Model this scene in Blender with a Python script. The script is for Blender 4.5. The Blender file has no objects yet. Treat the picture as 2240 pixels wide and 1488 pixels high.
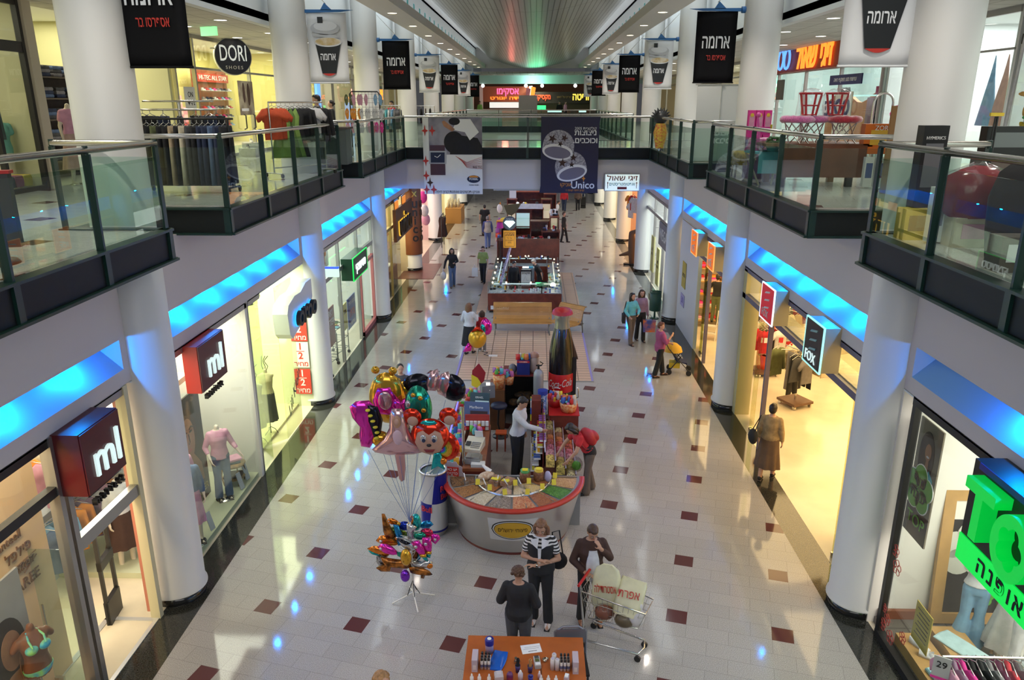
import bpy, math, random, re
from mathutils import Vector, Matrix, noise as mnoise
from math import sin, cos, pi, radians as R, sqrt, atan2
S=bpy.context.scene; COL=S.collection; rnd=random.Random(7)
# ---------------- camera, world, exposure ----------------
CAMZ=7.3
cd=bpy.data.cameras.new('camera'); cam=bpy.data.objects.new('camera',cd); COL.objects.link(cam)
cd.sensor_width=36; cd.lens=36*1657.64/2240; cd.clip_start=.1; cd.clip_end=300
cam.location=(0,0,CAMZ); cam.rotation_euler=(R(90)-.3035,0,.0291); S.camera=cam
w=bpy.data.worlds.new('world'); S.world=w; w.use_nodes=True
w.node_tree.nodes['Background'].inputs[0].default_value=(.75,.82,.9,1)
w.node_tree.nodes['Background'].inputs[1].default_value=.25
S.view_settings.view_transform='Standard'; S.view_settings.look='None'
S.view_settings.exposure=-0.74; S.view_settings.gamma=1; S.view_settings.use_curve_mapping=False
S.cycles.use_denoising=True; S.cycles.max_bounces=6; S.cycles.diffuse_bounces=3; S.cycles.glossy_bounces=3
S.cycles.transparent_max_bounces=14; S.cycles.sample_clamp_indirect=4; S.cycles.caustics_reflective=False
# ---------------- materials ----------------
MC={}
def mat(n,c=(.8,.8,.8),r=.5,m=0,e=0,coat=0,noise=None,spec=.5,sheen=0):
 if n in MC: return MC[n]
 M=bpy.data.materials.new(n); M.use_nodes=True; t=M.node_tree; p=t.nodes['Principled BSDF']
 p.inputs['Base Color'].default_value=(*c,1); p.inputs['Roughness'].default_value=r; p.inputs['Metallic'].default_value=m
 p.inputs['Specular IOR Level'].default_value=spec
 if coat: p.inputs['Coat Weight'].default_value=coat; p.inputs['Coat Roughness'].default_value=.05
 if sheen: p.inputs['Sheen Weight'].default_value=sheen
 if e: p.inputs['Emission Color'].default_value=(*c,1); p.inputs['Emission Strength'].default_value=e
 if noise:
  sc,am=noise[:2]; c2=noise[2] if len(noise)>2 else tuple(x*(1-am) for x in c)
  N=t.nodes.new('ShaderNodeTexNoise'); N.inputs['Scale'].default_value=sc; N.inputs['Detail'].default_value=3
  Rm=t.nodes.new('ShaderNodeValToRGB'); Rm.color_ramp.elements[0].position=.38; Rm.color_ramp.elements[1].position=.62
  Rm.color_ramp.elements[0].color=(*c2,1); Rm.color_ramp.elements[1].color=(*c,1)
  TC=t.nodes.new('ShaderNodeTexCoord')
  t.links.new(TC.outputs['Object'],N.inputs['Vector']); t.links.new(N.outputs['Fac'],Rm.inputs[0]); t.links.new(Rm.outputs[0],p.inputs['Base Color'])
 MC[n]=M; return M
def nodes(n):
 M=bpy.data.materials.new(n); M.use_nodes=True; t=M.node_tree; MC[n]=M
 return M,t,t.nodes['Principled BSDF']
def glow(n,c,s): return mat(n,c,.5,e=s)
def glass(n,tint=(.93,.97,.95),refl=1.0,rough=.0):
 if n in MC: return MC[n]
 M=bpy.data.materials.new(n); M.use_nodes=True; t=M.node_tree; t.nodes.remove(t.nodes['Principled BSDF'])
 T=t.nodes.new('ShaderNodeBsdfTransparent'); T.inputs[0].default_value=(*tint,1)
 G=t.nodes.new('ShaderNodeBsdfGlossy'); G.inputs['Roughness'].default_value=rough; G.inputs[0].default_value=(refl,refl,refl,1)
 W=t.nodes.new('ShaderNodeLayerWeight'); W.inputs[0].default_value=.5; P=t.nodes.new('ShaderNodeMath'); P.operation='POWER'; P.inputs[1].default_value=4.5; t.links.new(W.outputs['Facing'],P.inputs[0])
 F=t.nodes.new('ShaderNodeMath'); F.operation='MULTIPLY_ADD'; F.inputs[1].default_value=.8; F.inputs[2].default_value=.03; t.links.new(P.outputs[0],F.inputs[0])
 X=t.nodes.new('ShaderNodeMixShader'); t.links.new(F.outputs[0],X.inputs[0]); t.links.new(T.outputs[0],X.inputs[1]); t.links.new(G.outputs[0],X.inputs[2])
 t.links.new(X.outputs[0],t.nodes['Material Output'].inputs[0]); MC[n]=M; return M
# ---------------- objects ----------------
def link(n,d,parent=None):
 o=bpy.data.objects.new(n,d); COL.objects.link(o)
 if parent is not None: o.parent=parent
 return o
def tag(o,label=None,cat=None,group=None,kind=None):
 if label: o['label']=label
 if cat: o['category']=cat
 if group: o['group']=group
 if kind: o['kind']=kind
 return o
def T(name,label,cat,loc=(0,0,0),rz=0,group=None,kind=None):
 o=link(name,None); o.empty_display_size=.1; o.location=loc; o.rotation_euler=(0,0,rz)
 return tag(o,label,cat,group,kind)
def dup(o,loc=None,rz=None,label=None,parent=None,scale=None):
 c=o.copy(); COL.objects.link(c); c.parent=parent if parent else None
 if loc is not None: c.location=loc
 if rz is not None: c.rotation_euler=(0,0,rz)
 if label: c['label']=label
 if scale: c.scale=scale
 for ch in o.children: dup(ch,parent=c)
 return c
class B:
 def __init__(s): s.v=[];s.f=[];s.mi=[];s.sm=[];s.m=0;s.X=None
 def add(s,vs,fs,smooth=False):
  n=len(s.v)
  if s.X is not None: vs=[tuple(s.X@Vector(p)) for p in vs]
  s.v+=[tuple(p) for p in vs]
  for f in fs: s.f.append([i+n for i in f]); s.mi.append(s.m); s.sm.append(smooth)
  return s
 def box(s,x0,y0,z0,x1,y1,z1):
  return s.add([(x0,y0,z0),(x1,y0,z0),(x1,y1,z0),(x0,y1,z0),(x0,y0,z1),(x1,y0,z1),(x1,y1,z1),(x0,y1,z1)],
  [(3,2,1,0),(4,5,6,7),(0,1,5,4),(1,2,6,5),(2,3,7,6),(3,0,4,7)])
 def cb(s,c,d,rz=0,rx=0):
  M=Matrix.Translation(c)@Matrix.Rotation(rz,4,'Z')@Matrix.Rotation(rx,4,'X'); a,b,e=d[0]/2,d[1]/2,d[2]/2
  vs=[M@Vector(p) for p in [(-a,-b,-e),(a,-b,-e),(a,b,-e),(-a,b,-e),(-a,-b,e),(a,-b,e),(a,b,e),(-a,b,e)]]
  return s.add(vs,[(3,2,1,0),(4,5,6,7),(0,1,5,4),(1,2,6,5),(2,3,7,6),(3,0,4,7)])
 def cyl(s,p,q,r,r2=None,n=12,cap=True,smooth=True):
  p,q=Vector(p),Vector(q); r2=r if r2 is None else r2; d=(q-p).normalized()
  a=d.orthogonal().normalized(); b=d.cross(a)
  vs=[p+(a*cos(2*pi*i/n)+b*sin(2*pi*i/n))*r for i in range(n)]+[q+(a*cos(2*pi*i/n)+b*sin(2*pi*i/n))*r2 for i in range(n)]
  s.add(vs,[(i,(i+1)%n,n+(i+1)%n,n+i) for i in range(n)],smooth)
  if cap: s.add(vs,[tuple(range(n-1,-1,-1)),tuple(range(n,2*n))])
  return s
 def tube(s,pts,r,n=8,cap=True,closed=False):
  P=[Vector(p) for p in pts]; m=len(P); vs=[]; ref=None
  for i,p in enumerate(P):
   if closed: d=P[(i+1)%m]-P[i-1]
   else: d=P[min(i+1,m-1)]-P[max(i-1,0)]
   d.normalize()
   if ref is None: ref=d.orthogonal().normalized()
   a=(ref-d*ref.dot(d))
   a=a.normalized() if a.length>1e-5 else d.orthogonal().normalized()
   ref=a; b=d.cross(a); rr=r[i] if isinstance(r,(list,tuple)) else r
   vs+=[p+(a*cos(2*pi*k/n)+b*sin(2*pi*k/n))*rr for k in range(n)]
  fs=[(i*n+k,i*n+(k+1)%n,((i+1)%m)*n+(k+1)%n,((i+1)%m)*n+k) for i in range(m if closed else m-1) for k in range(n)]
  s.add(vs,fs,True)
  if cap and not closed: s.add(vs,[tuple(range(n-1,-1,-1)),tuple(range((m-1)*n,m*n))])
  return s
 def lathe(s,prof,c=(0,0,0),n=24,smooth=True,sx=1,sy=1,a0=0,a1=2*pi):
  full=abs(a1-a0-2*pi)<1e-6; k=n if full else n+1; vs=[]
  for r,z in prof:
   for i in range(k):
    a=a0+(a1-a0)*i/n; vs.append((c[0]+r*cos(a)*sx,c[1]+r*sin(a)*sy,c[2]+z))
  fs=[]
  for j in range(len(prof)-1):
   for i in range(n):
    i2=(i+1)%k; fs.append((j*k+i,j*k+i2,(j+1)*k+i2,(j+1)*k+i))
  return s.add(vs,fs,smooth)
 def ell(s,c,r,nu=14,nv=8,rot=None):
  if not isinstance(r,(tuple,list)): r=(r,r,r)
  vs=[];M=rot if rot is not None else Matrix.Identity(3); c=Vector(c)
  for j in range(1,nv):
   ph=pi*j/nv
   for i in range(nu):
    a=2*pi*i/nu; vs.append(c+M@Vector((r[0]*sin(ph)*cos(a),r[1]*sin(ph)*sin(a),r[2]*cos(ph))))
  t=len(vs); vs+=[c+M@Vector((0,0,r[2])),c+M@Vector((0,0,-r[2]))]
  fs=[(j*nu+i,(j+1)*nu+i,(j+1)*nu+(i+1)%nu,j*nu+(i+1)%nu) for j in range(nv-2) for i in range(nu)]
  fs+=[(i,(i+1)%nu,t) for i in range(nu)]+[((nv-2)*nu+(i+1)%nu,(nv-2)*nu+i,t+1) for i in range(nu)]
  return s.add(vs,fs,True)
 def prism(s,pts,M,d,smooth=False):
  """2D outline pts (ccw) placed by matrix M (x right, y up, z normal), extruded d along normal"""
  n=len(pts); vs=[M@Vector((x,y,0)) for x,y in pts]+[M@Vector((x,y,d)) for x,y in pts]
  s.add(vs,[tuple(range(n-1,-1,-1)),tuple(range(n,2*n))])
  return s.add(vs,[(i,(i+1)%n,n+(i+1)%n,n+i) for i in range(n)],smooth)
 def quad(s,*p): return s.add(p,[tuple(range(len(p)))])
 def loft(s,rings,cap=True,smooth=True):
  n=len(rings[0]); vs=[p for r in rings for p in r]
  s.add(vs,[(j*n+i,j*n+(i+1)%n,(j+1)*n+(i+1)%n,(j+1)*n+i) for j in range(len(rings)-1) for i in range(n)],smooth)
  if cap: s.add(vs,[tuple(range(n-1,-1,-1)),tuple(range(len(vs)-n,len(vs)))])
  return s
 def ob(s,name,mats,parent=None,loc=None,label=None):
  me=bpy.data.meshes.new(name); me.from_pydata(s.v,[],s.f)
  if not isinstance(mats,(list,tuple)): mats=[mats]
  for m in mats: me.materials.append(m)
  me.polygons.foreach_set('material_index',s.mi); me.polygons.foreach_set('use_smooth',s.sm); me.update()
  o=link(name,me,parent)
  if loc: o.location=loc
  if label: o['label']=label
  return o
 def st(s,name,mats,parent=None):
  o=s.ob(name,mats,parent)
  if parent is None: o['kind']='structure'
  return o
def frame(o,r,u):
 """matrix with origin o, x axis r, y axis u, z = normal"""
 r=Vector(r).normalized(); u=Vector(u).normalized(); n=r.cross(u).normalized(); u=n.cross(r)
 M=Matrix((r,u,n)).transposed().to_4x4(); M.translation=Vector(o); return M
TXC={}
def tx(body,size,M,m,ext=.002,parent=None,name='lettering',sx=1,heb=True,bold=0,shear=0,fit=None,spacing=1):
 if heb and any('\u0590'<=ch<='\u05ea' for ch in body): body='\n'.join(re.sub(r'[0-9%]+',lambda q:q.group()[::-1],l[::-1]) for l in body.split('\n'))
 key=(body,ext,bold,shear,spacing)
 if key not in TXC:
  cu=bpy.data.curves.new('t','FONT'); cu.body=body; cu.size=1; cu.align_x='CENTER'; cu.align_y='CENTER'; cu.extrude=ext/ max(size,.01); cu.offset=bold; cu.shear=shear; cu.space_character=spacing; cu.resolution_u=3
  t=bpy.data.objects.new('t',cu); COL.objects.link(t); bpy.context.view_layer.update()
  me=bpy.data.meshes.new_from_object(t.evaluated_get(bpy.context.evaluated_depsgraph_get())); bpy.data.objects.remove(t); bpy.data.curves.remove(cu)
  TXC[key]=me
 me=TXC[key].copy(); me.materials.clear(); me.materials.append(m)
 if fit:
  xs=[v.co.x for v in me.vertices]; wd=(max(xs)-min(xs)) or 1; sx=fit/(wd*size)
  mid=(max(xs)+min(xs))/2
 else: mid=0
 for v in me.vertices: v.co=Vector(((v.co.x-mid)*size*sx,v.co.y*size,v.co.z*size))
 me.transform(M); me.update()
 return link(name,me,parent)
def area(n,loc,size,energy,color=(1,1,1),rot=(0,0,0),size_y=None,spread=None):
 L=bpy.data.lights.new(n,'AREA'); L.energy=energy; L.color=color; L.size=size
 if size_y: L.shape='RECTANGLE'; L.size_y=size_y
 if spread: L.spread=spread
 o=link(n,L); o.location=loc; o.rotation_euler=rot; return o
def point(n,loc,energy,color=(1,1,1),r=.05):
 L=bpy.data.lights.new(n,'POINT'); L.energy=energy; L.color=color; L.shadow_soft_size=r
 o=link(n,L); o.location=loc; return o
def spot(n,loc,energy,color=(1,1,1),ang=90,blend=.6,rot=(0,0,0),r=.06):
 L=bpy.data.lights.new(n,'SPOT'); L.energy=energy; L.color=color; L.spot_size=R(ang); L.spot_blend=blend; L.shadow_soft_size=r
 o=link(n,L); o.location=loc; o.rotation_euler=rot; return o
# ---------------- key dimensions (metres) ----------------
XL,XR=-5.5,4.95          # shop front lines / column centres
ZF=5.75; ZG=5.37; ZR=6.845   # upper floor, underside of green beam, handrail
BL,BR=-4.70,4.17         # balcony edges
CY=[2,10,18,26,34,42,50,58]
# ---------------- large lights ----------------
DAY=(.93,.97,1.0); WARM=(1,.80,.55)
for sx in (-1,1):   # cove lights lying on top of the soffit beams wash the hung ceiling; gallery lamps
 area('cove light',(-.27+sx*3.95,28,10.16),.5,260,DAY,(R(180),0,0),66)
 area('added bulkhead fill',(-.27+sx*5.0,30,11.15),.8,620,(.90,.97,1),(0,0,0),62)  # added fill that brightens bulkheads, column tops and banners; no roof opening is modelled
 for k in range(8): spot('gallery lamp',(-.27+sx*7.4,3+k*7,8.98),330,(1,.97,.9),150,.9,r=.14)
 for k in range(13): spot('soffit lamp',(-.27+sx*4.0,.3+k*4,9.8),300,(1,.90,.78),120,.8,r=.035)
area('added front fill',(-.27,-1.9,9.0),9,620,(1,.985,.96),(R(90),0,0),4)  # added fill behind the camera for surfaces facing it, not a real window
for y in (37,45,53,61,69): spot('passage lamp',(-.27,y,4.25),260,(1,.97,.9),150,.9,r=.15)
point('green neon glow',(.2,63.4,8.6),110,(.1,1,.4),.9); point('red neon glow',(-2.6,69,8.2),120,(1,.2,.15),.3)
for x in (-7,0,7): spot('food court lamp',(x,72,9.3),900,(1,.93,.8),150,.9,r=.2)
# ---------------- figures: one continuous body, clothes and hair as children ----------------
def fuse(b,vox,it=4,fac=.5):
 me=bpy.data.meshes.new('f'); me.from_pydata(b.v,[],b.f); me.update()
 o=bpy.data.objects.new('f',me); COL.objects.link(o)
 m=o.modifiers.new('r','REMESH'); m.mode='VOXEL'; m.voxel_size=vox; m.use_smooth_shade=True
 if it: s=o.modifiers.new('s','SMOOTH'); s.iterations=it; s.factor=fac
 bpy.context.view_layer.update()
 r=bpy.data.meshes.new_from_object(o.evaluated_get(bpy.context.evaluated_depsgraph_get())); bpy.data.objects.remove(o); bpy.data.meshes.remove(me)
 r.polygons.foreach_set('use_smooth',[True]*len(r.polygons)); return r
def cap(b,p,q,r,r2=None,n=10):
 p,q=Vector(p),Vector(q); r2=r if r2 is None else r2
 b.cyl(p,q,r,r2,n,True); b.ell(p,r,n,6); b.ell(q,r2,n,6)
def ring(c,rx,ry,M,n=18): return [tuple(M@Vector((c[0]+rx*cos(2*pi*i/n),c[1]+ry*sin(2*pi*i/n),c[2]))) for i in range(n)]
TORSO=[(.84,.135,.10,0),(.90,.158,.112,.005),(.97,.160,.113,.008),(1.04,.142,.10,0),(1.10,.132,.093,-.004),(1.18,.142,.102,-.01),(1.27,.156,.115,-.012),(1.34,.160,.105,0),(1.40,.145,.08,.008),(1.44,.09,.06,.012)]
def hand(b,w,d,nrm,side,curl=.35,r=.0088):
 d=Vector(d).normalized(); nrm=Vector(nrm); nrm=(nrm-d*nrm.dot(d)).normalized(); s=d.cross(nrm)*side
 w=Vector(w); pm=w+d*.045
 M=Matrix((s,d,nrm)).transposed(); b.ell(pm,(.038,.05,.017),10,6,M)
 for i,(off,L) in enumerate(((-.028,.058),(-.0095,.070),(.0095,.072),(.028,.064))):
  a=w+d*.085+s*off; m=a+(d*cos(curl)+nrm*sin(curl)).normalized()*L*.5; e=m+(d*cos(curl*2.2)+nrm*sin(curl*2.2))*L*.5
  cap(b,a,m,r,r*.95,8); cap(b,m,e,r*.95,r*.8,8)
 a=w+d*.025+s*.030; m=a+(d*.6+s*.7+nrm*.25).normalized()*.038; e=m+(d*.85+s*.3+nrm*.35).normalized()*.03
 cap(b,a,m,.0115,.01,8); cap(b,m,e,.01,.0085,8)
SKIN=mat('skin',(.56,.32,.22),.5,noise=(14,.08)); SKIN2=mat('skin tan',(.47,.26,.17),.5,noise=(14,.08))
EYEM=mat('eye dark',(.02,.015,.012),.2); EYEW=mat('eye white',(.75,.72,.68),.3); LIPM=mat('lips',(.42,.12,.10),.45); BROW=mat('brow',(.06,.03,.02),.7)
def fig(name,label,cat,loc,rz,h=1.66,w=1.0,lean=0,turn=0,nod=0,el=None,wr=None,ank=None,kn=None,top=None,bottom=None,shoes=None,hair=None,skin=None,face=False,vox=.014,
  head=True,parent=None,group=None,hands=True,lift=None,arms=True,legs=True,headturn=0,handn=None,base=None,belly=0,handd=None,curl=.35):
 """top=(material,sleeve 0..2,hem z[,neck z]); bottom=('trousers'|'skirt',material,hem z,flare); hair=(material,style)"""
 skin=skin or SKIN
 t=parent if parent else T(name,label,cat,loc,rz,group); k=h/1.70; t.scale=(k,k,k)
 HP=Vector((0,0,.92)); TM=Matrix.Translation(HP)@Matrix.Rotation(turn,4,'Z')@Matrix.Rotation(lean,4,'X')@Matrix.Translation(-HP)
 if lift: TM=Matrix.Translation(lift)@TM
 tm=lambda *p: TM@Vector(p)
 sh=[tm(-.150*w,.01,1.37),tm(.150*w,.01,1.37)]
 el=[Vector(e) if e is not None else tm(s*(.215*w),.02,1.12) for e,s in zip(el or (None,None),(-1,1))]
 wr=[Vector(e) if e is not None else tm(s*(.225*w),-.05,.88) for e,s in zip(wr or (None,None),(-1,1))]
 ank=[Vector(a) for a in (ank or ((-.095,.02,.075),(.095,.02,.075)))]
 hip=[HP+Vector((s*.085*w,0,-.02))+(Vector(lift) if lift else Vector()) for s in (-1,1)]
 kn=[Vector(q) if q is not None else (hip[i]+ank[i])*.5+Vector((0,-.025,.01)) for i,q in enumerate(kn or (None,None))]
 def torso(b,inf=0,z0=0,z1=9,bel=0):
  rs=[]
  for z,rx,ry,cy in TORSO:
   if z<z0 or z>z1: continue
   g=belly if .9<z<1.3 else belly*.4
   rs.append(ring((0,cy-g*.4,z),rx*w+inf+g*.5,ry*w+inf+g,TM))
  b.loft(rs)
 def legsm(b,inf,hem,fl=0):
  for i in range(2):
   cap(b,hip[i],kn[i],.088*w+inf,.058*w+inf)
   f=1 if hem<=.12 else max(.02,(kn[i].z-hem)/(kn[i].z-ank[i].z)); e=kn[i].lerp(ank[i],min(1,f))
   cap(b,kn[i],e,.058*w+inf,(.042*w+inf)*(1-.35*f*0)+fl)
 V=Vector
 b=B(); torso(b)
 if legs:
  legsm(b,0,0)
  for i in range(2): a=ank[i]; d=V((0,-1,0)); cap(b,a+V((0,.02,-.035)),a+d*.15+V((0,0,-.045)),.036,.028)
 nk=tm(0,.012,1.43); hc=tm(0,-.012,1.575); HM=TM.to_3x3()@Matrix.Rotation(headturn,3,'Z')@Matrix.Rotation(nod,3,'X')
 nb=tm(0,.0,1.50); hd=lambda x,y,z: nb+HM@V((x,y,z))
 if head:
  cap(b,nk,hd(0,.008,.02),.052,.05)
  b.ell(hd(0,-.004,.098),(.074,.092,.102),16,12,HM); b.ell(hd(0,-.035,.04),(.052,.058,.06),14,10,HM); b.ell(hd(0,-.098,.072),(.012,.016,.022),8,6,HM)
  for s in (-1,1): b.ell(hd(s*.076,.006,.08),(.012,.02,.03),8,6,HM)
 else: cap(b,nk,tm(0,.005,1.50),.05,.046)
 if arms:
  for i,s in enumerate((-1,1)):
   cap(b,sh[i],el[i],.050*w,.040*w); cap(b,el[i],wr[i],.040*w,.027*w)
   d=(wr[i]-el[i]); d=V(handd[i]) if handd and handd[i] is not None else d
   nn=V(handn[i]) if handn and handn[i] is not None else V((-s,.1,0))
   if hands: hand(b,wr[i],d,nn,s,curl,.0088 if vox<.013 else .0105)
   else: b.ell(wr[i]+d.normalized()*.06,(.03,.03,.05),8,6)
 body=fuse(b,vox,3,.45); body.materials.append(skin); o=link('body',body,t)
 if top:
  m,sl,hem=top[:3]; b=B(); inf=.014
  rs=[]
  for z,rx,ry,cy in [(hem,None,None,0)]+[q for q in TORSO if q[0]>hem+.02]:
   if rx is None:
    q=min(TORSO,key=lambda q:abs(q[0]-max(hem,.84))); rx,ry,cy=q[1]+.012,q[2]+.012,q[3]
   if len(top)>3 and z>top[3]: continue
   g=belly if .9<z<1.3 else belly*.4
   rs.append(ring((0,cy-g*.4,z),rx*w+inf+g*.5,ry*w+inf+g,TM))
  b.loft(rs)
  for i in range(2):
   if sl<=0: b.ell(sh[i],.056*w,10,6); continue
   e=sh[i].lerp(el[i],min(1,sl)); cap(b,sh[i],e,.050*w+inf+.004,.042*w+inf+(.010 if sl<1 else 0))
   if sl>1: cap(b,el[i],el[i].lerp(wr[i],sl-1),.042*w+inf,.030*w+inf)
  me=fuse(b,vox,3,.45); me.materials.append(m); link('shirt' if sl<1.6 else 'jacket',me,t)
 if bottom:
  ty,m,hem,fl=bottom; b=B(); z1=1.06
  if ty=='trousers':
   rs=[ring((0,cy,z),rx*w+.012,ry*w+.012,TM) for z,rx,ry,cy in TORSO if z<z1]; b.loft(rs); legsm(b,.014,hem,fl)
   me=fuse(b,vox,3,.45); me.materials.append(m); link('trousers',me,t)
  else:
   rs=[]; n=36
   for z in (1.02,.97,.90,.8,.7,.6,.5,.4,.3,.2):
    if z<hem: break
    f=max(0,(.95-z)/(.95-hem)); q=.158+.02 if z<1 else .15
    rr=[]
    for i in range(n):
     a=2*pi*i/n; pl=1+.10*f*sin(a*9); rr.append(((q*w+fl*f)*pl*cos(a),((q-.045)*w+fl*f*.9)*pl*sin(a)+.004,z))
    rs.append(rr)
   b.loft(rs); b.ob('skirt',m,t)
 if shoes and legs:
  for i in range(2):
   a=ank[i]; b=B(); b.ell((a.x,a.y-.055,a.z-.045),(.045,.125,.034),14,8); b.ell((a.x,a.y+.02,a.z-.02),(.042,.05,.045),12,8); q=b.ob('shoe',shoes,t); B().cb((a.x,a.y-.055,a.z-.070),(.08,.23,.012)).ob('sole',BLACK if shoes is not BLK else TAUPE,q)
 if hair:
  m,st=hair; b=B(); H=lambda x,y,z,r: b.ell(hd(x,y,z),r,16,10,HM)
  H(0,.018,.125,(.084,.092,.088))
  if st=='short': H(0,.045,.085,(.078,.07,.085)); H(0,-.04,.165,(.06,.055,.04))
  if st=='curly':
   rr=random.Random(len(label or '')+3)
   for _ in range(46):
    a=rr.uniform(0,2*pi); e=rr.uniform(.0,1.35); H(.085*cos(a)*cos(e),.03+.085*sin(a)*cos(e)*(1 if sin(a)>-.2 else .6),.09+.105*sin(e),.026)
  if st in('long','bob'):
   L=.17 if st=='long' else .06
   for s in (-1,1):
    b.tube([hd(s*.06,-.02,.16),hd(s*.084,.0,.09),hd(s*.088,.015,.02),hd(s*.085,.02,-L)],[.03,.034,.036,.018],10)
   b.loft([[hd(.085*cos(a)*q,.03+.075*sin(a)*q,z) for a in [2*pi*i/14 for i in range(14)]] for z,q in ((.15,.9),(.08,1.05),(0,1.05),(-L,.85))])
   H(0,-.045,.175,(.055,.04,.03))
  if st=='bun': H(0,.11,.10,(.045,.04,.045)); H(0,.05,.08,(.075,.06,.07))
  b.ob('hair',m,t)
 if face and head:
  for s in (-1,1):
   e=B(); e.ell(hd(s*.030,-.087,.090),(.011,.008,.0055),10,6,HM); q=e.ob('eye',EYEW,t); e=B(); e.ell(hd(s*.030,-.0925,.089),(.007,.005,.0055),8,6,HM); e.ob('pupil',EYEM,q)
   e=B(); e.tube([hd(s*.014,-.094,.106),hd(s*.03,-.094,.112),hd(s*.048,-.084,.107)],.0035,6); e.ob('eyebrow',BROW,t)
  e=B(); e.ell(hd(0,-.090,.032),(.021,.008,.007),10,6,HM); e.ob('mouth',LIPM,t)
 if base:
  b=B(); b.lathe([(.001,0),(.17,0),(.17,.015),(.001,.02)],(0,0,-.0),24); b.ob('stand',base,t)
 return t
CLOTH={}
def cl(n,c,r=.85,sh=.0): return mat('cloth '+n,c,r,noise=(9,.14))
BLK=cl('black',(.014,.014,.016)); NAVY=cl('navy',(.02,.03,.07)); WHT=cl('white',(.68,.68,.70)); GRYC=cl('grey',(.20,.19,.20)); DENIM=cl('denim',(.09,.14,.25)); LDEN=cl('light denim',(.20,.38,.55))
REDC=cl('red',(.50,.02,.03)); PINK=cl('pink',(.68,.34,.46)); HOTP=cl('hot pink',(.75,.05,.32)); ORNG=cl('orange',(.80,.30,.04)); GRNC=cl('green',(.22,.36,.08)); BRN=cl('brown',(.055,.025,.018)); CREAM=cl('cream',(.66,.58,.42)); TURQ=cl('turquoise',(.13,.48,.55)); MAUVE=cl('mauve',(.30,.19,.28)); OLIVE=cl('olive',(.13,.15,.06)); PLUM=cl('plum',(.34,.07,.17)); BEIGE=cl('beige',(.46,.35,.22)); TAUPE=cl('taupe',(.13,.10,.085)); SKYB=cl('sky blue',(.25,.45,.68)); DGRY=cl('dark grey',(.06,.06,.065)); YELC=cl('yellow',(.75,.55,.06))
HBR=mat('hair brown',(.07,.032,.016),.5,noise=(30,.4)); HDK=mat('hair dark',(.018,.011,.009),.45,noise=(30,.4)); HBL=mat('hair blonde',(.42,.22,.08),.5,noise=(30,.35)); HRED=mat('hair auburn',(.16,.05,.02),.5,noise=(30,.4)); HGR=mat('hair grey',(.20,.18,.17),.6)
# ---------------- structure materials ----------------
def floor_mat(n,base,dark,speck,rough,tile=.299,ang=14.5,o=(-3.618,11.10),red=(.10,.035,.035),period=5,joint=.5):
 M,t,p=nodes(n); N=t.nodes.new; L=t.links.new
 tc=N('ShaderNodeTexCoord'); mp=N('ShaderNodeMapping'); mp.vector_type='TEXTURE'
 mp.inputs['Location'].default_value=(o[0],o[1],0); mp.inputs['Rotation'].default_value=(0,0,R(-ang)); mp.inputs['Scale'].default_value=(tile,tile,1)
 L(tc.outputs['Object'],mp.inputs[0]); sp=N('ShaderNodeSeparateXYZ'); L(mp.outputs[0],sp.inputs[0])
 def mth(op,a,b=None,c=None):
  m=N('ShaderNodeMath'); m.operation=op
  for i,x in enumerate((a,b,c)):
   if x is None: continue
   if isinstance(x,(int,float)): m.inputs[i].default_value=x
   else: L(x,m.inputs[i])
  return m.outputs[0]
 u=mth('ADD',sp.outputs[0],.5); v=mth('ADD',sp.outputs[1],.5)
 iu=mth('FLOOR',u); iv=mth('FLOOR',v)
 du=mth('COMPARE',mth('FLOORED_MODULO',iu,period),0,.1); dv=mth('COMPARE',mth('FLOORED_MODULO',iv,period),0,.1)
 isd=mth('MULTIPLY',du,dv)
 # running bond joints: rows along u, tiles two units long
 row=mth('MULTIPLY',mth('FLOORED_MODULO',iv,2),1.0); uu=mth('MULTIPLY',mth('ADD',u,row),.5)
 fu=mth('FRACT',uu); fv=mth('FRACT',v)
 j=mth('MAXIMUM',mth('LESS_THAN',fu,.012),mth('LESS_THAN',fv,.024))
 # per tile tone
 wn=N('ShaderNodeTexWhiteNoise'); cb=N('ShaderNodeCombineXYZ'); L(mth('FLOOR',uu),cb.inputs[0]); L(iv,cb.inputs[1]); L(cb.outputs[0],wn.inputs[0])
 n1=N('ShaderNodeTexNoise'); n1.inputs['Scale'].default_value=95; n1.inputs['Detail'].default_value=2; n1.inputs['Roughness'].default_value=.7; L(tc.outputs['Object'],n1.inputs['Vector'])
 rp=N('ShaderNodeValToRGB'); e=rp.color_ramp.elements; e[0].position=.28; e[0].color=(*speck,1); e[1].position=.60; e[1].color=(*base,1); L(n1.outputs['Fac'],rp.inputs[0])
 tone=mth('MULTIPLY_ADD',wn.outputs[0],.07,.95)
 def mix(f,a,b,bl='MIX'):
  m=N('ShaderNodeMix'); m.data_type='RGBA'; m.blend_type=bl
  if isinstance(f,(int,float)): m.inputs[0].default_value=f
  else: L(f,m.inputs[0])
  for i,x in ((6,a),(7,b)):
   if isinstance(x,tuple): m.inputs[i].default_value=(*x,1)
   else: L(x,m.inputs[i])
  return m.outputs[2]
 c1=mix(1,rp.outputs[0],tone,'MULTIPLY')
 c2=mix(mth('MULTIPLY',j,joint),c1,dark); c3=mix(isd,c2,red); L(c3,p.inputs['Base Color'])
 p.inputs['Roughness'].default_value=rough; p.inputs['Specular IOR Level'].default_value=.36
 return M
GRAN=floor_mat('granite tiles',(.46,.435,.415),(.17,.16,.15),(.19,.18,.17),.07)
GRANU=floor_mat('upper granite tiles',(.60,.59,.55),(.2,.19,.18),(.36,.35,.33),.10)
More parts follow.
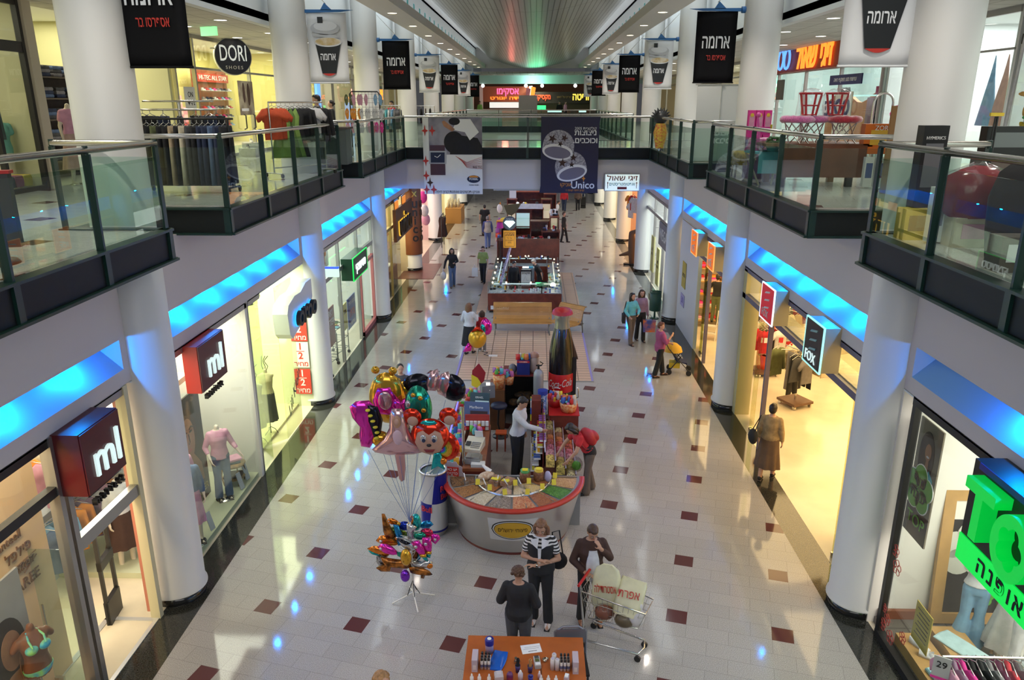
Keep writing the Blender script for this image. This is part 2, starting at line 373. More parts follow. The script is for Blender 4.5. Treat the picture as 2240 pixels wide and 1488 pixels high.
BLACKG=mat('black granite',(.016,.017,.014),.08,noise=(60,.5,(.045,.045,.04)))
WHITE=mat('white paint',(.70,.68,.655),.55)
WALLP=mat('lilac grey plaster',(.60,.565,.565),.6)
COLP=mat('column paint',(.74,.735,.71),.38)
GREEN=mat('dark green steel',(.006,.030,.024),.35)
PANEL=mat('dark infill panel',(.010,.013,.013),.5,spec=.25)
STEEL=mat('brushed steel rail',(.62,.60,.56),.22,1)
ALU=mat('aluminium frame',(.42,.41,.40),.35,.8)
DKFRAME=mat('dark bronze frame',(.03,.028,.027),.4,.3)
GLASS=glass('clear glass'); GLASSG=glass('greenish rail glass',(.86,.94,.90))
TILEF=mat('cream shop tile',(.72,.63,.47),.18,noise=(2.2,.07))
BLACK=mat('black plastic',(.012,.012,.013),.4)
# ---------------- floors ----------------
B().box(-5.0,-2,-.3,4.49,105,0).st('floor',GRAN)
B().box(-5.52,-2,-.3,-5.0,105,.0).st('trim_1',BLACKG); B().box(4.49,-2,-.3,4.97,105,.0).st('trim_2',BLACKG)
B().box(-13,-2,-.3,-5.52,105,0).st('floor_left',TILEF)
B().box(4.97,-2,-.3,14,105,0).st('floor_right',TILEF)
# seating island of warm tiles with a violet edge line
def tilemat(n,c,g,w,h,r=.3,off=.0):
 M,t,p=nodes(n); N=t.nodes.new
 tc=N('ShaderNodeTexCoord'); b=N('ShaderNodeTexBrick'); b.inputs['Scale'].default_value=1; b.inputs['Brick Width'].default_value=w; b.inputs['Row Height'].default_value=h
 b.offset=off; b.inputs['Mortar Size'].default_value=.012; b.inputs['Color1'].default_value=(*c,1); b.inputs['Color2'].default_value=(*[x*.9 for x in c],1); b.inputs['Mortar'].default_value=(*g,1)
 t.links.new(tc.outputs['Object'],b.inputs['Vector']); t.links.new(b.outputs['Color'],p.inputs['Base Color']); p.inputs['Roughness'].default_value=r
 return M
TERRA=tilemat('peach floor tile',(.62,.42,.29),(.16,.10,.07),.42,.21)
b=B().box(-2.17,19.55,0,1.67,24.3,.012); b.st('floor_island',TERRA)
VIO=mat('violet edging',(.28,.24,.52),.4)
b=B()
for x in (-2.17,1.61): b.box(x,19.55,.0,x+.06,24.3,.016)
b.st('trim_3',VIO)
B().box(-2.17,19.5,0,1.67,19.56,.016).st('trim_4',ALU)
# ---------------- columns ----------------
BLACKB=mat('black plinth',(.012,.012,.012),.15)
for sx,x in ((-1,XL),(1,XR)):
 for y in CY[1:]+[66]:
  o=B().lathe([(.43,.13),(.43,.16),(.40,.19),(.40,10.9)],(x,y,0),40).st('column',COLP)
  p=B().lathe([(.41,0),(.41,.13),(.2,.135)],(x,y,0),40); p.ob('plinth',BLACKB,o)
# ---------------- fascia walls with lit blue recess ----------------
LAMPTINT=mat('recess lamp tint',(.25,.50,.84),.6)  # whitish recess with the blue of its lamps put into the colour
def fascia(side,x):
 s=-1 if x<0 else 1
 b=B(); f=x; bk=x+s*.42
 b.box(min(f,bk),-2,4.29,max(f,bk),70,ZG)           # upper band
 b.box(min(f,bk),-2,3.67,max(f,bk),70,3.88)         # lower band
 for y in CY+[66]:
  b.box(min(f,bk),y-.55,3.88,max(f,bk),y+.42,4.29)   # piers by the columns
 b.st('wall_'+side,mat('fascia paint '+side,(.62,.565,.55),.6))
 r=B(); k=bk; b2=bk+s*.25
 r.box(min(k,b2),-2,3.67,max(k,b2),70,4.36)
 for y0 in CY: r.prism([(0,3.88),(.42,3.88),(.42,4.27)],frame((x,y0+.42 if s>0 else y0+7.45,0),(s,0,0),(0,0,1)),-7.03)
 r.st('wall_'+side+'_recess',LAMPTINT)
 B().box(min(x+s*.05,x+s*.35),-2,4.288,max(x+s*.05,x+s*.35),70,4.292)
fascia('left',XL); fascia('right',XR)
CYAN=(.0,.25,1.0)
BLUETUBE=glow('blue lamp',(.02,.25,1.0),14)
for s,x in ((-1,XL),(1,XR)):
 for i,y0 in enumerate(CY[:-1]):
  if i>5: continue
  n=5 if i<4 else 2
  for k in range(n):
   yy=y0+.9+(k+.5)*(6.3/n)
   if s>0 and i==0 and yy>7.5: continue
   point('blue recess lamp',(x+s*.18,yy,4.265),(95 if i<4 else 140),CYAN,.03)
# ---------------- upper floor slabs ----------------
def outline(s):
 E=BL if s<0 else BR; N=-6.0 if s<0 else 5.45
 return E,N,[(-2,9.53),(11.56,18.55),(20.8,28.0)]
def upslab(s,side):
 E,N,secs=outline(s); O=-9.4 if s<0 else 9.4
 b=B(); e=E-s*-.0
 y=-2
 for a,c in secs: b.box(min(E,O),a,ZG,max(E,O),c,ZF)
 for a,c in ((9.53,11.56),(18.55,20.8)): b.box(min(N,O),a,ZG,max(N,O),c,ZF)
 b.box(min(E,O),28,ZG,max(E,O),90,ZF)
 b.st('floor_'+side+'_upper',GRANU)
upslab(-1,'left'); upslab(1,'right')
B().box(BL,28.05,ZG,BR,33.8,ZF).st('floor_bridge',GRANU)
B().box(XL,28.1,4.29,XR,33.75,ZG).st('wall_bridge',WALLP)
B().box(BL,54,ZG,BR,90,ZF).st('floor_far',GRANU)
B().box(XL,54,4.29,XR,90,ZG).st('wall_far_bridge',mat('pale wall',(.72,.71,.70),.6))
B().box(-30,104,-.3,30,104.3,12).st('wall_back',WALLP)
# ---------------- railings ----------------
def railing(pts,label,group='glass balustrades',posts=1.75,ends=(True,True),beam=True,bs=None):
 """posts/glass/beam along a polyline at floor level (x,y)"""
 t=T('glass_balustrade',label,'railing',(pts[0][0],pts[0][1],ZF),0,group)
 o=Vector((pts[0][0],pts[0][1],0)); P=[Vector((p[0],p[1],0))-o for p in pts]
 hr=B(); hh=ZR-ZF-.02
 hr.tube([p+Vector((0,0,hh)) for p in P],.038,12); hr.ob('handrail',STEEL,t)
 gi=0
 for i in range(len(P)-1):
  a,c=P[i],P[i+1]; d=c-a; L=d.length; d.normalize(); n=Vector((-d.y,d.x,0)); k=max(1,round(L/posts)); ang=atan2(d.y,d.x)
  if beam:
   fb=B(); mid=(a+c)/2
   fb.cb(mid+Vector((0,0,-.0)),(L+.1,.16,.03),ang); fb.cb(mid+Vector((0,0,-.385)),(L+.12,.2,.03),ang)
   for q in range(k+1): fb.cb(a+d*(L*q/k)+Vector((0,0,-.19)),(.09,.12,.36),ang)
   fb.m=1; fb.cb(mid+Vector((0,0,-.19)),(L,.05,.36),ang); fb.ob('edge_beam',[GREEN,PANEL],t)
  for q in range(k+1):
   if q==k and i<len(P)-2: continue
   p=a+d*(L*q/k); pb=B(); pb.cb(p+Vector((0,0,hh/2-.02)),(.035,.085,hh-.04),ang); pb.tube([p+Vector((0,0,hh-.05)),p+Vector((0,0,hh+.045))],.03,8)
   pb.ob('post',GREEN,t)
  for q in range(k):
   p0=a+d*(L*q/k+.05); p1=a+d*(L*(q+1)/k-.05); g=B()
   g.cb((p0+p1)/2+Vector((0,0,.48)),((p1-p0).length,.012,.86),ang); g.ob('glass_panel',GLASSG,t)
 return t
for s,w_ in ((-1,'DORI side'),(1,'toy stall side')):
 E,N,secs=outline(s); nm='shoe shop' if s<0 else 'toy shop'
 railing([(E,5.0),(E,9.53),(N,9.53)],'nearest green glass balustrade on the %s gallery'%nm)
 railing([(N,11.56),(E,11.56),(E,18.55)],'green glass balustrade of the long middle run along the %s gallery'%nm)
 railing([(E,18.55),(N,18.55)],'short glass return behind the middle run on the %s gallery'%nm,beam=True)
 railing([(N,20.8),(E,20.8),(E,28.0)],'green glass balustrade run that meets the bridge on the %s side'%nm)
 railing([(E,33.8),(E,54)],'distant balustrade past the bridge on the %s side'%nm,posts=2.2)
railing([(BL,28.05),(BR,28.05)],'green glass balustrade across the front of the bridge carrying two big banners',posts=2.2)
railing([(BL,33.75),(BR,33.75)],'glass balustrade along the back edge of the bridge',posts=2.2)
railing([(BL,54),(BR,54)],'balustrade before the food court beyond the bridge void',posts=2.2)
# ---------------- upper gallery ceilings, bulkheads, soffits ----------------
CEILT=tilemat('ceiling tile',(.62,.60,.56),(.25,.24,.22),.6,.6,.8)
WHITEC=mat('bright white paint',(.80,.83,.84),.6)
for s in (-1,1):
 side='left' if s<0 else 'right'; cx=-.27
 X0=cx+s*5.75; X1=cx+s*9.3
 B().box(min(X0,X1),-2,9.05,max(X0,X1),90,9.2).st('ceiling_'+side,CEILT)
 a=X0; c=X0+s*.18
 B().box(min(a,c),-2,8.95,max(a,c),90,11.3).st('wall_'+side+'_bulkhead',WHITEC)
 a,c=cx+s*4.43,cx+s*3.58
 B().box(min(a,c),-2,9.85,max(a,c),62,10.13).st('trim_5' if s<0 else 'trim_6',WHITE)
 B().box(min(a,X0),62,9.4,max(a,X0),62.3,11.3)
 b=B(); zz=cx+s*4.3; ze=zz+s*.1
 b.box(min(zz,ze),-2,10.13,max(zz,ze),62,10.4); b.box(min(zz,ze),-2,10.85,max(zz,ze),62,11.3)
 for k in range(42): b.box(min(zz,ze),k*1.5-.52,10.4,max(zz,ze),k*1.5+.52,10.85)
 b.st('wall_'+side+'_clerestory',WHITEC)
 B().box(min(zz,ze)+.02,-2,10.4,max(zz,ze)-.02,62,10.85).st('window_1' if s<0 else 'window_2',mat('teal pane',(.05,.42,.40),.4))
 B().box(min(zz,X0),-2,11.2,max(zz,X0),90,11.3).st('ceiling_'+side+'_outer',WHITEC)
# hung slatted ceiling
def slatmat():
 M,t,p=nodes('ceiling slats'); N=t.nodes.new; tc=N('ShaderNodeTexCoord'); sp=N('ShaderNodeSeparateXYZ'); t.links.new(tc.outputs['Object'],sp.inputs[0])
 def mth(op,a,b):
  m=N('ShaderNodeMath'); m.operation=op
  for i,x in enumerate((a,b)):
   if isinstance(x,(int,float)): m.inputs[i].default_value=x
   else: t.links.new(x,m.inputs[i])
  return m.outputs[0]
 f=mth('FRACT',mth('MULTIPLY',sp.outputs[0],6.2),0); g=mth('FRACT',mth('MULTIPLY',sp.outputs[1],.25),0)
 q=mth('MAXIMUM',mth('LESS_THAN',f,.18),mth('LESS_THAN',g,.012))
 X=N('ShaderNodeMix'); X.data_type='RGBA'; t.links.new(q,X.inputs[0]); X.inputs[6].default_value=(.44,.46,.45,1); X.inputs[7].default_value=(.05,.06,.06,1)
 t.links.new(X.outputs[2],p.inputs['Base Color']); p.inputs['Metallic'].default_value=.55; p.inputs['Roughness'].default_value=.28
 return M
b=B(); n=28; rows=[]
for y in (-2,62):
 rows.append([(-.27+3.25*(-1+2*i/n),y,10.55-.72*cos(pi/2*(-1+2*i/n))**1.0) for i in range(n+1)])
vs=rows[0]+rows[1]; b.add(vs,[(i,i+1,n+2+i,n+1+i) for i in range(n)],True)
vs=[p for p in rows[1]]+[(-.27+3.6,62,10.7),(-.27-3.6,62,10.7)]
b.st('ceiling_hung',slatmat())
B().prism([(-4.43,9.85)]+[(4.43,9.85),(4.43,11.3),(-4.43,11.3)],frame((-.27,62.05,0),(1,0,0),(0,0,1)),-.2).st('wall_ceiling_end',WHITE)
B().box(-12,62.2,9.45,12,90,9.6).st('ceiling_far',CEILT)
B().box(-8,-2,11.3,8,62,11.4).st('ceiling_top',WHITEC)
# downlights in the soffits
LAMP=glow('lamp disc',(1,.86,.62),14); LAMPW=glow('white lamp disc',(1,.97,.9),10)
RIM=mat('lamp rim',(.75,.73,.7),.3)
def downlight(x,y,z,label,group,m=LAMP,r=.14):
 t=T('ceiling_downlight',label,'lamp',(x,y,z),0,group)
 q=B().lathe([(r*1.25,0),(r*1.25,-.012),(r,-.012)],(0,0,0),20).ob('rim',RIM,t); B().lathe([(r,-.006),(.001,-.008)],(0,0,0),20).ob('lens',m,q)
 return t
sp0={}
for s in (-1,1):
 x=-.27+s*4.0; nm='shoe shop side' if s<0 else 'optician side'; src=None
 for k in range(14):
  y=8.3+k*4
  lab='round warm downlight in the row along the soffit on the %s'%nm
  src=downlight(x,y,9.85,lab,'soffit downlights on the %s'%nm) if src is None else dup(src,(x,y,9.85))
 src=None
 for k in range(12):
  for xx in (6.7,8.1):
   lab='round white downlight in the gallery ceiling tiles on the %s'%nm; y=8+k*3.3+(xx-6.7)
   p=(-.27+s*xx,y,9.05)
   src=downlight(*p,lab,'gallery ceiling downlights on the %s'%nm,LAMPW) if src is None else dup(src,p)
# ---------------- lower level shops ----------------
Lf=lambda x,y,z: frame((x,y,z),(0,1,0),(0,0,1))      # sign frame facing +x (left shops)
Rf=lambda x,y,z: frame((x,y,z),(0,-1,0),(0,0,1))     # facing -x (right shops)
Ff=lambda x,y,z: frame((x,y,z),(1,0,0),(0,0,1))      # facing the camera (-y)
def shop(side,y0,y1,dep,wc,lc,pw,part=(1,1),n=1):
 s=-1 if side=='left' else 1; x=XL if s<0 else XR; xb=x+s*dep; lo,hi=min(x,xb),max(x,xb)
 W=mat('shop wall %s %.1f'%(side,y0),wc,.6)
 B().box(lo,y0,3.64,hi,y1,3.66).st('ceiling_shop_'+side,WHITEC)
 b=B(); b.box(min(xb,xb+s*.1),y0,0,max(xb,xb+s*.1),y1,3.64)
 if part[0]: b.box(lo+.0,y0-.05,0,hi,y0+.05,3.64)
 if part[1]: b.box(lo+.0,y1-.05,0,hi,y1+.05,3.64)
 b.st('wall_shop_'+side,W)
 L=(y1-y0)/n
 for k in range(n): area('shop light',((x+xb)/2,y0+L*(k+.5),3.6),dep*.94,pw*1.7/n,lc,(0,0,0),L*.8)
def frontframe(x,y0,y1,tz,mull,m,nm,glassy=True,z0=0,tr=True):
 """window: header, sill, transom, mullions and panes"""
 b=B(); b.box(x-.05,y0,3.55,x+.05,y1,3.67)
 if tr: b.box(x-.05,y0,tz-.06,x+.05,y1,tz+.06)
 for y in mull: b.box(x-.045,y-.04,z0,x+.045,y+.04,3.6)
 o=b.st(nm,m)
 if glassy:
  g=B(); ys=sorted(set([y0]+list(mull)+[y1]))
  for a,c in zip(ys[:-1],ys[1:]): g.box(x-.008,a,z0+.02,x+.008,c,3.6)
  g.ob('glass',GLASS,o)
 return o
def signbox(nm,label,x,y0,y1,z0,z1,s,d,side,face,texts,edge=None,group=None):
 """box sign on the shop front; face toward the aisle at x, depth d into the wall"""
 t=T(nm,label,'sign',(x,(y0+y1)/2,(z0+z1)/2),0,group); w_,h=(y1-y0),(z1-z0); bx=B()
 a,c=(0.02,-d) if s<0 else (-.02,d)
 bx.box(min(a*0,c),-w_/2,-h/2,max(a*0,c),w_/2,h/2); bx.ob('housing',side,t)
 f=B(); f.box(min(0,a),-w_/2+.01,-h/2+.01,max(0,a),w_/2-.01,h/2-.01); f=f.ob('face',face,t)
 if edge:
  e=B(); q=.018
  for (u0,v0,u1,v1) in ((-w_/2-q,-h/2-q,w_/2+q,-h/2),(-w_/2-q,h/2,w_/2+q,h/2+q),(-w_/2-q,-h/2,-w_/2,h/2),(w_/2,-h/2,w_/2+q,h/2)): e.box(min(0,a)-.005,u0,v0,max(0,a)+.005,u1,v1)
  e.ob('lit_edge',edge,t)
 xx=(.022 if s<0 else -.022); F=Lf if s<0 else Rf
 for body,sz,du,dv,m,ex in texts: tx(body,sz,F(xx,du,dv),m,ex,f)
 return t
# garments -----------------------------------------------------------
def gshape(kind,w=1):
 if kind=='tee': return [(-.20*w,-.66),(.20*w,-.66),(.20*w,-.2),(.33*w,-.30),(.37*w,-.20),(.22*w,-.02),(.07,0),(0,-.05),(-.07,0),(-.22*w,-.02),(-.37*w,-.20),(-.33*w,-.30),(-.20*w,-.2)]
 if kind=='shirt': return [(-.22*w,-.74),(.22*w,-.74),(.22*w,-.24),(.27*w,-.62),(.35*w,-.60),(.27*w,-.05),(.06,0),(0,-.06),(-.06,0),(-.27*w,-.05),(-.35*w,-.60),(-.27*w,-.62),(-.22*w,-.24)]
 if kind=='dress': return [(-.30*w,-1.05),(.30*w,-1.05),(.17*w,-.45),(.20*w,-.18),(.12,0),(.06,-.08),(-.06,-.08),(-.12,0),(-.20*w,-.18),(-.17*w,-.45)]
 if kind=='trousers': return [(-.21*w,-1.02),(-.04,-1.02),(0,-.32),(.04,-1.02),(.21*w,-1.02),(.17*w,0),(-.17*w,0)]
 if kind=='skirt': return [(-.28*w,-.62),(.28*w,-.62),(.15*w,0),(-.15*w,0)]
HANG=mat('hanger metal',(.5,.5,.5),.25,1); PRICE=mat('price tag',(.8,.8,.76),.6)
def garment(kind,m,loc,rz,label,group=None,w=1,thick=.05,sc=1,cat='garment',trim=None):
 t=T({'tee':'t_shirt','shirt':'shirt','dress':'dress','trousers':'trousers','skirt':'skirt'}[kind],label,cat,loc,rz,group)
 b=B(); P=[(x*sc,y*sc) for x,y in gshape(kind,w)]
 n=len(P); cx=sum(p[0] for p in P)/n; cy=sum(p[1] for p in P)/n
 mid=[(x,0,y) for x,y in P]; fr=[((x-cx)*.88+cx,-thick/2,(y-cy)*.94+cy) for x,y in P]; bk=[(q[0],thick/2,q[2]) for q in fr]
 b.add(mid+fr+bk,[(i,(i+1)%n,n+(i+1)%n,n+i) for i in range(n)]+[((i+1)%n,i,2*n+i,2*n+(i+1)%n) for i in range(n)]+[tuple(range(n,2*n)),tuple(range(3*n-1,2*n-1,-1))],True)
 b.ob('cloth',m,t)
 h=B(); h.tube([(-.17*sc,0,-.03),(0,0,.05),(.17*sc,0,-.03)],.006,6); h.tube([(0,0,.05),(0,0,.10),(.02,0,.125),(.035,0,.11)],.005,6); h.ob('hanger',HANG,t)
 if trim: q=B(); q.box(-.06*sc,-thick/2-.012,-.34*sc,.06*sc,-thick/2+.004,-.20*sc); q.ob('print',trim,t)
 return t
def rail_of(kindmats,x0,y0,x1,y1,z,group,labf,gap=None,face=None,w=.8):
 """garments in a row along a rail, one object each"""
 n=len(kindmats); ang=atan2(y1-y0,x1-x0)+pi/2 if face is None else face; src={}
 for i,(k,m) in enumerate(kindmats):
  f=(i+.5)/n; loc=(x0+(x1-x0)*f,y0+(y1-y0)*f,z-.115)
  lab=labf(k,m); key=(k,m.name)
  if key in src: dup(src[key],loc,ang+rnd.uniform(-.12,.12),lab)
  else: src[key]=garment(k,m,loc,ang+rnd.uniform(-.12,.12),lab,group,w)
cname=lambda m: m.name.replace('cloth ','')
PEACH=(.80,.56,.34)
WARMW=(1,.80,.52); COOLG=(.93,1.0,.80)
# ======== left A: swimwear window and the first clothing shop doorway
shop('left',3,9.45,5.5,(.78,.70,.56),(1,.86,.64),330,part=(1,0))
frontframe(-5.55,3,7.72,3.0,[5.2],DKFRAME,'window_3')
area('window display lamp',(-5.9,5.6,3.6),.5,330,(1,.74,.44),(0,0,0),4)  # added warm fill for the otherwise dark display zone, no fitting modelled
b=B(); b.box(-5.62,7.70,0,-5.48,7.78,3.67); b.box(-5.62,7.84,0,-5.48,7.93,3.67); b.box(-5.6,7.93,3.55,-5.5,9.4,3.67); b.box(-5.6,7.93,2.05,-5.5,9.4,2.22); o=b.st('window_4',ALU)
g=B(); g.box(-5.56,7.93,2.22,-5.545,9.4,3.55); g.ob('glass',GLASS,o)
B().box(-5.62,9.33,0,-5.48,9.43,3.67).st('trim_7',mat('cream jamb',(.66,.60,.38),.5))
B().box(-5.68,9.36,.1,-5.63,9.45,3.6).st('trim_8',mat('salmon column edge',(.52,.19,.13),.5))
B().box(-6.30,3,0,-6.24,8.38,3.62).st('wall_display_left',mat('peach panel',PEACH,.55,noise=(3,.06)))
B().box(-6.3,3,0,-5.6,7.7,.30).st('floor_display_left',mat('peach plinth',(.66,.42,.26),.5))
TXB=mat('brown lettering',(.16,.075,.035),.5)
t=T('wall_lettering','brown shop lettering on the peach swimwear display wall','sign',(-6.23,7.84,2))
for body,sz,z,y,sh in (('chanteell',.16,.30,-.18,0),('פילפל',.19,.08,.0,0),('gottex',.19,-.12,-.03,.35),('MAREE',.2,-.355,-.02,0)): tx(body,sz,Lf(0,y,z),TXB,.006,t,shear=sh)
b=B(); b.tube([(.005,-.3,-.07),(.005,.28,-.06)],.008,6); b.tube([(.005,.02,-.22),(.005,.28,-.12)],.008,6); b.ob('underline',TXB,t)
# swimwear poster board: grey board with a plain figure in a blue bikini
t=T('poster_board','grey standing poster of a long haired woman in a blue bikini','poster',(-6.0,6.62,.30))
B().box(-.03,-.85,0,0,.86,1.83).ob('board',mat('poster grey',(.42,.40,.39),.5,noise=(2,.15)),t)
tx('SL',.3,Lf(.003,.2,1.55),mat('poster pale letter',(.55,.56,.58),.5),.003,t)
b=B(); F=Lf(.001,.45,.0)
ov=lambda cx,cy,rx,ry,n=28: [(cx+rx*cos(2*pi*i/n),cy+ry*sin(2*pi*i/n)) for i in range(n)]
b.prism(ov(0,.98,.30,.40),F,.004); b.ob('printed_hair',HDK,t)
b=B(); b.prism(ov(.05,.95,.17,.25),F,.008); b.prism([(-.55,0),(.42,0),(.36,.45),(.12,.66),(-.05,.66),(-.45,.5)],F,.006); b.prism(ov(.2,.62,.09,.25),F,.012); b.ob('printed_skin',mat('printed tan',(.42,.20,.10),.5,noise=(3,.3)),t)
b=B(); b.prism([(-.45,.12),(-.02,.16),(-.2,.44)],F,.01); b.prism([(.02,.14),(.34,.1),(.26,.40)],F,.01); b.ob('printed_bikini',mat('bikini blue',(.02,.32,.55),.5),t)
def torso(name,label,loc,rz,skinm,topm,sc=1):
 t=T(name,label,'mannequin',loc,rz); t.scale=(sc,)*3; b=B(); I=Matrix.Translation((0,0,-.84))
 b.loft([ring((0,c,z),rx,ry,I) for z,rx,ry,c in TORSO]); b.X=I
 cap(b,(0,.012,1.42),(0,.0,1.50),.05,.045)
 for s in (-1,1): cap(b,(s*.15,.01,1.36),(s*.21,.02,1.28),.05,.045)
 for s in (-1,1): b.ell((s*.07,-.09,1.26),(.065,.05,.06),12,8)
 me=fuse(b,.014,3,.45); me.materials.append(skinm); link('body',me,t)
 b=B(); b.X=I
 for s in (-1,1): b.ell((s*.072,-.10,1.255),(.073,.055,.062),14,8); b.tube([(s*.075,-.145,1.30),(s*.085,-.10,1.38),(s*.055,.0,1.44)],.012,6)
 b.ob('bikini_top',topm[0],t)
 b=B(); b.X=I; b.loft([ring((0,.005,z),rx+.006,ry+.008,Matrix.Identity(4)) for z,rx,ry in ((.86,.12,.10),(.91,.158,.112),(.945,.162,.114))]); b.ob('bikini_bottom',topm[1],t)
 B().cyl((0,0,-.5),(0,0,.02),.015,n=8).ob('stem',STEEL,t)
 return t
BIK=mat('turquoise bikini',(.02,.36,.62),.4,noise=(8,.4,(.35,.75,.15)))
torso('mannequin','brown headless bikini torso in lime and turquoise behind the swimwear window',(-5.85,7.28,.80),R(60),mat('brown mannequin',(.16,.06,.028),.35),(BIK,BIK))
# threshold strips, doors, security gate
b=B(); b.box(-6.3,7.95,0,-6.22,9.31,.012); b.box(-6.3,9.27,0,-5.53,9.34,.012); b.box(-5.56,7.95,0,-5.5,9.34,.014); b.st('trim_9',mat('threshold metal',(.70,.70,.70),.3,.6))
t=T('glass_door','frameless glass door standing open in the near left shop doorway','door',(-5.6,7.98,.02))
B().box(-.62,-.008,0,0,.008,2.02).ob('glass_leaf',GLASSG,t)
b=B(); b.box(-.16,-.02,1.93,-.02,.02,2.03); b.box(-.62,-.02,0,-.5,.02,.1); b.ob('patch_fitting',STEEL,t)
b=B(); b.tube([(-.55,-.05,.85),(-.55,-.05,1.25)],.014,8); b.ob('handle',STEEL,t)
t=T('security_gate','black upright security gate just inside the near left shop doorway','gate',(-6.18,9.36,.0),R(8))
b=B()
for y in (-.19,.19): b.cb((0,y,.75),(.05,.04,1.5))
b.cb((0,0,1.47),(.05,.4,.05)); b.ob('frame',BLACK,t); B().cb((0,0,.19),(.07,.42,.38)).ob('base_panel',BLACK,t); B().cb((0,0,.98),(.07,.42,.14)).ob('cross_panel',BLACK,t)
PAINTW=mat('mannequin cream',(.75,.66,.52),.45)
B().box(-7.7,9.5,0,-7.6,13.8,3.62).st('wall_shop_left_inner',WHITEC)
fig('mannequin','headless mannequin in white blouse and dark brown skirt inside the near left shop','mannequin',(-6.62,10.62,.02),R(55),1.74,.92,head=False,skin=PAINTW,top=(WHT,1.3,.95),bottom=('skirt',BRN,.36,.12),vox=.015,base=STEEL)
t=T('garment_rail','chrome wall rail with shirts inside the near left shop','rack',(-7.2,10.9,0))
b=B()
for z in (1.35,2.45): b.tube([(0,-1.6,z),(0,1.1,z)],.018,8)
b.ob('rail',STEEL,t)
b=B()
for y in (-1.5,1.0): b.tube([(-.3,y,0),(-.3,y,2.5)],.02,8); b.tube([(-.3,y,1.35),(0,y,1.35)],.014,6); b.tube([(-.3,y,2.45),(0,y,2.45)],.014,6)
b.ob('upright',STEEL,t); B().box(-.3,-1.6,1.55,.1,1.1,1.72).ob('shelf',WHITEC,t)
for z,seq in ((2.45,[PINK,ORNG,CREAM,ORNG,WHT,BEIGE,ORNG,CREAM,PINK,BEIGE]),(1.35,[DENIM,SKYB,LDEN,ORNG,ORNG,MAUVE,WHT,PINK,ORNG,CREAM])):
 rail_of([('shirt',m) for m in seq],-7.2,9.55,-7.2,11.6,z,'shirts on the near left shop rail',lambda k,m,z=z:'%s shirt on the %s rail of the near left shop'%(cname(m),'upper' if z>2 else 'lower'),face=R(30))
# ======== left B: clothing shop window with poster
B().box(-9.5,10.5,3.64,-5.55,18.5,3.66)
shop('left',9.55,13.85,4.4,(.80,.78,.68),(1,.96,.82),480,part=(0,1))
frontframe(-5.55,10.35,13.95,3.0,[13.95],ALU,'window_5',tr=False)
B().box(-8,10.3,0,-5.58,13.8,.1).st('floor_display_clothes',mat('pale green display floor',(.55,.58,.40),.35))
B().box(-7.4,10.35,2.52,-6.25,12.8,2.62).st('trim_10',mat('ply shelf',(.62,.46,.30),.5))
t=T('poster','tall photo poster of a dark haired woman leaning behind the left window mannequins','poster',(-6.22,12.2,.1))
B().box(-.03,-.9,0,0,.78,2.17).ob('board',mat('poster dark',(.05,.035,.028),.5,noise=(1.6,.5)),t)
F=Lf(.001,0,0); b=B(); b.prism(ov(.10,1.45,.42,.52),F,.004); b.ob('printed_hair',HBR,t)
b=B(); b.prism(ov(.16,1.38,.25,.40),F,.008); b.prism([(-.1,.4),(.6,.4),(.55,.75),(.3,1.05),(.05,1.0)],F,.006); b.ob('printed_face',mat('printed face',(.40,.21,.13),.5,noise=(2.5,.25)),t)
b=B(); b.prism(ov(.05,1.47,.055,.02),F,.011); b.prism(ov(.28,1.5,.055,.02),F,.011); b.tube([F@Vector(p) for p in ((-.03,1.54,.01),(.05,1.56,.01),(.12,1.53,.01))],.012,6); b.tube([F@Vector(p) for p in ((.22,1.56,.01),(.3,1.59,.01),(.36,1.56,.01))],.012,6); b.tube([F@Vector(p) for p in ((.18,1.48,.01),(.2,1.32,.01),(.16,1.29,.01))],.010,6); b.ob('printed_eyes',EYEM,t)
b=B(); b.prism(ov(.17,1.16,.085,.03),F,.012); b.ob('printed_lips',LIPM,t)
tx('ARTER',.2,Lf(.004,.42,.22),mat('poster gold letter',(.45,.36,.12),.5),.003,t)
fig('mannequin','headless mannequin in pink blouse and dark jeans in the left window','mannequin',(-5.84,12.72,.1),R(35),1.68,.95,head=False,skin=PAINTW,top=(PINK,1.45,.86),bottom=('trousers',DENIM,.09,.025),shoes=BLK,vox=.013,el=((-.24,.02,1.12),(.25,.0,1.12)),wr=((-.20,-.16,.93),(.34,-.16,.95)),base=STEEL)
fig('mannequin','headless mannequin in denim jacket and pink frilled skirt beside the big column','mannequin',(-5.74,11.2,.1),R(40),1.70,.95,head=False,skin=PAINTW,top=(DENIM,1.7,.93),bottom=('skirt',PINK,.33,.05),shoes=BLK,vox=.014,base=STEEL)
fig('mannequin','headless mannequin in pale pink top half hidden behind the denim jacket mannequin','mannequin',(-6.02,11.55,.1),R(40),1.72,.95,head=False,skin=PAINTW,top=(PINK,1.0,.9),bottom=('trousers',TAUPE,.1,.02),shoes=BLK,vox=.016,base=STEEL)
WICK=mat('rattan',(.33,.19,.06),.5,noise=(18,.35))
t=T('rattan_stool','round rattan stool behind the left clothes window','stool',(-5.9,13.35,.1))
b=B(); b.lathe([(.24,.40),(.25,.43),(.22,.45),(.001,.45)],(0,0,0),20); b.ob('seat',WICK,t)
for k in range(4):
 a=R(45+90*k); B().tube([(.2*cos(a),.2*sin(a),.42),(.24*cos(a),.24*sin(a),.2),(.2*cos(a),.2*sin(a),0)],.014,8).ob('leg',WICK,t)
B().lathe([(.20,.12),(.22,.14),(.20,.16),(.001,.16)],(0,0,0),20).ob('lower_shelf',WICK,t)
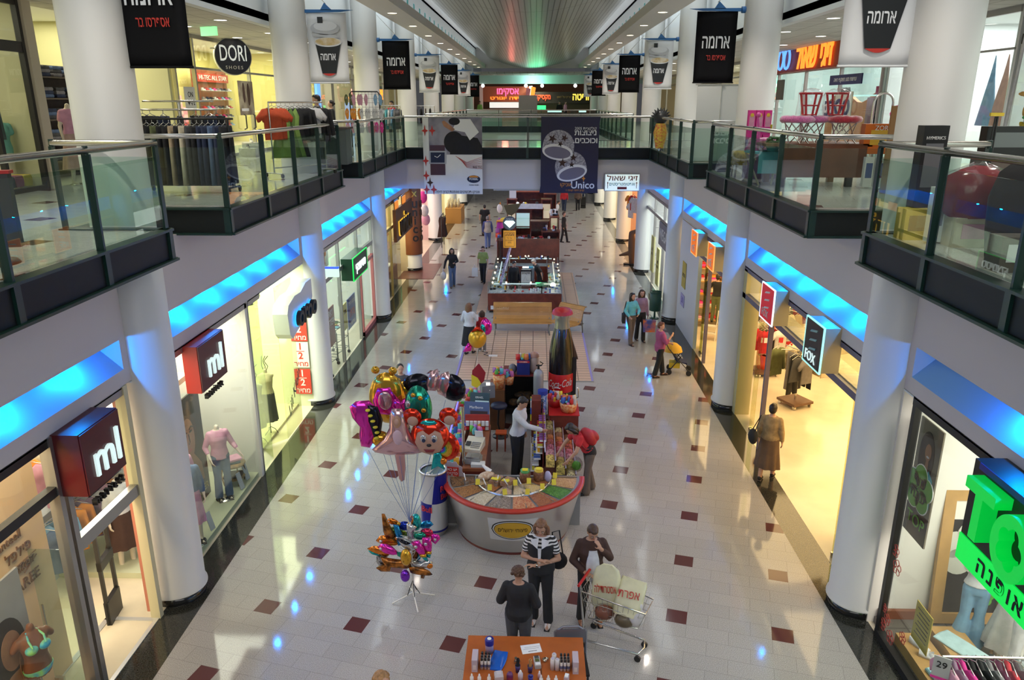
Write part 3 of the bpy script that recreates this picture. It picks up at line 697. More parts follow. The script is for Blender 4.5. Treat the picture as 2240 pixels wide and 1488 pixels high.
def folded(m,loc,label,group=None,s=(.34,.26,.05),rz=0,n=1,cat='folded clothes'):
 t=T('folded_shirt',label,cat,loc,rz,group); b=B()
 a,c,h=s[0]/2,s[1]/2,s[2]
 b.loft([[(x*a*q,y*c*q,z*h) for x,y in ((-1,-1),(0,-1.06),(1,-1),(1.04,0),(1,1),(0,1.05),(-1,1),(-1.04,0))] for z,q in ((0,.94),(.3,1),(.7,1),(1,.92))],smooth=False); b.ob('cloth',m,t)
 q=B(); q.box(-a*.3,-c*1.03,h*.35,a*.3,-c*.6,h*.99); q.ob('collar',m,t); return t
folded(DENIM,(-5.92,13.35,.55),'dark denim trousers folded on the rattan stool',rz=.4); folded(PINK,(-5.9,13.34,.6),'pink shirt folded on top of the rattan stool',rz=.7); folded(BRN,(-5.9,13.33,.26),'brown garment folded on the lower shelf of the rattan stool',rz=.2)
for y,x,l in ((11.62,-5.64,'two text show card near the frilled skirt'),(13.1,-5.66,'text show card before the rattan stool'),(13.5,-5.7,'text show card beside the rattan stool')):
 t=T('show_card','small grey '+l+' in the window','card',(x,y,.1),R(75)); B().cb((0,.02,.17),(.12,.012,.34),0,R(-15)).ob('card',mat('card grey',(.55,.56,.58),.5),t)
CLIP=mat('spot lamp grey',(.25,.25,.24),.35,.5)
def track_spot(loc,label,rz=0,e=16,m=None):
 t=T('track_spotlight',label,'lamp',loc,rz); b=B(); b.cyl((0,0,0),(0,0,-.1),.012,n=6); b.lathe([(.04,-.10),(.07,-.16),(.10,-.28),(.095,-.28),(.06,-.16)],(0,0,0),16); b.ob('shade',CLIP,t)
 B().lathe([(.085,-.262),(.001,-.262)],(0,0,0),16).ob('bulb',LAMPW,t)
for x,y in ((-5.75,11.1),(-5.75,12.0),(-5.8,14.35),(-5.85,14.9),(-5.95,15.6)): track_spot((x,y,3.62),'grey spotlight hanging above the left shop window at %s'%('the pink blouse mannequin' if y<12.5 and y>11.5 else 'the denim mannequin' if y<11.5 else 'the entrance corner' if y<14.5 else 'the white blouse dummy' if y<15 else 'the lattice skirt dummy'))
# ml signs
MLR=mat('wine red sign',(.10,.008,.010),.35); MLW=glow('white lit letter',(.80,1,.97),1.15); MLB=mat('sign black letter',(.015,.012,.012),.4)
signbox('shop_sign','wine red box sign with white ml letters over the near left doorway',-5.18,7.76,8.60,2.90,3.68,-1,.34,MLR,MLR,[('ml',.62,.04,-.04,MLW,.03)])
signbox('shop_sign','wine red box sign with white ml letters on the window left of the angled entrance',-5.28,11.15,12.17,2.86,3.64,-1,.24,mat('red sign side',(.42,.02,.012),.35),MLR,[('ml',.64,.05,-.02,MLW,.03)])
for x,y in ((-5.2,8.2),(-5.3,11.65)):
 t=T('hanging_letters','small black letters hanging under the ml sign %s'%('over the doorway' if y<9 else 'on the window'),'sign',(x,y,2.77 if y<9 else 2.75)); tx('mariett',.17,Lf(0,0,0),MLB,.03,t,spacing=1.3)
 B().box(-.04,-.36,.075,-.02,.36,.085).ob('bar',MLB,t)
# ======== left C: angled glass entrance with sale posters
shop('left',13.95,17.65,4.6,(.72,.74,.50),COOLG,430,part=(0,1))
B().box(-8,14.0,0,-5.9,17.6,.06).st('floor_entrance',mat('cream stone',(.62,.57,.38),.2))
o=frontframe(-5.55,13.98,14.62,3.0,[],ALU,'window_6',tr=False)
gl=B(); Pts=[(-5.55,14.6),(-5.95,15.05),(-5.52,15.55),(-5.50,16.6)]
for a,c in zip(Pts[:-1],Pts[1:]):
 d=Vector((c[0]-a[0],c[1]-a[1],0)); gl.cb(((a[0]+c[0])/2,(a[1]+c[1])/2,1.8),(d.length,.012,3.5),atan2(d.y,d.x))
gl.ob('glass',glass('yellowish glass',(.93,.95,.80)),o)
fig('mannequin','headless display dummy in white blouse by the angled glass','mannequin',(-6.05,15.25,.06),R(25),1.66,.88,head=False,arms=False,legs=False,skin=PAINTW,top=(WHT,0,.86),bottom=('skirt',cl('pale check',(.45,.47,.40)),.32,.02),vox=.014)
fig('mannequin','headless display dummy in cream corset and dark grey skirt by the angled glass','mannequin',(-6.0,15.82,.06),R(20),1.72,.88,head=False,arms=False,legs=False,skin=PAINTW,top=(CREAM,0,.95),bottom=('skirt',DGRY,.28,.03),vox=.014)
for x,y,l in ((-6.05,15.25,'white blouse'),(-6.0,15.82,'dark grey skirt')):
 t=T('dummy_stand','wrought iron curl stand under the %s dummy'%l,'stand',(x,y,.06)); b=B(); b.tube([(0,0,.0),(0,0,.95)],.012,6)
 for k in range(3):
  a=2*pi*k/3; b.tube([(.17*cos(a),.17*sin(a),.0),(.10*cos(a+.3),.10*sin(a+.3),.09),(0,0,.16)],.008,6)
 b.ob('leg',BLACK,t)
 b=B()
 for q in (-.06,.02,.08): b.tube([(q*.3,0,1.50),(q,0,1.62),(q*.4-.03,0,1.74),(q+.02,0,1.86)],.009,6)
 b.ob('curl',BLACK,t)
SALE=mat('sale red',(.55,.035,.02),.5); SALW=mat('sale white',(.78,.76,.70),.5)
for k,(z,red) in enumerate(((2.05,1),(1.37,0),(.67,1))):
 t=T('sale_poster',('red' if red else 'white')+' half price sale poster, %s of the column of three'%(('topmost','middle','lowest')[k]),'poster',(-5.72,17.56,z)); 
 B().box(-.2,-.01,-.33,.2,0,.33).ob('sheet',SALE if red else SALW,t); f=SALW if red else SALE
 tx('1',.24,Ff(0,-.012,.21),f,.003,t,bold=.02); tx('2',.24,Ff(0,-.012,-.03),f,.003,t,bold=.02); tx('מחיר',.17,Ff(0,-.012,-.24),f,.003,t,bold=.01)
 B().box(-.10,-.014,.085,.10,-.011,.10).ob('bar',f,t)
t=T('window_script','black handwritten script lettering on the angled entrance glass','lettering',(-5.47,16.1,.95)); tx('Lili Klein',.34,Lf(0,0,0)@Matrix.Rotation(R(38),4,'Z'),MLB,.003,t,shear=.5)
t=T('shop_sign','white cloud shaped sign with black and blue lit letters at the angled entrance','sign',(-5.22,16.3,2.95))
b=B(); F=Lf(0,0,0); b.prism([(-.85,-.42),(-.7,-.55),(.75,-.25),(.95,.0),(.95,.42),(.5,.42),(.1,.30),(-.35,.32),(-.8,.22),(-.92,.05)],F,-.33); b.ob('board',mat('sign white',(.80,.82,.86),.4),t)
BLU=glow('blue halo letter',(.03,.42,1),2.6)
tx('oroo',.66,Lf(.05,.05,-.12),BLU,.006,t,shear=.15,bold=.035); tx('oroo',.66,Lf(.10,.08,-.12),MLB,.05,t,shear=.15,bold=.02)
# ======== left D: book and gift shop
shop('left',18.4,25.7,5.5,(.62,.66,.60),(.92,1,.93),480,part=(1,1))
frontframe(-5.55,18.5,25.5,2.78,[21.0,23.3,25.45],ALU,'window_7')
PKF=mat('pink frame',(.50,.16,.16),.45)
b=B(); b.box(-5.6,23.55,.0,-5.5,25.5,.14); b.box(-5.6,23.55,0,-5.5,23.64,2.3); b.box(-5.6,25.4,0,-5.5,25.5,2.4); b.box(-5.6,23.55,2.26,-5.5,25.5,2.36); b.st('trim_11',PKF)
GSG=glow('green sign glow',(.01,.75,.10),1.6); GSD=mat('green sign dark',(.005,.05,.02),.4); WL=glow('white lit script',(.93,1,.96),1.8)
t=signbox('shop_sign','green edged dark sign with white lit script on the book shop',-5.22,21.35,23.2,2.36,3.0,-1,.34,GSD,GSD,[('סטימצקי',.36,0,0,WL,.02)],edge=GSG)
t=T('exit_sign','small blue and white lit sign at the book shop corner','sign',(-5.35,19.15,3.1)); B().box(-.3,-.04,-.12,.3,.04,.10).ob('face',glow('white green face',(.75,1,.85),1.2),t); B().box(-.3,-.05,.10,.3,.05,.14).ob('cap',glow('blue cap',(.05,.12,.9),1.2),t)
SHELF=mat('pale shelf',(.62,.64,.60),.5)
BOOKM=[mat('book %d'%i,c,.5) for i,c in enumerate([(.45,.05,.05),(.06,.12,.35),(.60,.55,.45),(.10,.30,.14),(.65,.42,.06),(.30,.10,.25),(.72,.72,.70),(.05,.05,.06),(.10,.35,.42)])]
def bookshelf(x,y0,y1,s,zs,label,place,dense=.9,d=.3):
 t=T('bookshelf',label,'shelf',(x,(y0+y1)/2,0)); L=y1-y0; b=B(); b.box(min(0,-s*-.0)-.02,-L/2,0,.02,L/2,zs[-1]+.35); b.ob('back',SHELF,t)
 for z in zs: B().box(min(0,-s*d),-L/2,z-.025,max(0,-s*d),L/2,z).ob('shelf',SHELF,t)
 src={}
 for z in zs:
  y=-L/2+.02
  while y<L/2-.06:
   wd=rnd.choice((.04,.06,.09,.16)); h=rnd.uniform(.18,.27); m=rnd.choice(BOOKM)
   if rnd.random()<dense:
    key=(wd,m.name); loc=(x-s*d*.55,(y0+y1)/2+y+wd/2,z)
    if key in src: dup(src[key],loc,scale=(1,1,h/.22))
    else:
     o=tag(B().cb((0,0,.11),(d*.7,wd*.94,.22)).ob('book',m),'%s standing on %s'%('book or boxed gift',place),'book','books on '+place); o.location=loc; o.scale=(1,1,h/.22); src[key]=o
   y+=wd
bookshelf(-10.6,18.6,25.6,-1,(.3,.75,1.2,1.65,2.1),'long pale bookshelf along the back of the book shop','the back shelf of the book shop',.75)
t=T('poster','white hanging poster with a red flower inside the book shop window','poster',(-6.3,22.3,3.05)); B().box(-.01,-.42,-.5,.01,.42,.5).ob('sheet',mat('poster white',(.68,.72,.68),.5),t)
b=B()
for k in range(6): a=k*1.05; b.prism(ov(.16*cos(a),.16*sin(a)+.05,.12,.08),Lf(.012,0,0),.004)
b.prism([(-.03,-.4),(.03,-.4),(.02,0),(-.02,0)],Lf(.012,0,0),.004); b.ob('flower',mat('flower red',(.45,.09,.07),.5),t)
def placard(lab,y,z,w_,h,m,texts,x=-5.62,nm='placard'):
 t=T(nm,lab,'poster',(x,y,z)); B().box(-.01,-w_/2,-h/2,.01,w_/2,h/2).ob('sheet',m,t)
 for body,sz,du,dv,tm in texts: tx(body,sz,Lf(.014,du,dv),tm,.003,t)
PW=mat('paper white',(.8,.8,.78),.6)
placard('dark red HARRY POTTER poster in the book shop window',19.9,1.35,1.1,1.1,mat('poster brick',(.24,.035,.04),.5),[('HARRY\nPOTTER',.26,0,.25,PW)])
placard('blue price poster with red figures in the book shop window',22.5,1.15,1.0,.95,mat('poster blue',(.03,.10,.35),.5),[('מבצע ספר',.17,0,.3,PW),('1978',.34,0,-.05,SALE),('לכל קונה',.13,0,-.34,PW)])
placard('yellow notice beside the blue price poster',21.65,1.2,.5,.8,mat('notice yellow',(.70,.62,.12),.5),[('50%',.17,0,.15,BLK)])
placard('small white letter card above the blue price poster',21.2,1.85,.4,.3,PW,[('P',.25,0,0,SALE)])
GRNM=mat('wire grey',(.16,.18,.17),.4,.6)
def trolley(lab,x,y,rz,h=.95,stock=GRNC):
 t=T('display_trolley',lab,'trolley',(x,y,0),rz); b=B(); a,c=.42,.26
 for sx in (-1,1):
  for sy in (-1,1): b.tube([(sx*a,sy*c,.09),(sx*a,sy*c,h)],.014,6)
 for z in (.22,.55,h):
  b.tube([(-a,-c,z),(a,-c,z),(a,c,z),(-a,c,z)],.011,6,closed=True)
  for q in (-.2,0,.2): b.tube([(q,-c,z),(q,c,z)],.005,5)
 b.ob('frame',GRNM,t)
 for sx in (-1,1):
  for sy in (-1,1): B().cyl((sx*a-.015,sy*c,.05),(sx*a+.015,sy*c,.05),.05,n=12).ob('wheel',BLACK,t)
 return t
for i,(y,x) in enumerate(((19.3,-5.9),(20.4,-6.0),(21.5,-5.95))):
 trolley(('grey wire display trolley of bargain books behind the dark red poster','middle grey wire book trolley of the row inside the book shop window','grey wire book trolley under the blue price poster')[i],x,y,R(80))
 for q in range(7):
  o=tag(B().cb((0,0,.02),(.2,.14,.04)).ob('book',BOOKM[(q*2+i)%9]),'paperback lying on a wire trolley in the book shop window','book','books on the wire trolleys'); o.location=(x+rnd.uniform(-.15,.15),y+rnd.uniform(-.35,.35),.965+.0*q+(.045*(q%3))); o.rotation_euler=(0,0,rnd.uniform(0,3))
# ======== left E: jewellery shop
shop('left',26.5,33.7,4.5,(.70,.58,.34),(1,.88,.6),420)
BRP=mat('brown panel',(.10,.028,.012),.35,noise=(5,.25))
frontframe(-5.55,26.5,31,2.7,[29.0],mat('brass frame',(.45,.36,.14),.4,.4),'window_8')
t=T('shop_sign','brown fascia with glowing yellow letters on the jewellery shop','sign',(-5.3,31.0,2.75)); B().box(-.12,-2.0,-.62,0,2.0,.62).ob('panel',BRP,t)
YG=glow('amber letter',(1,.55,.05),1.6); tx('unico',1.25,Lf(.02,-.2,-.08),YG,.01,t,bold=.02); tx('unico',1.25,Lf(.06,-.12,-.08),MLB,.05,t)
ORB=glow('orange lamp box',(1,.30,.03),1.0)
for y,l in ((29.6,'nearer'),(31.3,'farther')): t=T('wall_lamp','small orange lit panel above the jewellery sign, the %s one'%l,'lamp',(-5.35,y,3.5)); B().box(-.03,-.35,-.16,0,.35,.16).ob('panel',ORB,t); B().box(-.06,-.38,-.19,-.03,.38,.19).ob('frame',BRP,t)
t=T('column_cladding','tall brown sleeve with vertical Unico lettering round the fourth left column','sign',(XL,34,0))
B().lathe([(.44,.75),(.44,3.95)],(0,0,0),36).ob('sleeve',mat('copper brown',(.20,.065,.022),.4),t)
for k,ch in enumerate('unico'):
 for a,m in ((-62,MLB),(-10,MLB)): tx(ch,.62 if k==0 else .55,Matrix.Rotation(R(a+90),4,'Z')@frame((0,-.445,3.05-k*.38),(1,0,0),(0,0,1)),m,.006,t,bold=.02)
tx('x',.5,Matrix.Rotation(R(28),4,'Z')@frame((0,-.445,3.5),(1,0,0),(0,0,1)),mat('gold letter',(.65,.42,.05),.4),.006,t)
B().box(-5.9,32.0,0,-4.35,35.3,.012).st('floor_mat',mat('red brown mat',(.15,.045,.035),.3,noise=(3,.25)))
def cabinet_glow(lab,x,y,rz,w_,h):
 t=T('display_cabinet',lab,'cabinet',(x,y,0),rz); B().cb((0,0,.45),(w_,.5,.9)).ob('base',BRP,t); B().cb((0,0,.9+h/2),(w_,.48,h)).ob('glass_case',GLASS,t)
 B().cb((0,.1,.93),(w_*.9,.3,.03)).ob('tray',glow('lit tray',(1,.95,.8),1.3),t); b=B(); b.cb((0,0,.9+h),(w_,.5,.03)); b.ob('lid',BRP,t)
cabinet_glow('brown jewellery cabinet with lit glass in the left window by the copper column',-5.95,29.9,R(90),2.2,.9); cabinet_glow('lit jewellery cabinet farther inside the left jewellery shop',-6.6,32.5,R(90),1.6,.9)
for k in range(5):
 t=T('wall_shelf','amber shoe shelf inside the jewellery end window, level %s from the floor'%('one','two','three','four','five')[k],'shelf',(-6.3,27.9,.35+k*.42)); B().box(-.18,-.5,0,.18,.5,.03).ob('board',mat('amber wood',(.55,.28,.04),.4),t); B().box(-.19,-.5,-.36,-.17,.5,0).ob('back',mat('amber wood',(.55,.28,.04),.4),t)
# beyond: simple lit bays
for y0,col,lc,pw in ((34.3,(.66,.45,.45),(1,.85,.75),300),(42.3,(.62,.58,.40),(1,.9,.6),300),(50.3,(.5,.5,.4),(1,.95,.8),260)): shop('left',y0,y0+7.6,4,col,lc,pw)
for y0,col,lc,pw in ((34.3,(.62,.35,.22),(1,.7,.4),300),(42.3,(.55,.5,.4),(1,.88,.66),300),(50.3,(.5,.5,.45),(1,.95,.8),260)): shop('right',y0,y0+7.6,4,col,lc,pw)
# ======== right A: young fashion window with green sign
shop('right',2.5,9.62,4.5,(.80,.77,.70),(1,.95,.86),420)
o=frontframe(5.0,2.6,9.32,3.0,[9.28],DKFRAME,'window_9',tr=False); B().box(4.94,2.6,0,5.06,9.3,.10).ob('sill',DKFRAME,o)
B().box(5.05,2.6,0,9.4,9.6,.1).st('floor_display_right',tilemat('grey display tile',(.16,.14,.12),(.08,.07,.06),.6,.3))
B().box(5.08,9.5,.1,9,9.56,.24).st('baseboard_right',mat('red brown skirting',(.22,.07,.03),.5))
t=T('poster','tall poster of a smiling long haired woman with green flower badge','poster',(5.22,9.25,1.62)); B().box(0,-.29,0,.02,.29,1.68).ob('sheet',mat('poster khaki',(.20,.17,.12),.5,noise=(2,.3)),t)
F=Rf(-.002,0,0); b=B(); b.prism(ov(-.02,1.20,.19,.36),F,.003); b.ob('printed_hair',HDK,t)
b=B(); b.prism(ov(.02,1.28,.075,.12),F,.006); b.prism([(-.02,.95),(.07,.95),(.06,1.18),(0,1.18)],F,.005); b.prism(ov(-.15,.55,.06,.12),F,.006); b.prism(ov(.13,.55,.05,.14),F,.006); b.ob('printed_face',mat('printed brown skin',(.33,.15,.08),.5),t)
b=B(); b.prism([(.06,.55),(.24,.55),(.22,.95),(.1,1.05),(.03,.9)],F,.005); b.ob('printed_jacket',TURQ,t)
b=B(); b.prism(ov(.03,1.22,.035,.014),F,.009); b.ob('printed_smile',WHT,t)
def flower(b,F,cx,cy,r,d):
 for k in range(5): a=pi/2+2*pi*k/5; b.prism(ov(cx+r*.55*cos(a),cy+r*.55*sin(a),r*.48,r*.48,20),F,d)
b=B(); flower(b,F,-.04,.72,.345,.008); b.ob('badge_rim',PW,t); b=B(); flower(b,F,-.04,.72,.33,.011); b.ob('badge',mat('badge green',(.10,.35,.04),.5),t)
tx('סוף\nעונה',.2,Rf(-.014,.04,.72),BLK,.003,t,bold=.01); b=B(); b.box(-.004,-.29,0,0,.29,.42); b.ob('foot_band',BLACK,t); tx('TOP',.24,Rf(-.007,0,.25),mat('badge green',(.1,.35,.04),.5),.004,t)
FLR=mat('flower outline red',(.40,.05,.04),.5)
t=T('window_flowers','red outline flower stickers on the lower corner of the right fashion window','sticker',(4.985,9.1,.0))
def oflower(b,y,z,r):
 for k in range(5):
  a=2*pi*k/5+.3; b.tube([(0,y+r*(.55*cos(a)+.4*cos(q)),z+r*(.55*sin(a)+.4*sin(q))) for q in [2*pi*i/9 for i in range(9)]],.005,4,closed=True)
b=B()
for y,z,r in ((.1,.25,.10),(.0,.40,.09),(-.15,.22,.11),(.12,.5,.07),(-.45,.45,.09),(.08,1.45,.10),(-.02,1.25,.12)): oflower(b,y,z,r)
b.ob('outline',FLR,t)
OAK=mat('oak',(.50,.29,.10),.45,noise=(4,.15))
t=T('framed_board','large oak framed black board with pale flower leaning on the right shop wall','picture',(6.25,9.46,.12)); t.rotation_euler=(R(-5),0,0); b=B(); b.box(-.5,-.07,0,.6,.0,.16); b.box(-.5,-.07,1.9,.6,0,2.06); b.box(-.5,-.07,.16,-.34,0,1.9); b.box(.44,-.07,.16,.6,0,1.9); b.ob('frame',OAK,t)
B().box(-.34,-.03,.16,.44,-.01,1.9).ob('board',BLACK,t); b=B(); flower(b,Ff(0,-.032,0),-.05,1.15,.42,.004); b.ob('pale_flower',mat('pale flower',(.58,.58,.50),.5),t); b=B(); flower(b,Ff(0,-.032,0),.25,.4,.14,.004); b.ob('green_flower',mat('badge green',(.1,.35,.04),.5),t)
fig('mannequin','mannequin legs in flared light blue jeans behind the right fashion window','mannequin',(6.05,8.98,.1),R(-20),1.72,.92,head=False,arms=False,skin=PAINTW,top=(WHT,0,.96),bottom=('trousers',LDEN,.09,.075),vox=.014,base=STEEL)
fig('mannequin','mannequin in long white tiered skirt behind the right fashion window','mannequin',(6.42,8.72,.1),R(-20),1.68,.92,head=False,arms=False,skin=PAINTW,top=(WHT,0,.96),bottom=('skirt',cl('ivory',(.62,.60,.57)),.16,.14),vox=.016,base=STEEL)
fig('mannequin','mannequin in white trousers and belt at the right frame edge','mannequin',(6.32,8.28,.1),R(-20),1.66,.92,head=False,arms=False,skin=PAINTW,top=(WHT,0,.98),bottom=('trousers',WHT,.4,.02),vox=.016,base=STEEL)
t=T('display_block','low oak display block with white shoes by the right fashion window','plinth',(5.28,8.55,.1)); B().box(-.2,-1.4,0,.2,.45,.16).ob('block',OAK,t)
t=T('display_block','low oak display block under the striped turquoise top','plinth',(5.75,8.5,.1)); B().box(-.2,-.6,0,.22,.55,.24).ob('block',OAK,t)
folded(cl('turquoise stripes',(.42,.60,.62)),(5.76,8.62,.34),'turquoise and white striped top laid on the oak block',s=(.3,.6,.03),rz=.5); folded(cl('aqua',(.35,.60,.66)),(5.3,8.12,.26),'aqua camisole crumpled at the corner of the oak block',s=(.3,.34,.06),rz=.2)
for k,(x,y,r) in enumerate(((5.27,8.72,.5),(5.3,8.5,1.0))):
 t=T('wedge_shoe','white wedge shoe on the oak block, %s the window corner'%('nearer' if k==0 else 'farther from'),'shoe',(x,y,.26),r); b=B(); b.loft([[(-.05,-.13,0),(.05,-.13,0),(.05,-.13,.02),(-.05,-.13,.02)],[(-.055,0,0),(.055,0,0),(.055,0,.05),(-.055,0,.05)],[(-.045,.13,0),(.045,.13,0),(.045,.13,.10),(-.045,.13,.10)]]); b.ob('wedge',WHT,t); B().lathe([(.058,0),(.05,.05),(.035,.06)],(0,-.04,.03),14,a0=0,a1=pi).ob('strap',WHT,t)
placard2=T('notice','yellow handwritten notice on the right fashion window','poster',(5.03,8.35,.85)); B().box(0,-.2,-.28,.01,.2,.28).ob('sheet',mat('mustard paper',(.48,.36,.05),.6),placard2); b=B()
for k in range(7): b.box(-.003,-.15,.2-k*.06,0,.15-.04*(k%2),.205-k*.06+.008)
b.ob('writing',BRN,placard2)
# rack of clothes at the right bottom corner
t=T('clothes_rail','chrome clothes rail with price card before the right fashion window','rack',(5.0,6.95,0)); b=B(); b.tube([(-.48,.08,1.5),(1.2,.08,1.5)],.016,8); b.ob('rail',STEEL,t); b=B()
for x in (-.45,1.15): b.tube([(x,.08,0),(x,.08,1.5)],.016,8); b.tube([(x,-.2,.02),(x,.36,.02)],.014,6)
b.ob('upright',STEEL,t)
t2=T('price_card','pink framed price card reading 29 on the clothes rail','card',(4.50,6.98,1.52),R(-30)); B().cb((0,0,-.12),(.17,.012,.26)).ob('card',mat('card grey2',(.42,.42,.42),.4),t2); tx('29',.11,Ff(0,-.009,-.09),BLK,.003,t2); b=B(); b.cb((0,-.003,-.26),(.18,.016,.03)); b.ob('edge',HOTP,t2)
rail_of([('tee',m) for m in (PINK,MAUVE,HOTP,BLK,BLK,GRYC,BLK,REDC,BLK,WHT,BLK,BLK,DGRY,PINK,BLK,BLK)],4.56,7.03,6.1,7.03,1.5,'clothes on the rail at the right bottom corner',lambda k,m:'%s top on black hanger on the rail at the right bottom corner'%cname(m),w=.9)
# green sign
GB=glow('sign green band',(.0,.80,.08),1.15); GL=glow('sign green letters',(.0,.62,.06),1.0)
t=T('shop_sign','large black sign with green TOP letters and lit green band at the right edge','sign',(4.62,6.2,3.2))
B().box(0,-1.7,-.30,.32,1.1,.57).ob('panel',BLACK,t); B().box(-.015,-1.7,-.60,.32,1.1,-.30).ob('lit_band',GB,t)
tx('T',.80,Rf(-.08,.66,.14),GL,.09,t,bold=.03)
def ringletter(F,m,R0,d):
 b=B(); n=60; vs=[]
 for z in (0,d):
  for k in range(n):
   a=2*pi*k/n; rr=R0*.52+R0*.16*abs(cos(2.5*a))
   vs+= [F@Vector((R0*cos(a)*.95,R0*sin(a)*1.1,z)),F@Vector((rr*cos(a)*.95,rr*sin(a)*1.1,z))]
 fs=[]
 for k in range(n):
  q=(k+1)%n; a,bq,c,dd=2*k,2*k+1,2*q,2*q+1; N=2*n
  fs+=[(a+N,c+N,dd+N,bq+N),(a,c,c+N,a+N),(bq,bq+N,dd+N,dd)]
 b.add(vs,fs); return b.ob('lettering',m,t)
ringletter(Rf(-.02,.10,.12),GL,.30,.15)
tx('P',.80,Rf(-.08,-.52,.14),GL,.09,t,bold=.03)
tx('בתי אופנה',.26,Rf(-.018,.05,-.45),BLK,.004,t,bold=.012,spacing=1.25)
B().box(-.01,-1.7,.50,.0,1.0,.57).ob('blue_edge',mat('blue edge',(.02,.025,.25),.4),t)
# ======== right B + C: big clothes shop over two bays
shop('right',9.72,25.9,7.5,(.80,.64,.36),(1,.70,.32),1150,part=(1,1),n=3)
PURF=mat('slate purple frame',(.13,.11,.16),.4)
o=frontframe(5.0,10.4,17.6,2.98,[15.4],PURF,'window_10',glassy=False); g=B(); g.box(4.995,10.4,3.04,5.01,17.6,3.56); g.ob('glass',GLASS,o)
b=B(); b.box(5.03,10.4,3.02,5.35,17.6,3.06); b.ob('ledge',CREAM,o)
o=frontframe(5.0,18.4,22.6,2.98,[21.2],PURF,'window_11',glassy=False); g=B(); g.box(4.995,18.4,3.04,5.01,22.6,3.56); g.ob('glass',GLASS,o)
YJ=mat('olive cream jamb',(.52,.46,.24),.5)
B().box(4.95,17.35,0,5.3,17.62,3.6).st('trim_12',YJ); B().box(4.95,22.55,0,5.06,25.5,3.6).st('wall_right_panel',mat('white panel',(.70,.70,.74),.4))
gly=glass('olive glass',(.80,.84,.62))
for j,(y0,x0,l) in enumerate(((16.1,5.05,'beside the second right column'),(21.75,5.05,'by the white panel'),(10.95,5.05,'by the nearest right column'))):
 t=T('folding_glass_door','stack of folded glass door leaves '+l,'door',(x0,y0,0))
 for k in range(4):
  lf=B(); lf.box(.0,-.008,.05,.85,.008,2.9); g=lf.ob('leaf',gly,t); g.location=(.0,.09*k+ (0),0); g.rotation_euler=(0,0,R(72 if j<2 else 60))
  f=B(); f.box(-.02,-.02,.0,.05,.02,.1); q=f.ob('patch_fitting',STEEL,t); q.location=(.0,.09*k,0)
sgR=glow('fox red face',(.45,.004,.015),.9); sgO=glow('orange face',(.85,.16,.0),.95); EDGW=glow('white edge',(.9,.97,1),1.6); EDGO=glow('orange edge',(1,.45,.12),1.2)
BEI=mat('beige metal',(.40,.33,.20),.4); WG=mat('wing white',(.82,.80,.78),.4)
for nm,y0,y1,z0,z1,face,edge in (('red',14.40,15.2,3.12,3.82,sgR,EDGW),('black',11.78,12.56,3.08,3.84,BLACK,glow('teal edge',(.45,1,.9),1.3)),('farther orange',21.68,22.42,3.08,3.74,sgO,EDGO),('nearer orange',19.52,20.2,3.10,3.75,sgO,EDGO)):
 t=signbox('shop_sign','%s rounded box sign with white FOX letters over the right clothes shop'%nm,4.68,y0,y1,z0,z1,1,.3,BEI,face,[('FOX',.21 if nm!='black' else .24,.06,-(z1-z0)/2+.14,WG if nm!='black' else MLW,.01)],edge)
 b=B()
 for k in range(3): b.prism([(-.16,.0),(.14,.06),(.16,.10),(-.10,.05)],Rf(-.022,0,.18-k*.155),.012)
 b.ob('wing_mark',WG if nm!='black' else mat('teal mark',(.25,.5,.5),.3),t)
# racks
RBASE=mat('rack base',(.14,.07,.04),.45)
def floor_rack(lab,x,y,rz,items,group,place,red=False):
 t=T('clothes_stand',lab,'rack',(x,y,0),rz); B().cb((0,0,.13),(.62,.62,.06)).ob('base',RBASE,t)
 for sx in (-1,1):
  for sy in (-1,1): B().cyl((sx*.25-.02,sy*.25,.05),(sx*.25+.02,sy*.25,.05),.05,n=10).ob('caster',STEEL,t)
 b=B(); b.tube([(0,0,.15),(0,0,1.62)],.025,8); b.ob('post',STEEL,t); b=B()
 for sx in (-1,1): b.tube([(0,0,1.3),(sx*.22,0,1.5),(sx*.62,0,1.56)],.014,6)
 b.tube([(0,-.5,1.45),(0,.5,1.45)],.014,6); b.ob('arm',STEEL,t)
 if red: B().lathe([(.10,.15),(.14,.55),(.10,.55)],(0,0,0),12).ob('bucket',mat('red bucket',(.65,.06,.01),.4),t)
 M=Matrix.Rotation(rz,4,'Z')
 for i,(k,m,px,py,tr) in enumerate(items):
  p=M@Vector((px,py,0)); garment(k,m,(x+p.x,y+p.y,1.40 if abs(px)<.1 else 1.44),rz+(0 if abs(py)>.3 else rnd.uniform(-.1,.1))+(R(90) if abs(px)>.1 and abs(py)<.2 else 0),'%s %s hanging on the %s'%(cname(m),{'tee':'t-shirt','shirt':'shirt','dress':'dress','trousers':'trousers','skirt':'skirt'}[k],place),group,.85,trim=tr)
floor_rack('wheeled clothes stand with grey and white shirts on the cream shop floor',6.62,18.0,R(25),[('tee',GRYC,-.25,-.52,None),('skirt',DGRY,-.45,-.38,None),('trousers',BLK,-.35,-.2,None),('trousers',GRYC,-.25,0,None),('trousers',DGRY,.05,.1,None),('trousers',BLK,.3,0,None),('tee',CREAM,.55,-.35,REDC),('tee',BEIGE,.45,-.1,None),('shirt',OLIVE,-.3,.45,None),('tee',CREAM,.2,.5,None)],'clothes on the nearest right shop stand','stand on the cream shop floor')
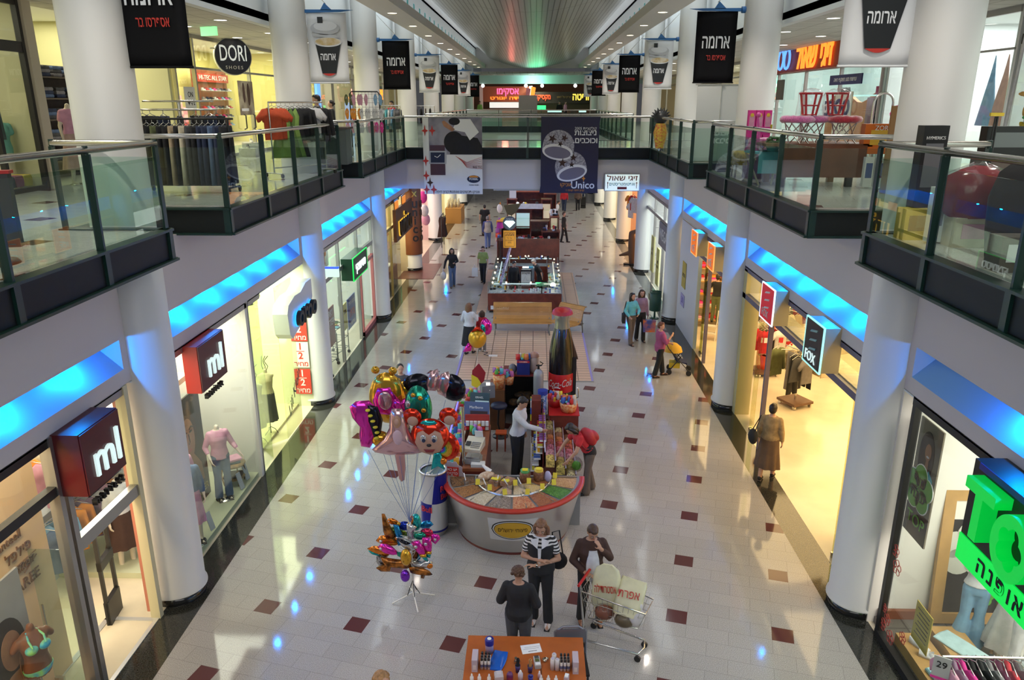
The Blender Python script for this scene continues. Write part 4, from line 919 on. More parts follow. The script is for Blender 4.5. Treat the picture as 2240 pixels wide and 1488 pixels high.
floor_rack('wheeled clothes stand with red garments behind the folded glass doors',6.5,20.3,R(10),[('tee',REDC,-.3,-.5,WHT),('skirt',REDC,-.5,-.3,None),('tee',WHT,.1,-.55,REDC),('tee',REDC,.35,-.45,WHT),('tee',GRYC,.5,0,None),('trousers',BLK,.3,.3,None),('shirt',CREAM,0,.45,None),('tee',REDC,.6,.2,None)],'clothes on the red stand','red garment stand',True)
floor_rack('wheeled clothes stand farther back with mixed garments',8.3,20.4,R(-15),[('tee',CREAM,-.4,-.4,None),('trousers',DGRY,-.1,-.2,None),('tee',PINK,.2,-.5,None),('shirt',GRYC,.5,0,None),('tee',WHT,0,.5,None)],'clothes on the back stand','back stand of the right clothes shop',True)
floor_rack('wheeled clothes stand with striped tops seen through the upper right pane',8.5,15.6,R(20),[('tee',PINK,-.4,-.3,None),('trousers',DENIM,-.2,-.1,None),('tee',BEIGE,.1,-.5,None),('tee',WHT,.45,-.2,None),('tee',OLIVE,.6,.1,None),('shirt',CREAM,0,.5,None)],'clothes on the pink top stand','stand with striped tops')
floor_rack('clothes stand with denim behind the nearest right column glass',6.6,12.3,R(0),[('trousers',DENIM,-.3,-.4,None),('trousers',NAVY,-.1,-.4,None),('shirt',TURQ,.1,-.45,None),('trousers',LDEN,.3,-.3,None),('trousers',DENIM,.5,0,None),('trousers',NAVY,-.5,0,None)],'denim on the near stand','denim stand near the right column')
for k,(x,y,r,l) in enumerate(((7.5,22.0,30,'by the far red shelf'),(9.3,18.6,-20,'at the back right of the cream floor'),(9.0,22.6,10,'deepest in the right clothes shop'))): floor_rack('wheeled clothes stand '+l,x,y,R(r),[(kk,(CREAM,REDC,GRYC,BLK,PINK,BEIGE,DENIM)[(i*3+k)%7],(i%3-1)*.4,(-.5,-.15,.2,.5)[i%4],None) for i,kk in enumerate(('tee','trousers','tee','shirt','skirt','tee','trousers','tee'))],'clothes on the stand '+l,'stand '+l,k==0)
folds=[REDC,PINK,CREAM,WHT,REDC,HOTP,CREAM,ORNG,REDC,PLUM,WHT,PINK]
def wallshelf(lab,x0,x1,y,zs,place,pal,gap=.42,per=3):
 t=T('wall_shelf',lab,'shelf',((x0+x1)/2,y,0)); L=x1-x0; B().box(-L/2,.0,0,L/2,.03,zs[-1]+.5).ob('back',CREAM,t)
 for z in zs: B().box(-L/2,-.36,z-.03,L/2,0,z).ob('shelf',OAK,t)
 src={}
 for z in zs:
  x=-L/2+.22
  while x<L/2-.15:
   for q in range(rnd.randint(2,per)):
    m=rnd.choice(pal); loc=((x0+x1)/2+x+rnd.uniform(-.03,.03),y-.19,z+.062*q)
    if m.name in src: dup(src[m.name],loc,rnd.uniform(-.08,.08))
    else: src[m.name]=folded(m,loc,'%s top folded on %s'%(cname(m),place),'folded tops on '+place,(.32,.28,.062))
   x+=gap
wallshelf('tall oak shelf of folded red tops at the back of the right clothes shop',5.35,9.2,25.3,(.25,.7,1.15,1.6,2.05,2.5),'the tall red shelf of the right clothes shop',folds,.44,3)
for k,(x,z,l) in enumerate(((6.2,2.2,'upper'),(6.35,1.7,'lower'),(7.7,1.8,'rear'))):
 t=T('hanging_ornament','orange paper leaf ornament hanging in the right clothes shop, the %s one'%l,'ornament',(x,19.2+k*.3,z)); B().ell((0,0,0),(.11,.05,.17),8,6).ob('leaf',mat('orange paper',(.85,.18,.02),.5),t); B().tube([(0,0,.16),(0,0,3.62-z)],.004,4).ob('cord',BLACK,t)
garment('skirt',cl('floral cream',(.62,.52,.36)),(6.05,14.3,3.2),R(20),'cream floral skirt hung behind the upper pane between the two box signs',w=1.2)
fig('person','shop assistant in black top standing on a white step ladder at the shelves','person',(5.95,24.1,.42),R(160),1.62,.9,vox=.017,top=(BLK,2,.93),bottom=('trousers',OLIVE,.1,.01),shoes=BLK,hair=(HDK,'short'),el=((-.26,.05,1.14),(.26,-.12,1.2)),wr=((-.2,-.18,1.05),(.2,-.3,1.3)))
fig('person','person in bright green top standing beside the step ladder','person',(6.25,23.55,0),R(120),1.6,.95,vox=.017,top=(cl('lime',(.32,.60,.14)),.5,.93),bottom=('trousers',DGRY,.1,.01),shoes=BRN,hair=(HBR,'bob'))
t=T('step_ladder','white folding step ladder by the red shelves','ladder',(5.78,23.75,0),R(-25)); b=B(); WM=mat('white metal',(.75,.72,.66),.4)
for sx in (-.2,.2): b.tube([(sx,-.35,0),(sx*.8,.12,.9)],.016,6); b.tube([(sx,.35,0),(sx*.8,.05,.62)],.014,6)
b.ob('frame',WM,t)
for z,yy in ((.21,-.20),(.42,-.07)): B().cb((0,yy,z),(.38,.2,.03)).ob('step',WM,t)
# notices on the white panel, bin
for z,h,m,l in ((1.9,.85,mat('mustard paper',(.48,.36,.05),.6),'mustard yellow notice on the white panel past the orange signs'),(1.05,.4,mat('lilac paper',(.40,.36,.62),.6),'lilac figure sticker low on the white panel')):
 t=T('notice',l,'poster',(4.94,24.55,z)); B().box(-.01,-.3,-h/2,0,.3,h/2).ob('sheet',m,t); tx('30' if h<.5 else 'מבצע',.3 if h<.5 else .18,Rf(-.012,0,0),BRN if h>.5 else mat('violet ink',(.16,.10,.40),.6),.002,t)
BING=mat('bin green',(.012,.065,.04),.4,noise=(40,.3))
t=T('litter_bin','dark green litter bin on a post before the third right column','bin',(4.29,26.0,0)); b=B(); b.lathe([(.19,.30),(.20,.32),(.20,.95),(.17,.97),(.17,.5),(.001,.5)],(0,0,0),24); b.ob('drum',BING,t); b=B(); b.lathe([(.2,.93),(.215,.95),(.2,.98)],(0,0,0),24); b.ob('rim',BING,t); B().cyl((0,0,0),(0,0,.31),.035,n=10).ob('post',BING,t); B().lathe([(.16,0),(.16,.02),(.03,.03)],(0,0,0),20).ob('foot',BING,t)
# ======== right D: clinic like white shop
shop('right',26.4,33.7,4.5,(.78,.79,.80),(.97,.98,1),420)
frontframe(5.0,26.6,33.6,2.95,[29.2,31.5],ALU,'window_12')
t=T('shop_sign','grey panel with vertical white letters above the white shop','sign',(4.9,28.6,2.45)); B().box(0,-1.2,-.45,.06,1.2,.45).ob('panel',mat('grey sign',(.22,.21,.22),.5),t); tx('WEGAS',.62,Rf(-.005,0,0),WG,.01,t)
for y,z,l in ((31.6,1.25,'taller'),(30.1,1.0,'lower')): t=T('notice','yellow paper strip on the white shop window, the %s hung one'%l,'poster',(4.97,y,z)); B().box(-.01,-.35,-.75,0,.35,.75).ob('sheet',mat('lemon paper',(.58,.54,.16),.6),t); tx('50%\nהנחה',.18,Rf(-.012,0,.1),BRN,.002,t)
fig('person','person in white coat inside the white shop window','person',(5.6,30.2,.02),R(150),1.7,1,vox=.018,top=(WHT,2,.6),bottom=('trousers',WHT,.1,.01),shoes=BLK,hair=(HDK,'short'))
t=T('shop_counter','dark red counter inside the white shop','counter',(5.6,28.6,0)); B().box(-.3,-.5,0,.4,.5,.95).ob('front',mat('oxblood',(.10,.012,.012),.4),t); B().box(-.35,-.55,.95,.45,.55,1.0).ob('top',BLACK,t)
# far right: hanging red white goods and cardboard dinosaur-like cutout
for k,(y,z,m) in enumerate(((36.5,3.0,WHT),(36.9,3.05,REDC),(37.6,2.6,WHT),(38.2,2.9,ORNG))):
 garment('tee',m,(4.75,y,z),R(-60),'%s shirt hanging outside the shop past the white one'%cname(m),'shirts hung beyond the white shop',sc=1.1)
t=T('cardboard_animal','brown cardboard animal figure standing past the white shop','figure',(4.6,35.3,0),R(-20)); b=B(); b.cb((0,0,.05),(.7,.3,.06)); b.ob('base',BLACK,t); b=B(); cap(b,(0,0,.1),(0,0,.9),.12,.2); cap(b,(0,0,.9),(-.05,-.05,1.5),.2,.13); cap(b,(-.05,-.05,1.5),(.2,-.15,1.65),.13,.08); cap(b,(0,0,.6),(-.6,.1,.4),.14,.05); me=fuse(b,.03); me.materials.append(mat('cardboard brown',(.16,.09,.05),.6)); link('body',me,t)
# ---------------- upper level shops ----------------
def upshop(side,y0,y1,wc,lc,pw,dep=4,part=(1,1),x=9.2,fc=None):
 s=-1 if side=='left' else 1; xa=s*x; xb=s*(x+dep); lo,hi=min(xa,xb),max(xa,xb)
 W=mat('gallery shop wall %s %.1f'%(side,y0),wc,.6); b=B()
 b.box(min(xb,xb+s*.1),y0,ZF,max(xb,xb+s*.1),y1,9.3)
 if part[0]: b.box(lo,y0-.05,ZF,hi,y0+.05,9.3)
 if part[1]: b.box(lo,y1-.05,ZF,hi,y1+.05,9.3)
 b.st('wall_gallery_'+side,W)
 B().box(lo,y0,9.22,hi,y1,9.3).st('ceiling_gallery_'+side,WHITEC)
 B().box(lo,y0,ZF-.3,hi,y1,ZF+.004).st('floor_gallery_'+side,mat('gallery shop floor %s %.1f'%(side,y0),fc or (.55,.50,.40),.25))
 area('gallery shop light',((xa+xb)/2,(y0+y1)/2,9.18),dep*.7,pw,lc,(0,0,0),(y1-y0)*.85)
def upglass(side,y0,y1,mull,m,nm,tz=8.3,x=9.2,th=.05):
 s=-1 if side=='left' else 1; xa=s*x; b=B(); b.box(xa-.04,y0,8.95,xa+.04,y1,9.1); b.box(xa-.04,y0,ZF,xa+.04,y1,ZF+.08)
 if tz: b.box(xa-.04,y0,tz-th,xa+.04,y1,tz+th)
 for y in mull: b.box(xa-.05,y-.04,ZF,xa+.05,y+.04,9.05)
 o=b.st(nm,m); g=B(); g.box(xa-.006,y0,ZF+.08,xa+.006,y1,8.95); g.ob('glass',GLASS,o); return o
upshop('left',4,14.3,(.62,.58,.36),(1,.93,.72),420); upglass('left',6,14.3,[10.5,13.2,14.25],DKFRAME,'window_13',8.25,th=.09)
B().box(-9.3,14.3,ZF,-9.1,14.55,9.1).st('trim_13',mat('beige post',(.55,.48,.36),.4))
upshop('left',14.55,19.9,(.58,.56,.30),(1,.95,.75),330)
upshop('left',20,33,(.86,.78,.30),(1,.93,.66),1150,part=(1,1)); upglass('left',20.1,33,[20.2,21.4,25.5,29.5],ALU,'window_14',8.2,th=.03)
upshop('left',33.2,60,(.62,.56,.36),(1,.9,.7),900); upglass('left',33.2,60,[36,40,44,48,52,56],ALU,'window_15',8.4,th=.03)
upshop('right',4,15.6,(.80,.84,.82),(.95,1,.98),520); upglass('right',6,15.6,[11.0,13.6],DKFRAME,'window_16',8.45,th=.09)
upshop('right',15.8,21.2,(.80,.82,.82),(.97,1,1),420); upglass('right',15.8,21.2,[17.2,18.6,20.0],ALU,'window_17',8.3,th=.02)
upshop('right',21.4,33,(.66,.80,.78),(.95,.99,1),560); upglass('right',21.4,33,[21.5,24.4,27.5,30.5],mat('pinkish frame',(.55,.46,.44),.4),'window_18',8.35,th=.05)
upshop('right',33.2,60,(.60,.50,.34),(1,.9,.7),900); upglass('right',33.2,60,[36,40,44,48,52,56],ALU,'window_19',8.4,th=.03)
# ---- left: clothes window
fig('mannequin','headless bust in mint t-shirt in the dark framed gallery window','mannequin',(-9.75,14.05,ZF-.15),R(40),1.60,.95,head=False,arms=False,legs=False,skin=PAINTW,top=(cl('mint',(.22,.52,.44)),.45,.82),vox=.014)
t=T('bust_stand','pale column stand under the mint t-shirt bust','stand',(-9.75,14.05,ZF+.004)); B().cyl((0,0,0),(0,0,.66),.14,n=16).ob('column',PAINTW,t)
for k,(y,z,l) in enumerate(((13.35,8.05,'pair tied with a tag'),(12.6,8.1,'pair cut by the left frame edge'))):
 garment('trousers',cl('grey green',(.13,.17,.17)),(-9.55,y,z),R(70),'grey trousers in the dark framed gallery window, '+l,w=1.35,sc=1.35,trim=PRICE)
t=T('wire_panel','yellow lit wire grid panel behind the hung grey trousers','panel',(-9.9,13.2,ZF+.3)); b=B()
for k in range(16): b.tube([(0,-.9+.12*k,0),(0,-.9+.12*k,2.7)],.006,4)
for k in range(22): b.tube([(0,-.9,.12*k),(0,.9,.12*k)],.006,4)
b.ob('grid',mat('wire cream',(.62,.58,.36),.4),t)
for k,(m,y) in enumerate(((YELC,14.0),(PLUM,13.75),(NAVY,13.5),(REDC,13.3))): folded(m,(-9.5,y,ZF+.08+.004),'%s garment folded at the foot of the dark framed gallery window'%cname(m),s=(.3,.22,.2))
t=T('wall_shelf','dark shelf unit of folded jeans behind the nearest left gallery column','shelf',(-9.9,16.6,ZF+.004)); B().box(-.4,-1.2,0,-.36,1.3,2.3).ob('back',TAUPE,t)
for k in range(5): B().box(-.4,-1.2,.35+k*.42,0,1.3,.38+k*.42).ob('shelf',mat('dark shelf',(.10,.075,.05),.4),t)
for k in range(5):
 for j in range(6):
  for q in range(3): folded((DENIM,NAVY,GRYC,DGRY)[(k+j+q)%4],(-10.1,15.65+j*.4,ZF+.39+k*.42+q*.07),'folded jeans on the dark gallery shelf behind the nearest left column','folded jeans on the dark gallery shelf',(.3,.3,.068),R(90)) if k+j+q==0 or True else None
fig('mannequin','mannequin in pink floral dress at the edge of the jeans shelves','mannequin',(-9.0,15.0,ZF),R(60),1.7,.9,head=False,skin=PAINTW,top=(PINK,.5,.95),bottom=('skirt',cl('rose beige',(.52,.36,.30)),.25,.1),vox=.017,base=STEEL)
t=T('speaker_stand','black mesh floor panel on a foot with red top at the left edge','panel',(-5.45,7.35,ZF)); b=B(); b.cb((0,0,.53),(.62,.10,.72),R(15)); b.ob('panel',mat('black mesh',(.03,.03,.035),.5),t); B().cb((0,0,.905),(.66,.12,.03),R(15)).ob('top',mat('red lacquer',(.40,.02,.02),.35),t); B().cyl((0,0,.02),(0,0,.2),.03,n=8).ob('post',BLACK,t); B().lathe([(.26,0),(.24,.03),(.001,.04)],(0,0,0),20).ob('foot',BLACK,t)
# ---- shoe shop
t=T('shop_sign','round dark DORI shoe shop sign projecting from the glass front','sign',(-8.75,23.1,8.58)); t.rotation_euler=(0,0,R(33)); b=B(); b.cyl((0,-.09,0),(0,.09,0),.52,n=40); b.ob('drum',mat('sign rim grey',(.55,.55,.50),.4),t); B().cyl((0,-.10,0),(0,-.085,0),.50,n=40).ob('face',mat('sign midnight',(.015,.015,.03),.35),t); tx('DORI',.62,Ff(0,-.105,.06),glow('sign white soft',(.8,.85,.85),.7),.006,t,sx=.52); tx('SHOES',.13,Ff(0,-.105,-.31),WG,.004,t,spacing=1.4); b=B(); b.cyl((-.6,.0,.2),(-.2,.0,.2),.02,n=6); b.ob('bracket',STEEL,t)
PBOX=[mat('pink shoebox',(.70,.30,.42),.5),mat('pale pink shoebox',(.75,.50,.56),.5),mat('red shoebox',(.55,.06,.10),.5)]
t=T('box_shelf','blue ended shelf stacked with pink shoeboxes inside the shoe shop','shelf',(-12.5,26.3,ZF+.004)); B().box(-.4,-1.6,0,-.36,1.9,1.0).ob('back',SHELF,t); B().box(-.4,-1.66,0,.1,-1.6,1.75).ob('end_panel',mat('blue panel',(.05,.10,.32),.5),t); B().box(-.4,-1.6,.42,.05,1.9,.46).ob('shelf',SHELF,t)
src={}
for j in range(9):
 for k in range(7+(j*5)%4):
  m=PBOX[2 if k<3 else (0 if (j+k)%3 else 1)]; loc=(-12.55,25.05+j*.34,ZF+.5+.13*k)
  if m.name in src: dup(src[m.name],loc)
  else: o=tag(B().box(-.2,-.16,0,.14,.16,.125).ob('shoebox',m),'%s on the stacked shelf of the gallery shoe shop'%m.name,'box','shoeboxes in the gallery shoe shop'); o.location=loc; src[m.name]=o
t=T('shoe_display','red brown slatted shoe display wall in the gallery shoe shop','shelf',(-12.6,30.7,ZF+.004)); B().box(-.1,-1.5,0,0,1.6,2.75).ob('back',mat('red brown slat',(.30,.06,.03),.45,noise=(6,.3)),t); tx('HI-TEC ALL STAR',.24,Lf(.13,0,2.45),WG,.006,t,fit=2.6); B().box(0,-1.4,2.3,.12,1.5,2.6).ob('header',mat('red header',(.45,.03,.03),.4),t)
for k in range(6): B().box(0,-1.4,.3+.33*k,.26,1.5,.32+.33*k).ob('shelf',GLASSG,t)
SH=[BLK,WHT,REDC,SKYB,HOTP,GRYC,NAVY]
def shoe(m,loc,rz,label,group=None,sc=1):
 t=T('shoe',label,'shoe',loc,rz,group); t.scale=(sc,)*3; b=B(); b.loft([[(x*q,y*q2,z) for x,y in [(.045*cos(a)*(1 if sin(a)<0 else .85),.14*sin(a)) for a in [2*pi*i/16 for i in range(16)]]] for z,q,q2 in ((0,1,1),(.025,1,1),(.025,.97,.98),(.05,.85,.9))]); b.loft([[(.04*cos(a)*q,.045+.075*sin(a)*q,z) for a in [2*pi*i/14 for i in range(14)]] for z,q in ((.03,1.05),(.07,.95),(.10,.9))]); b.ob('upper',m,t); B().loft([[(.048*cos(a),.145*sin(a),z) for a in [2*pi*i/16 for i in range(16)]] for z in (-.012,.012)]).ob('sole',WHT,t); return t
src={}
for k in range(6):
 for j in range(8):
  m=SH[(k*3+j)%7]; loc=(-12.42,29.5+j*.36,ZF+.345+.33*k)
  if m.name in src: dup(src[m.name],loc)
  else: src[m.name]=shoe(m,loc,R(60),'%s trainer on the red brown display wall of the gallery shoe shop'%cname(m),'trainers on the gallery shoe wall')
t=T('poster','dark photo poster of two walking people on the yellow shoe shop glass','poster',(-9.12,24.9,7.45)); B().box(-.02,-.62,-.52,0,.62,.5).ob('sheet',mat('poster photo dark',(.16,.12,.09),.5,noise=(3,.6,(.35,.30,.22))),t); b=B(); b.prism(ov(-.2,.15,.10,.3),Lf(.001,0,0),.003); b.prism(ov(.2,.1,.13,.34),Lf(.001,0,0),.003); b.ob('printed_figures',BRN,t); B().box(0,-.5,-.4,.004,.1,-.32).ob('printed_shoes',WHT,t)
for y,l in ((24.55,'near leaf'),(25.35,'far leaf')): t=T('door_handle','black D handle on the yellow shoe shop glass door, %s'%l,'handle',(-9.15,y,6.5)); B().tube([(0,0,0),(.08,0,.03),(.08,0,.42),(0,0,.45)],.02,8).ob('bar',BLACK,t)
t=T('notice','white notice with black marks on the green shoe shop edge','poster',(-9.1,20.75,7.4)); B().box(0,-.35,-.3,.01,.3,.3).ob('sheet',PW,t); tx('ON\n✦✧2',.2,Lf(.012,0,0),BLK,.003,t,heb=False)
for k,(y,m) in enumerate(((24.2,GRYC),(24.5,WHT))): t=T('plinth','white display plinth with trainer by the shoe shop door, the %s one'%('nearer' if k==0 else 'farther'),'plinth',(-8.6,y-1.0,ZF)); B().box(-.25,-.12,0,.25,.12,.25+.15*k).ob('block',WHT,t); shoe(m,(-8.6,y-1.0,ZF+.262+.15*k),.6,'%s trainer on a white plinth by the shoe shop door'%cname(m))
t=T('exit_sign','small green running man exit sign under the left gallery ceiling','sign',(-7.9,19.5,8.95)); B().cb((0,0,0),(.5,.06,.2),R(-25)).ob('face',glow('exit green',(.35,1,.45),1.4),t); B().cb((0,0,.12),(.52,.1,.03),R(-25)).ob('cap',BLACK,t)
# ---- clothes racks on the left gallery
def prow(x0,y0,x1,y1,z,seq,group,labf,face=None,w=.8):
 rail_of(seq,x0,y0,x1,y1,z,group,labf,face=face,w=w)
t=T('clothes_rack','black wheeled rack of dark trousers beside the nearest left gallery column','rack',(-6.15,13.7,ZF)); b=B()
for yy,a in ((0,-.85),(0,.75)): b.tube([(a,0,.12),(a,0,1.28)],.02,8)
b.tube([(-.95,0,1.28),(.85,0,1.28)],.018,8); b.tube([(-.85,0,.14),(.75,0,.14)],.02,8); b.ob('frame',BLACK,t)
for a in (-.85,.75):
 for q in (-.25,.25): B().cyl((a-.015,q,.05),(a+.015,q,.05),.05,n=10).ob('caster',BLACK,t)
 B().tube([(a,-.25,.1),(a,.25,.1)],.016,6).ob('foot',BLACK,t)
tl=lambda k,m:'%s trousers on the black rack beside the nearest left gallery column'%cname(m)
prow(-7.0,13.7,-5.4,13.7,ZF+1.28,[('trousers',m) for m in (BLK,BRN,BLK,OLIVE,BLK,BLK,BEIGE,BLK,CREAM,DGRY,BLK,NAVY,NAVY,DENIM,NAVY,BLK)],'dark trousers on the black gallery rack',tl,face=R(75),w=1.2)
t=T('clothes_rack','chrome oval top rack with black garments behind the dark trousers','rack',(-7.1,15.6,ZF)); b=B(); b.tube([(.75*cos(a),.35*sin(a),1.42) for a in [2*pi*i/20 for i in range(20)]],.018,8,closed=True); b.tube([(.7*cos(a),.3*sin(a),1.58) for a in [2*pi*i/20 for i in range(20)]],.018,8,closed=True); b.ob('ring',STEEL,t); B().tube([(0,0,0),(0,0,1.6)],.03,8).ob('post',STEEL,t); b=B()
for a in (0,pi/2): b.tube([(-.5*cos(a),-.5*sin(a),.04),(.5*cos(a),.5*sin(a),.04)],.02,6); b.tube([(-.75*cos(a),-.35*sin(a),1.42),(.75*cos(a),.35*sin(a),1.42)],.014,6)
b.ob('foot',STEEL,t)
for i in range(14):
 a=2*pi*i/14; garment('trousers',(BLK,NAVY,DGRY)[i%3],(-7.1+.75*cos(a),15.6+.35*sin(a),ZF+1.3),a,'%s trousers on the chrome oval rack'%cname((BLK,NAVY,DGRY)[i%3]),'trousers on the chrome oval rack',1.0)
def uprack(lab,xc,yc,L,z,ang,m=STEEL):
 t=T('clothes_rack',lab,'rack',(xc,yc,ZF),ang); b=B()
 for a in (-L/2,L/2): b.tube([(a,0,.1),(a,0,z)],.016,8); b.tube([(a,-.28,.09),(a,.28,.09)],.016,6)
 b.tube([(-L/2,0,z),(L/2,0,z)],.018,8); b.tube([(-L/2,0,.2),(L/2,0,.2)],.014,8); b.ob('frame',m,t)
 for a in (-L/2,L/2):
  for q in (-.28,.28): B().cyl((a-.015,q,.045),(a+.015,q,.045),.045,n=10).ob('caster',BLACK,t)
 return t
uprack('tall chrome rack of red green black and white clothes on the left gallery',-5.22,17.2,1.45,1.56,R(55))
gl_=lambda k,m:'%s %s on the tall chrome rack of the left gallery'%(cname(m),{'tee':'t-shirt','dress':'dress','shirt':'shirt'}.get(k,k))
prow(-5.62,16.62,-4.82,17.78,ZF+1.56,[('tee',cl('coral',(.62,.09,.03))),('tee',cl('coral',(.62,.09,.03))),('dress',GRNC),('dress',cl('moss',(.13,.22,.05))),('dress',GRNC),('dress',BLK),('shirt',BLK),('shirt',BLK),('tee',WHT),('tee',WHT),('shirt',BLK),('shirt',BLK)],'clothes on the tall chrome gallery rack',gl_,face=R(30),w=.95)
uprack('chrome rack of striped tops on the left gallery near the bridge',-5.9,29.5,1.7,1.45,R(5))
prow(-6.7,29.45,-5.1,29.6,ZF+1.45,[('shirt',m) for m in (REDC,PINK,PINK,WHT,BLK,MAUVE,WHT,REDC,NAVY,WHT,TURQ,WHT,SKYB,GRYC)],'tops on the rack near the bridge',lambda k,m:'%s top on the chrome rack near the bridge'%cname(m),face=R(60))
uprack('low rack of dark clothes far along the left gallery',-6.0,40,1.8,1.4,R(5))
prow(-6.8,40,-5.2,40,ZF+1.4,[('shirt',m) for m in (BRN,BLK,REDC,BLK,BLK,BRN,BLK)],'dark clothes on the far gallery rack',lambda k,m:'%s garment on the far left gallery rack'%cname(m))
# flip flop stand
t=T('flip_flop_stand','black wire stand of hanging flip flops on the left gallery','rack',(-5.15,23.8,ZF),R(12)); b=B(); b.tube([(-.42,0,.2),(-.42,0,1.8),(-.36,0,1.87),(.40,0,1.87),(.46,0,1.8),(.46,0,.2)],.02,8)
for k in range(9): b.tube([(-.36+.1*k,0,.7),(-.36+.1*k,0,1.86)],.005,4)
for k in range(9): b.tube([(-.42,0,.8+.125*k),(.46,0,.8+.125*k)],.005,4)
b.ob('grid',BLACK,t); b=B()
for a in (-.42,.46): b.tube([(a,-.35,.03),(a,0,.25),(a,.35,.03)],.018,6)
b.ob('foot',BLACK,t)
def flipflop(m,loc,rz,label,group):
 t=T('flip_flops',label,'shoe',loc,rz,group); b=B()
 for s in (-1,1): b.prism([(s*.075+.062*cos(a)*(1.0 if sin(a)>0 else .8),-.15+.165*sin(a)) for a in [2*pi*i/18 for i in range(18)]],frame((0,0,0),(1,0,0),(0,0,1)),.025)
 b.ob('sole',m,t); b=B()
 for s in (-1,1): b.tube([(s*.075-.05,-.005,-.19),(s*.075,-.03,-.06),(s*.075+.05,-.005,-.19)],.010,6)
 b.ob('strap',WHT if m not in (WHT,) else GRYC,t); return t
rows=[(1.78,[OLIVE,PINK,PINK,None,SKYB]),(1.38,[ORNG,ORNG,WHT,WHT,WHT]),(.98,[PINK,WHT,WHT,PINK,HOTP])]
for z,ms in rows:
 for j,m in enumerate(ms):
  if m is None: continue
  flipflop(m,(-5.15+(-.40+.2*j)*1.05,23.72+(-.4+.2*j)*.2,ZF+z),R(12),'%s flip flops hanging on the %s row of the black wire stand'%(cname(m),'top' if z>1.7 else 'middle' if z>1.2 else 'bottom'),'flip flops on the wire stand')
t=T('bench','dark green metal bench end behind the left gallery glass','bench',(-5.9,22.2,ZF),R(80)); IRON=mat('iron green',(.015,.03,.025),.45)
for s in (-.7,.7): B().tube([(s,.3,0),(s,.18,.42),(s,-.22,.42),(s,-.3,0)],.025,8).ob('leg',IRON,t); B().tube([(s,.2,.42),(s,.32,.9)],.025,8).ob('arm',IRON,t)
for k in range(5): B().cb((0,-.18+.1*k,.45),(1.5,.08,.03)).ob('slat',IRON,t)
for k in range(4): B().cb((0,.23+.025*k,.55+.1*k),(1.5,.03,.08)).ob('slat',IRON,t)
t=T('counter','dark grey counter block below the tall chrome rack','counter',(-5.5,20.5,ZF)); B().cb((0,0,.45),(1.2,.6,.9)).ob('front',mat('slate',(.10,.12,.12),.4),t); B().cb((0,0,.92),(1.3,.7,.05)).ob('top',TAUPE,t)
fig('person','man in black jacket behind the tall chrome rack on the left gallery','person',(-5.55,20.0,ZF),R(-70),1.74,1.05,vox=.017,top=(BLK,2,.85),bottom=('trousers',DGRY,.1,.01),shoes=BLK,hair=(HDK,'short'),face=True)
fig('person','woman with dark ponytail in black top on the left gallery','person',(-6.3,24.3,ZF),R(-60),1.62,.9,vox=.018,top=(BLK,2,.9),bottom=('trousers',BLK,.1,.01),shoes=BLK,hair=(HDK,'bun'))
fig('person','person in red patterned top at the far left gallery racks','person',(-5.6,30.8,ZF),R(-20),1.62,.95,vox=.02,top=(REDC,1,.9),bottom=('trousers',DGRY,.1,.01),shoes=BLK,hair=(HDK,'short'))
# ---- signs far left
NR=glow('neon red',(1,.10,.03),2.2); NO=glow('neon orange',(1,.28,.03),2.4); NB=glow('neon blue',(.12,.35,1),2.4); NY=glow('neon yellow',(1,.72,.10),2.2); NP=glow('neon pink',(1,.16,.42),2.2); NW=glow('neon white',(.85,.95,1),2.2); NG=glow('neon green',(.05,1,.25),2.2)
def lit(lab,loc,M,body,sz,m,board=None,bd=None,fit=None):
 t=T('neon_sign',lab,'sign',loc)
 if board: B().cb((0,0,0),board).ob('board',bd or BLACK,t)
 tx(body,sz,M,m,.02,t,bold=.01,fit=fit); return t
t=T('neon_sign','vertical blue and red neon strip between the second and third left columns','sign',(-8.9,32.2,7.85)); B().box(0,-.25,-.75,.1,.25,.6).ob('panel',glow('blue panel lit',(.15,.4,1),1.5),t); B().box(0,-.28,-.95,.1,.28,-.75).ob('foot',NR,t); B().box(0,-.28,.6,.1,.28,.78).ob('cap',NR,t)
lit('red and yellow neon strip behind the third left column banner',(-8.8,44,7.75),Lf(.05,0,0),'אספרסו',.9,NO,(.06,3.0,.9))
t=T('vending_panel','blue white and amber lit drinks panel far along the left gallery','panel',(-8.6,42,6.6)); B().box(0,-.6,-.8,.2,.6,.7).ob('panel',glow('blue panel lit',(.15,.4,1),1.0),t); B().box(.2,-.3,-.3,.22,.3,.4).ob('label',PW,t)
# ---- right gallery: optician
t=T('neon_sign','red and blue neon optician sign on the right gallery shopfront','sign',(8.95,27.4,8.75)); B().box(0,-3.3,-.42,.3,3.6,.42).ob('back_board',mat('red back board',(.35,.02,.01),.5),t)
tx('זיגי שאול',1.1,Rf(-.06,-1.25+.0,-.02)@Matrix.Identity(4),NO,.02,t,fit=3.3,bold=.01); b=B()
for cy in (1.35,2.05): b.tube([(-.08,cy+.3*cos(a),.02+.33*sin(a)) for a in [2*pi*i/16 for i in range(16)]],.04,6,closed=True)
b.tube([(-.08,1.5,.35),(-.08,1.7,.15),(-.08,1.9,.35)],.04,6); b.ob('blue_tube',NB,t); tx('חנ',.8,Rf(-.06,3.0,-.05),NO,.02,t)
t=T('strip_sign','navy strip with white lettering under the optician neon','sign',(9.05,23.7,7.95)); B().box(0,-1.2,-.14,.03,1.2,.14).ob('strip',mat('navy strip',(.02,.02,.12),.4),t); tx('עדשות מגע משקפי ראיה',.17,Rf(-.005,0,0),WG,.003,t)
ORW=mat('orange wall',(.70,.28,.10),.5)
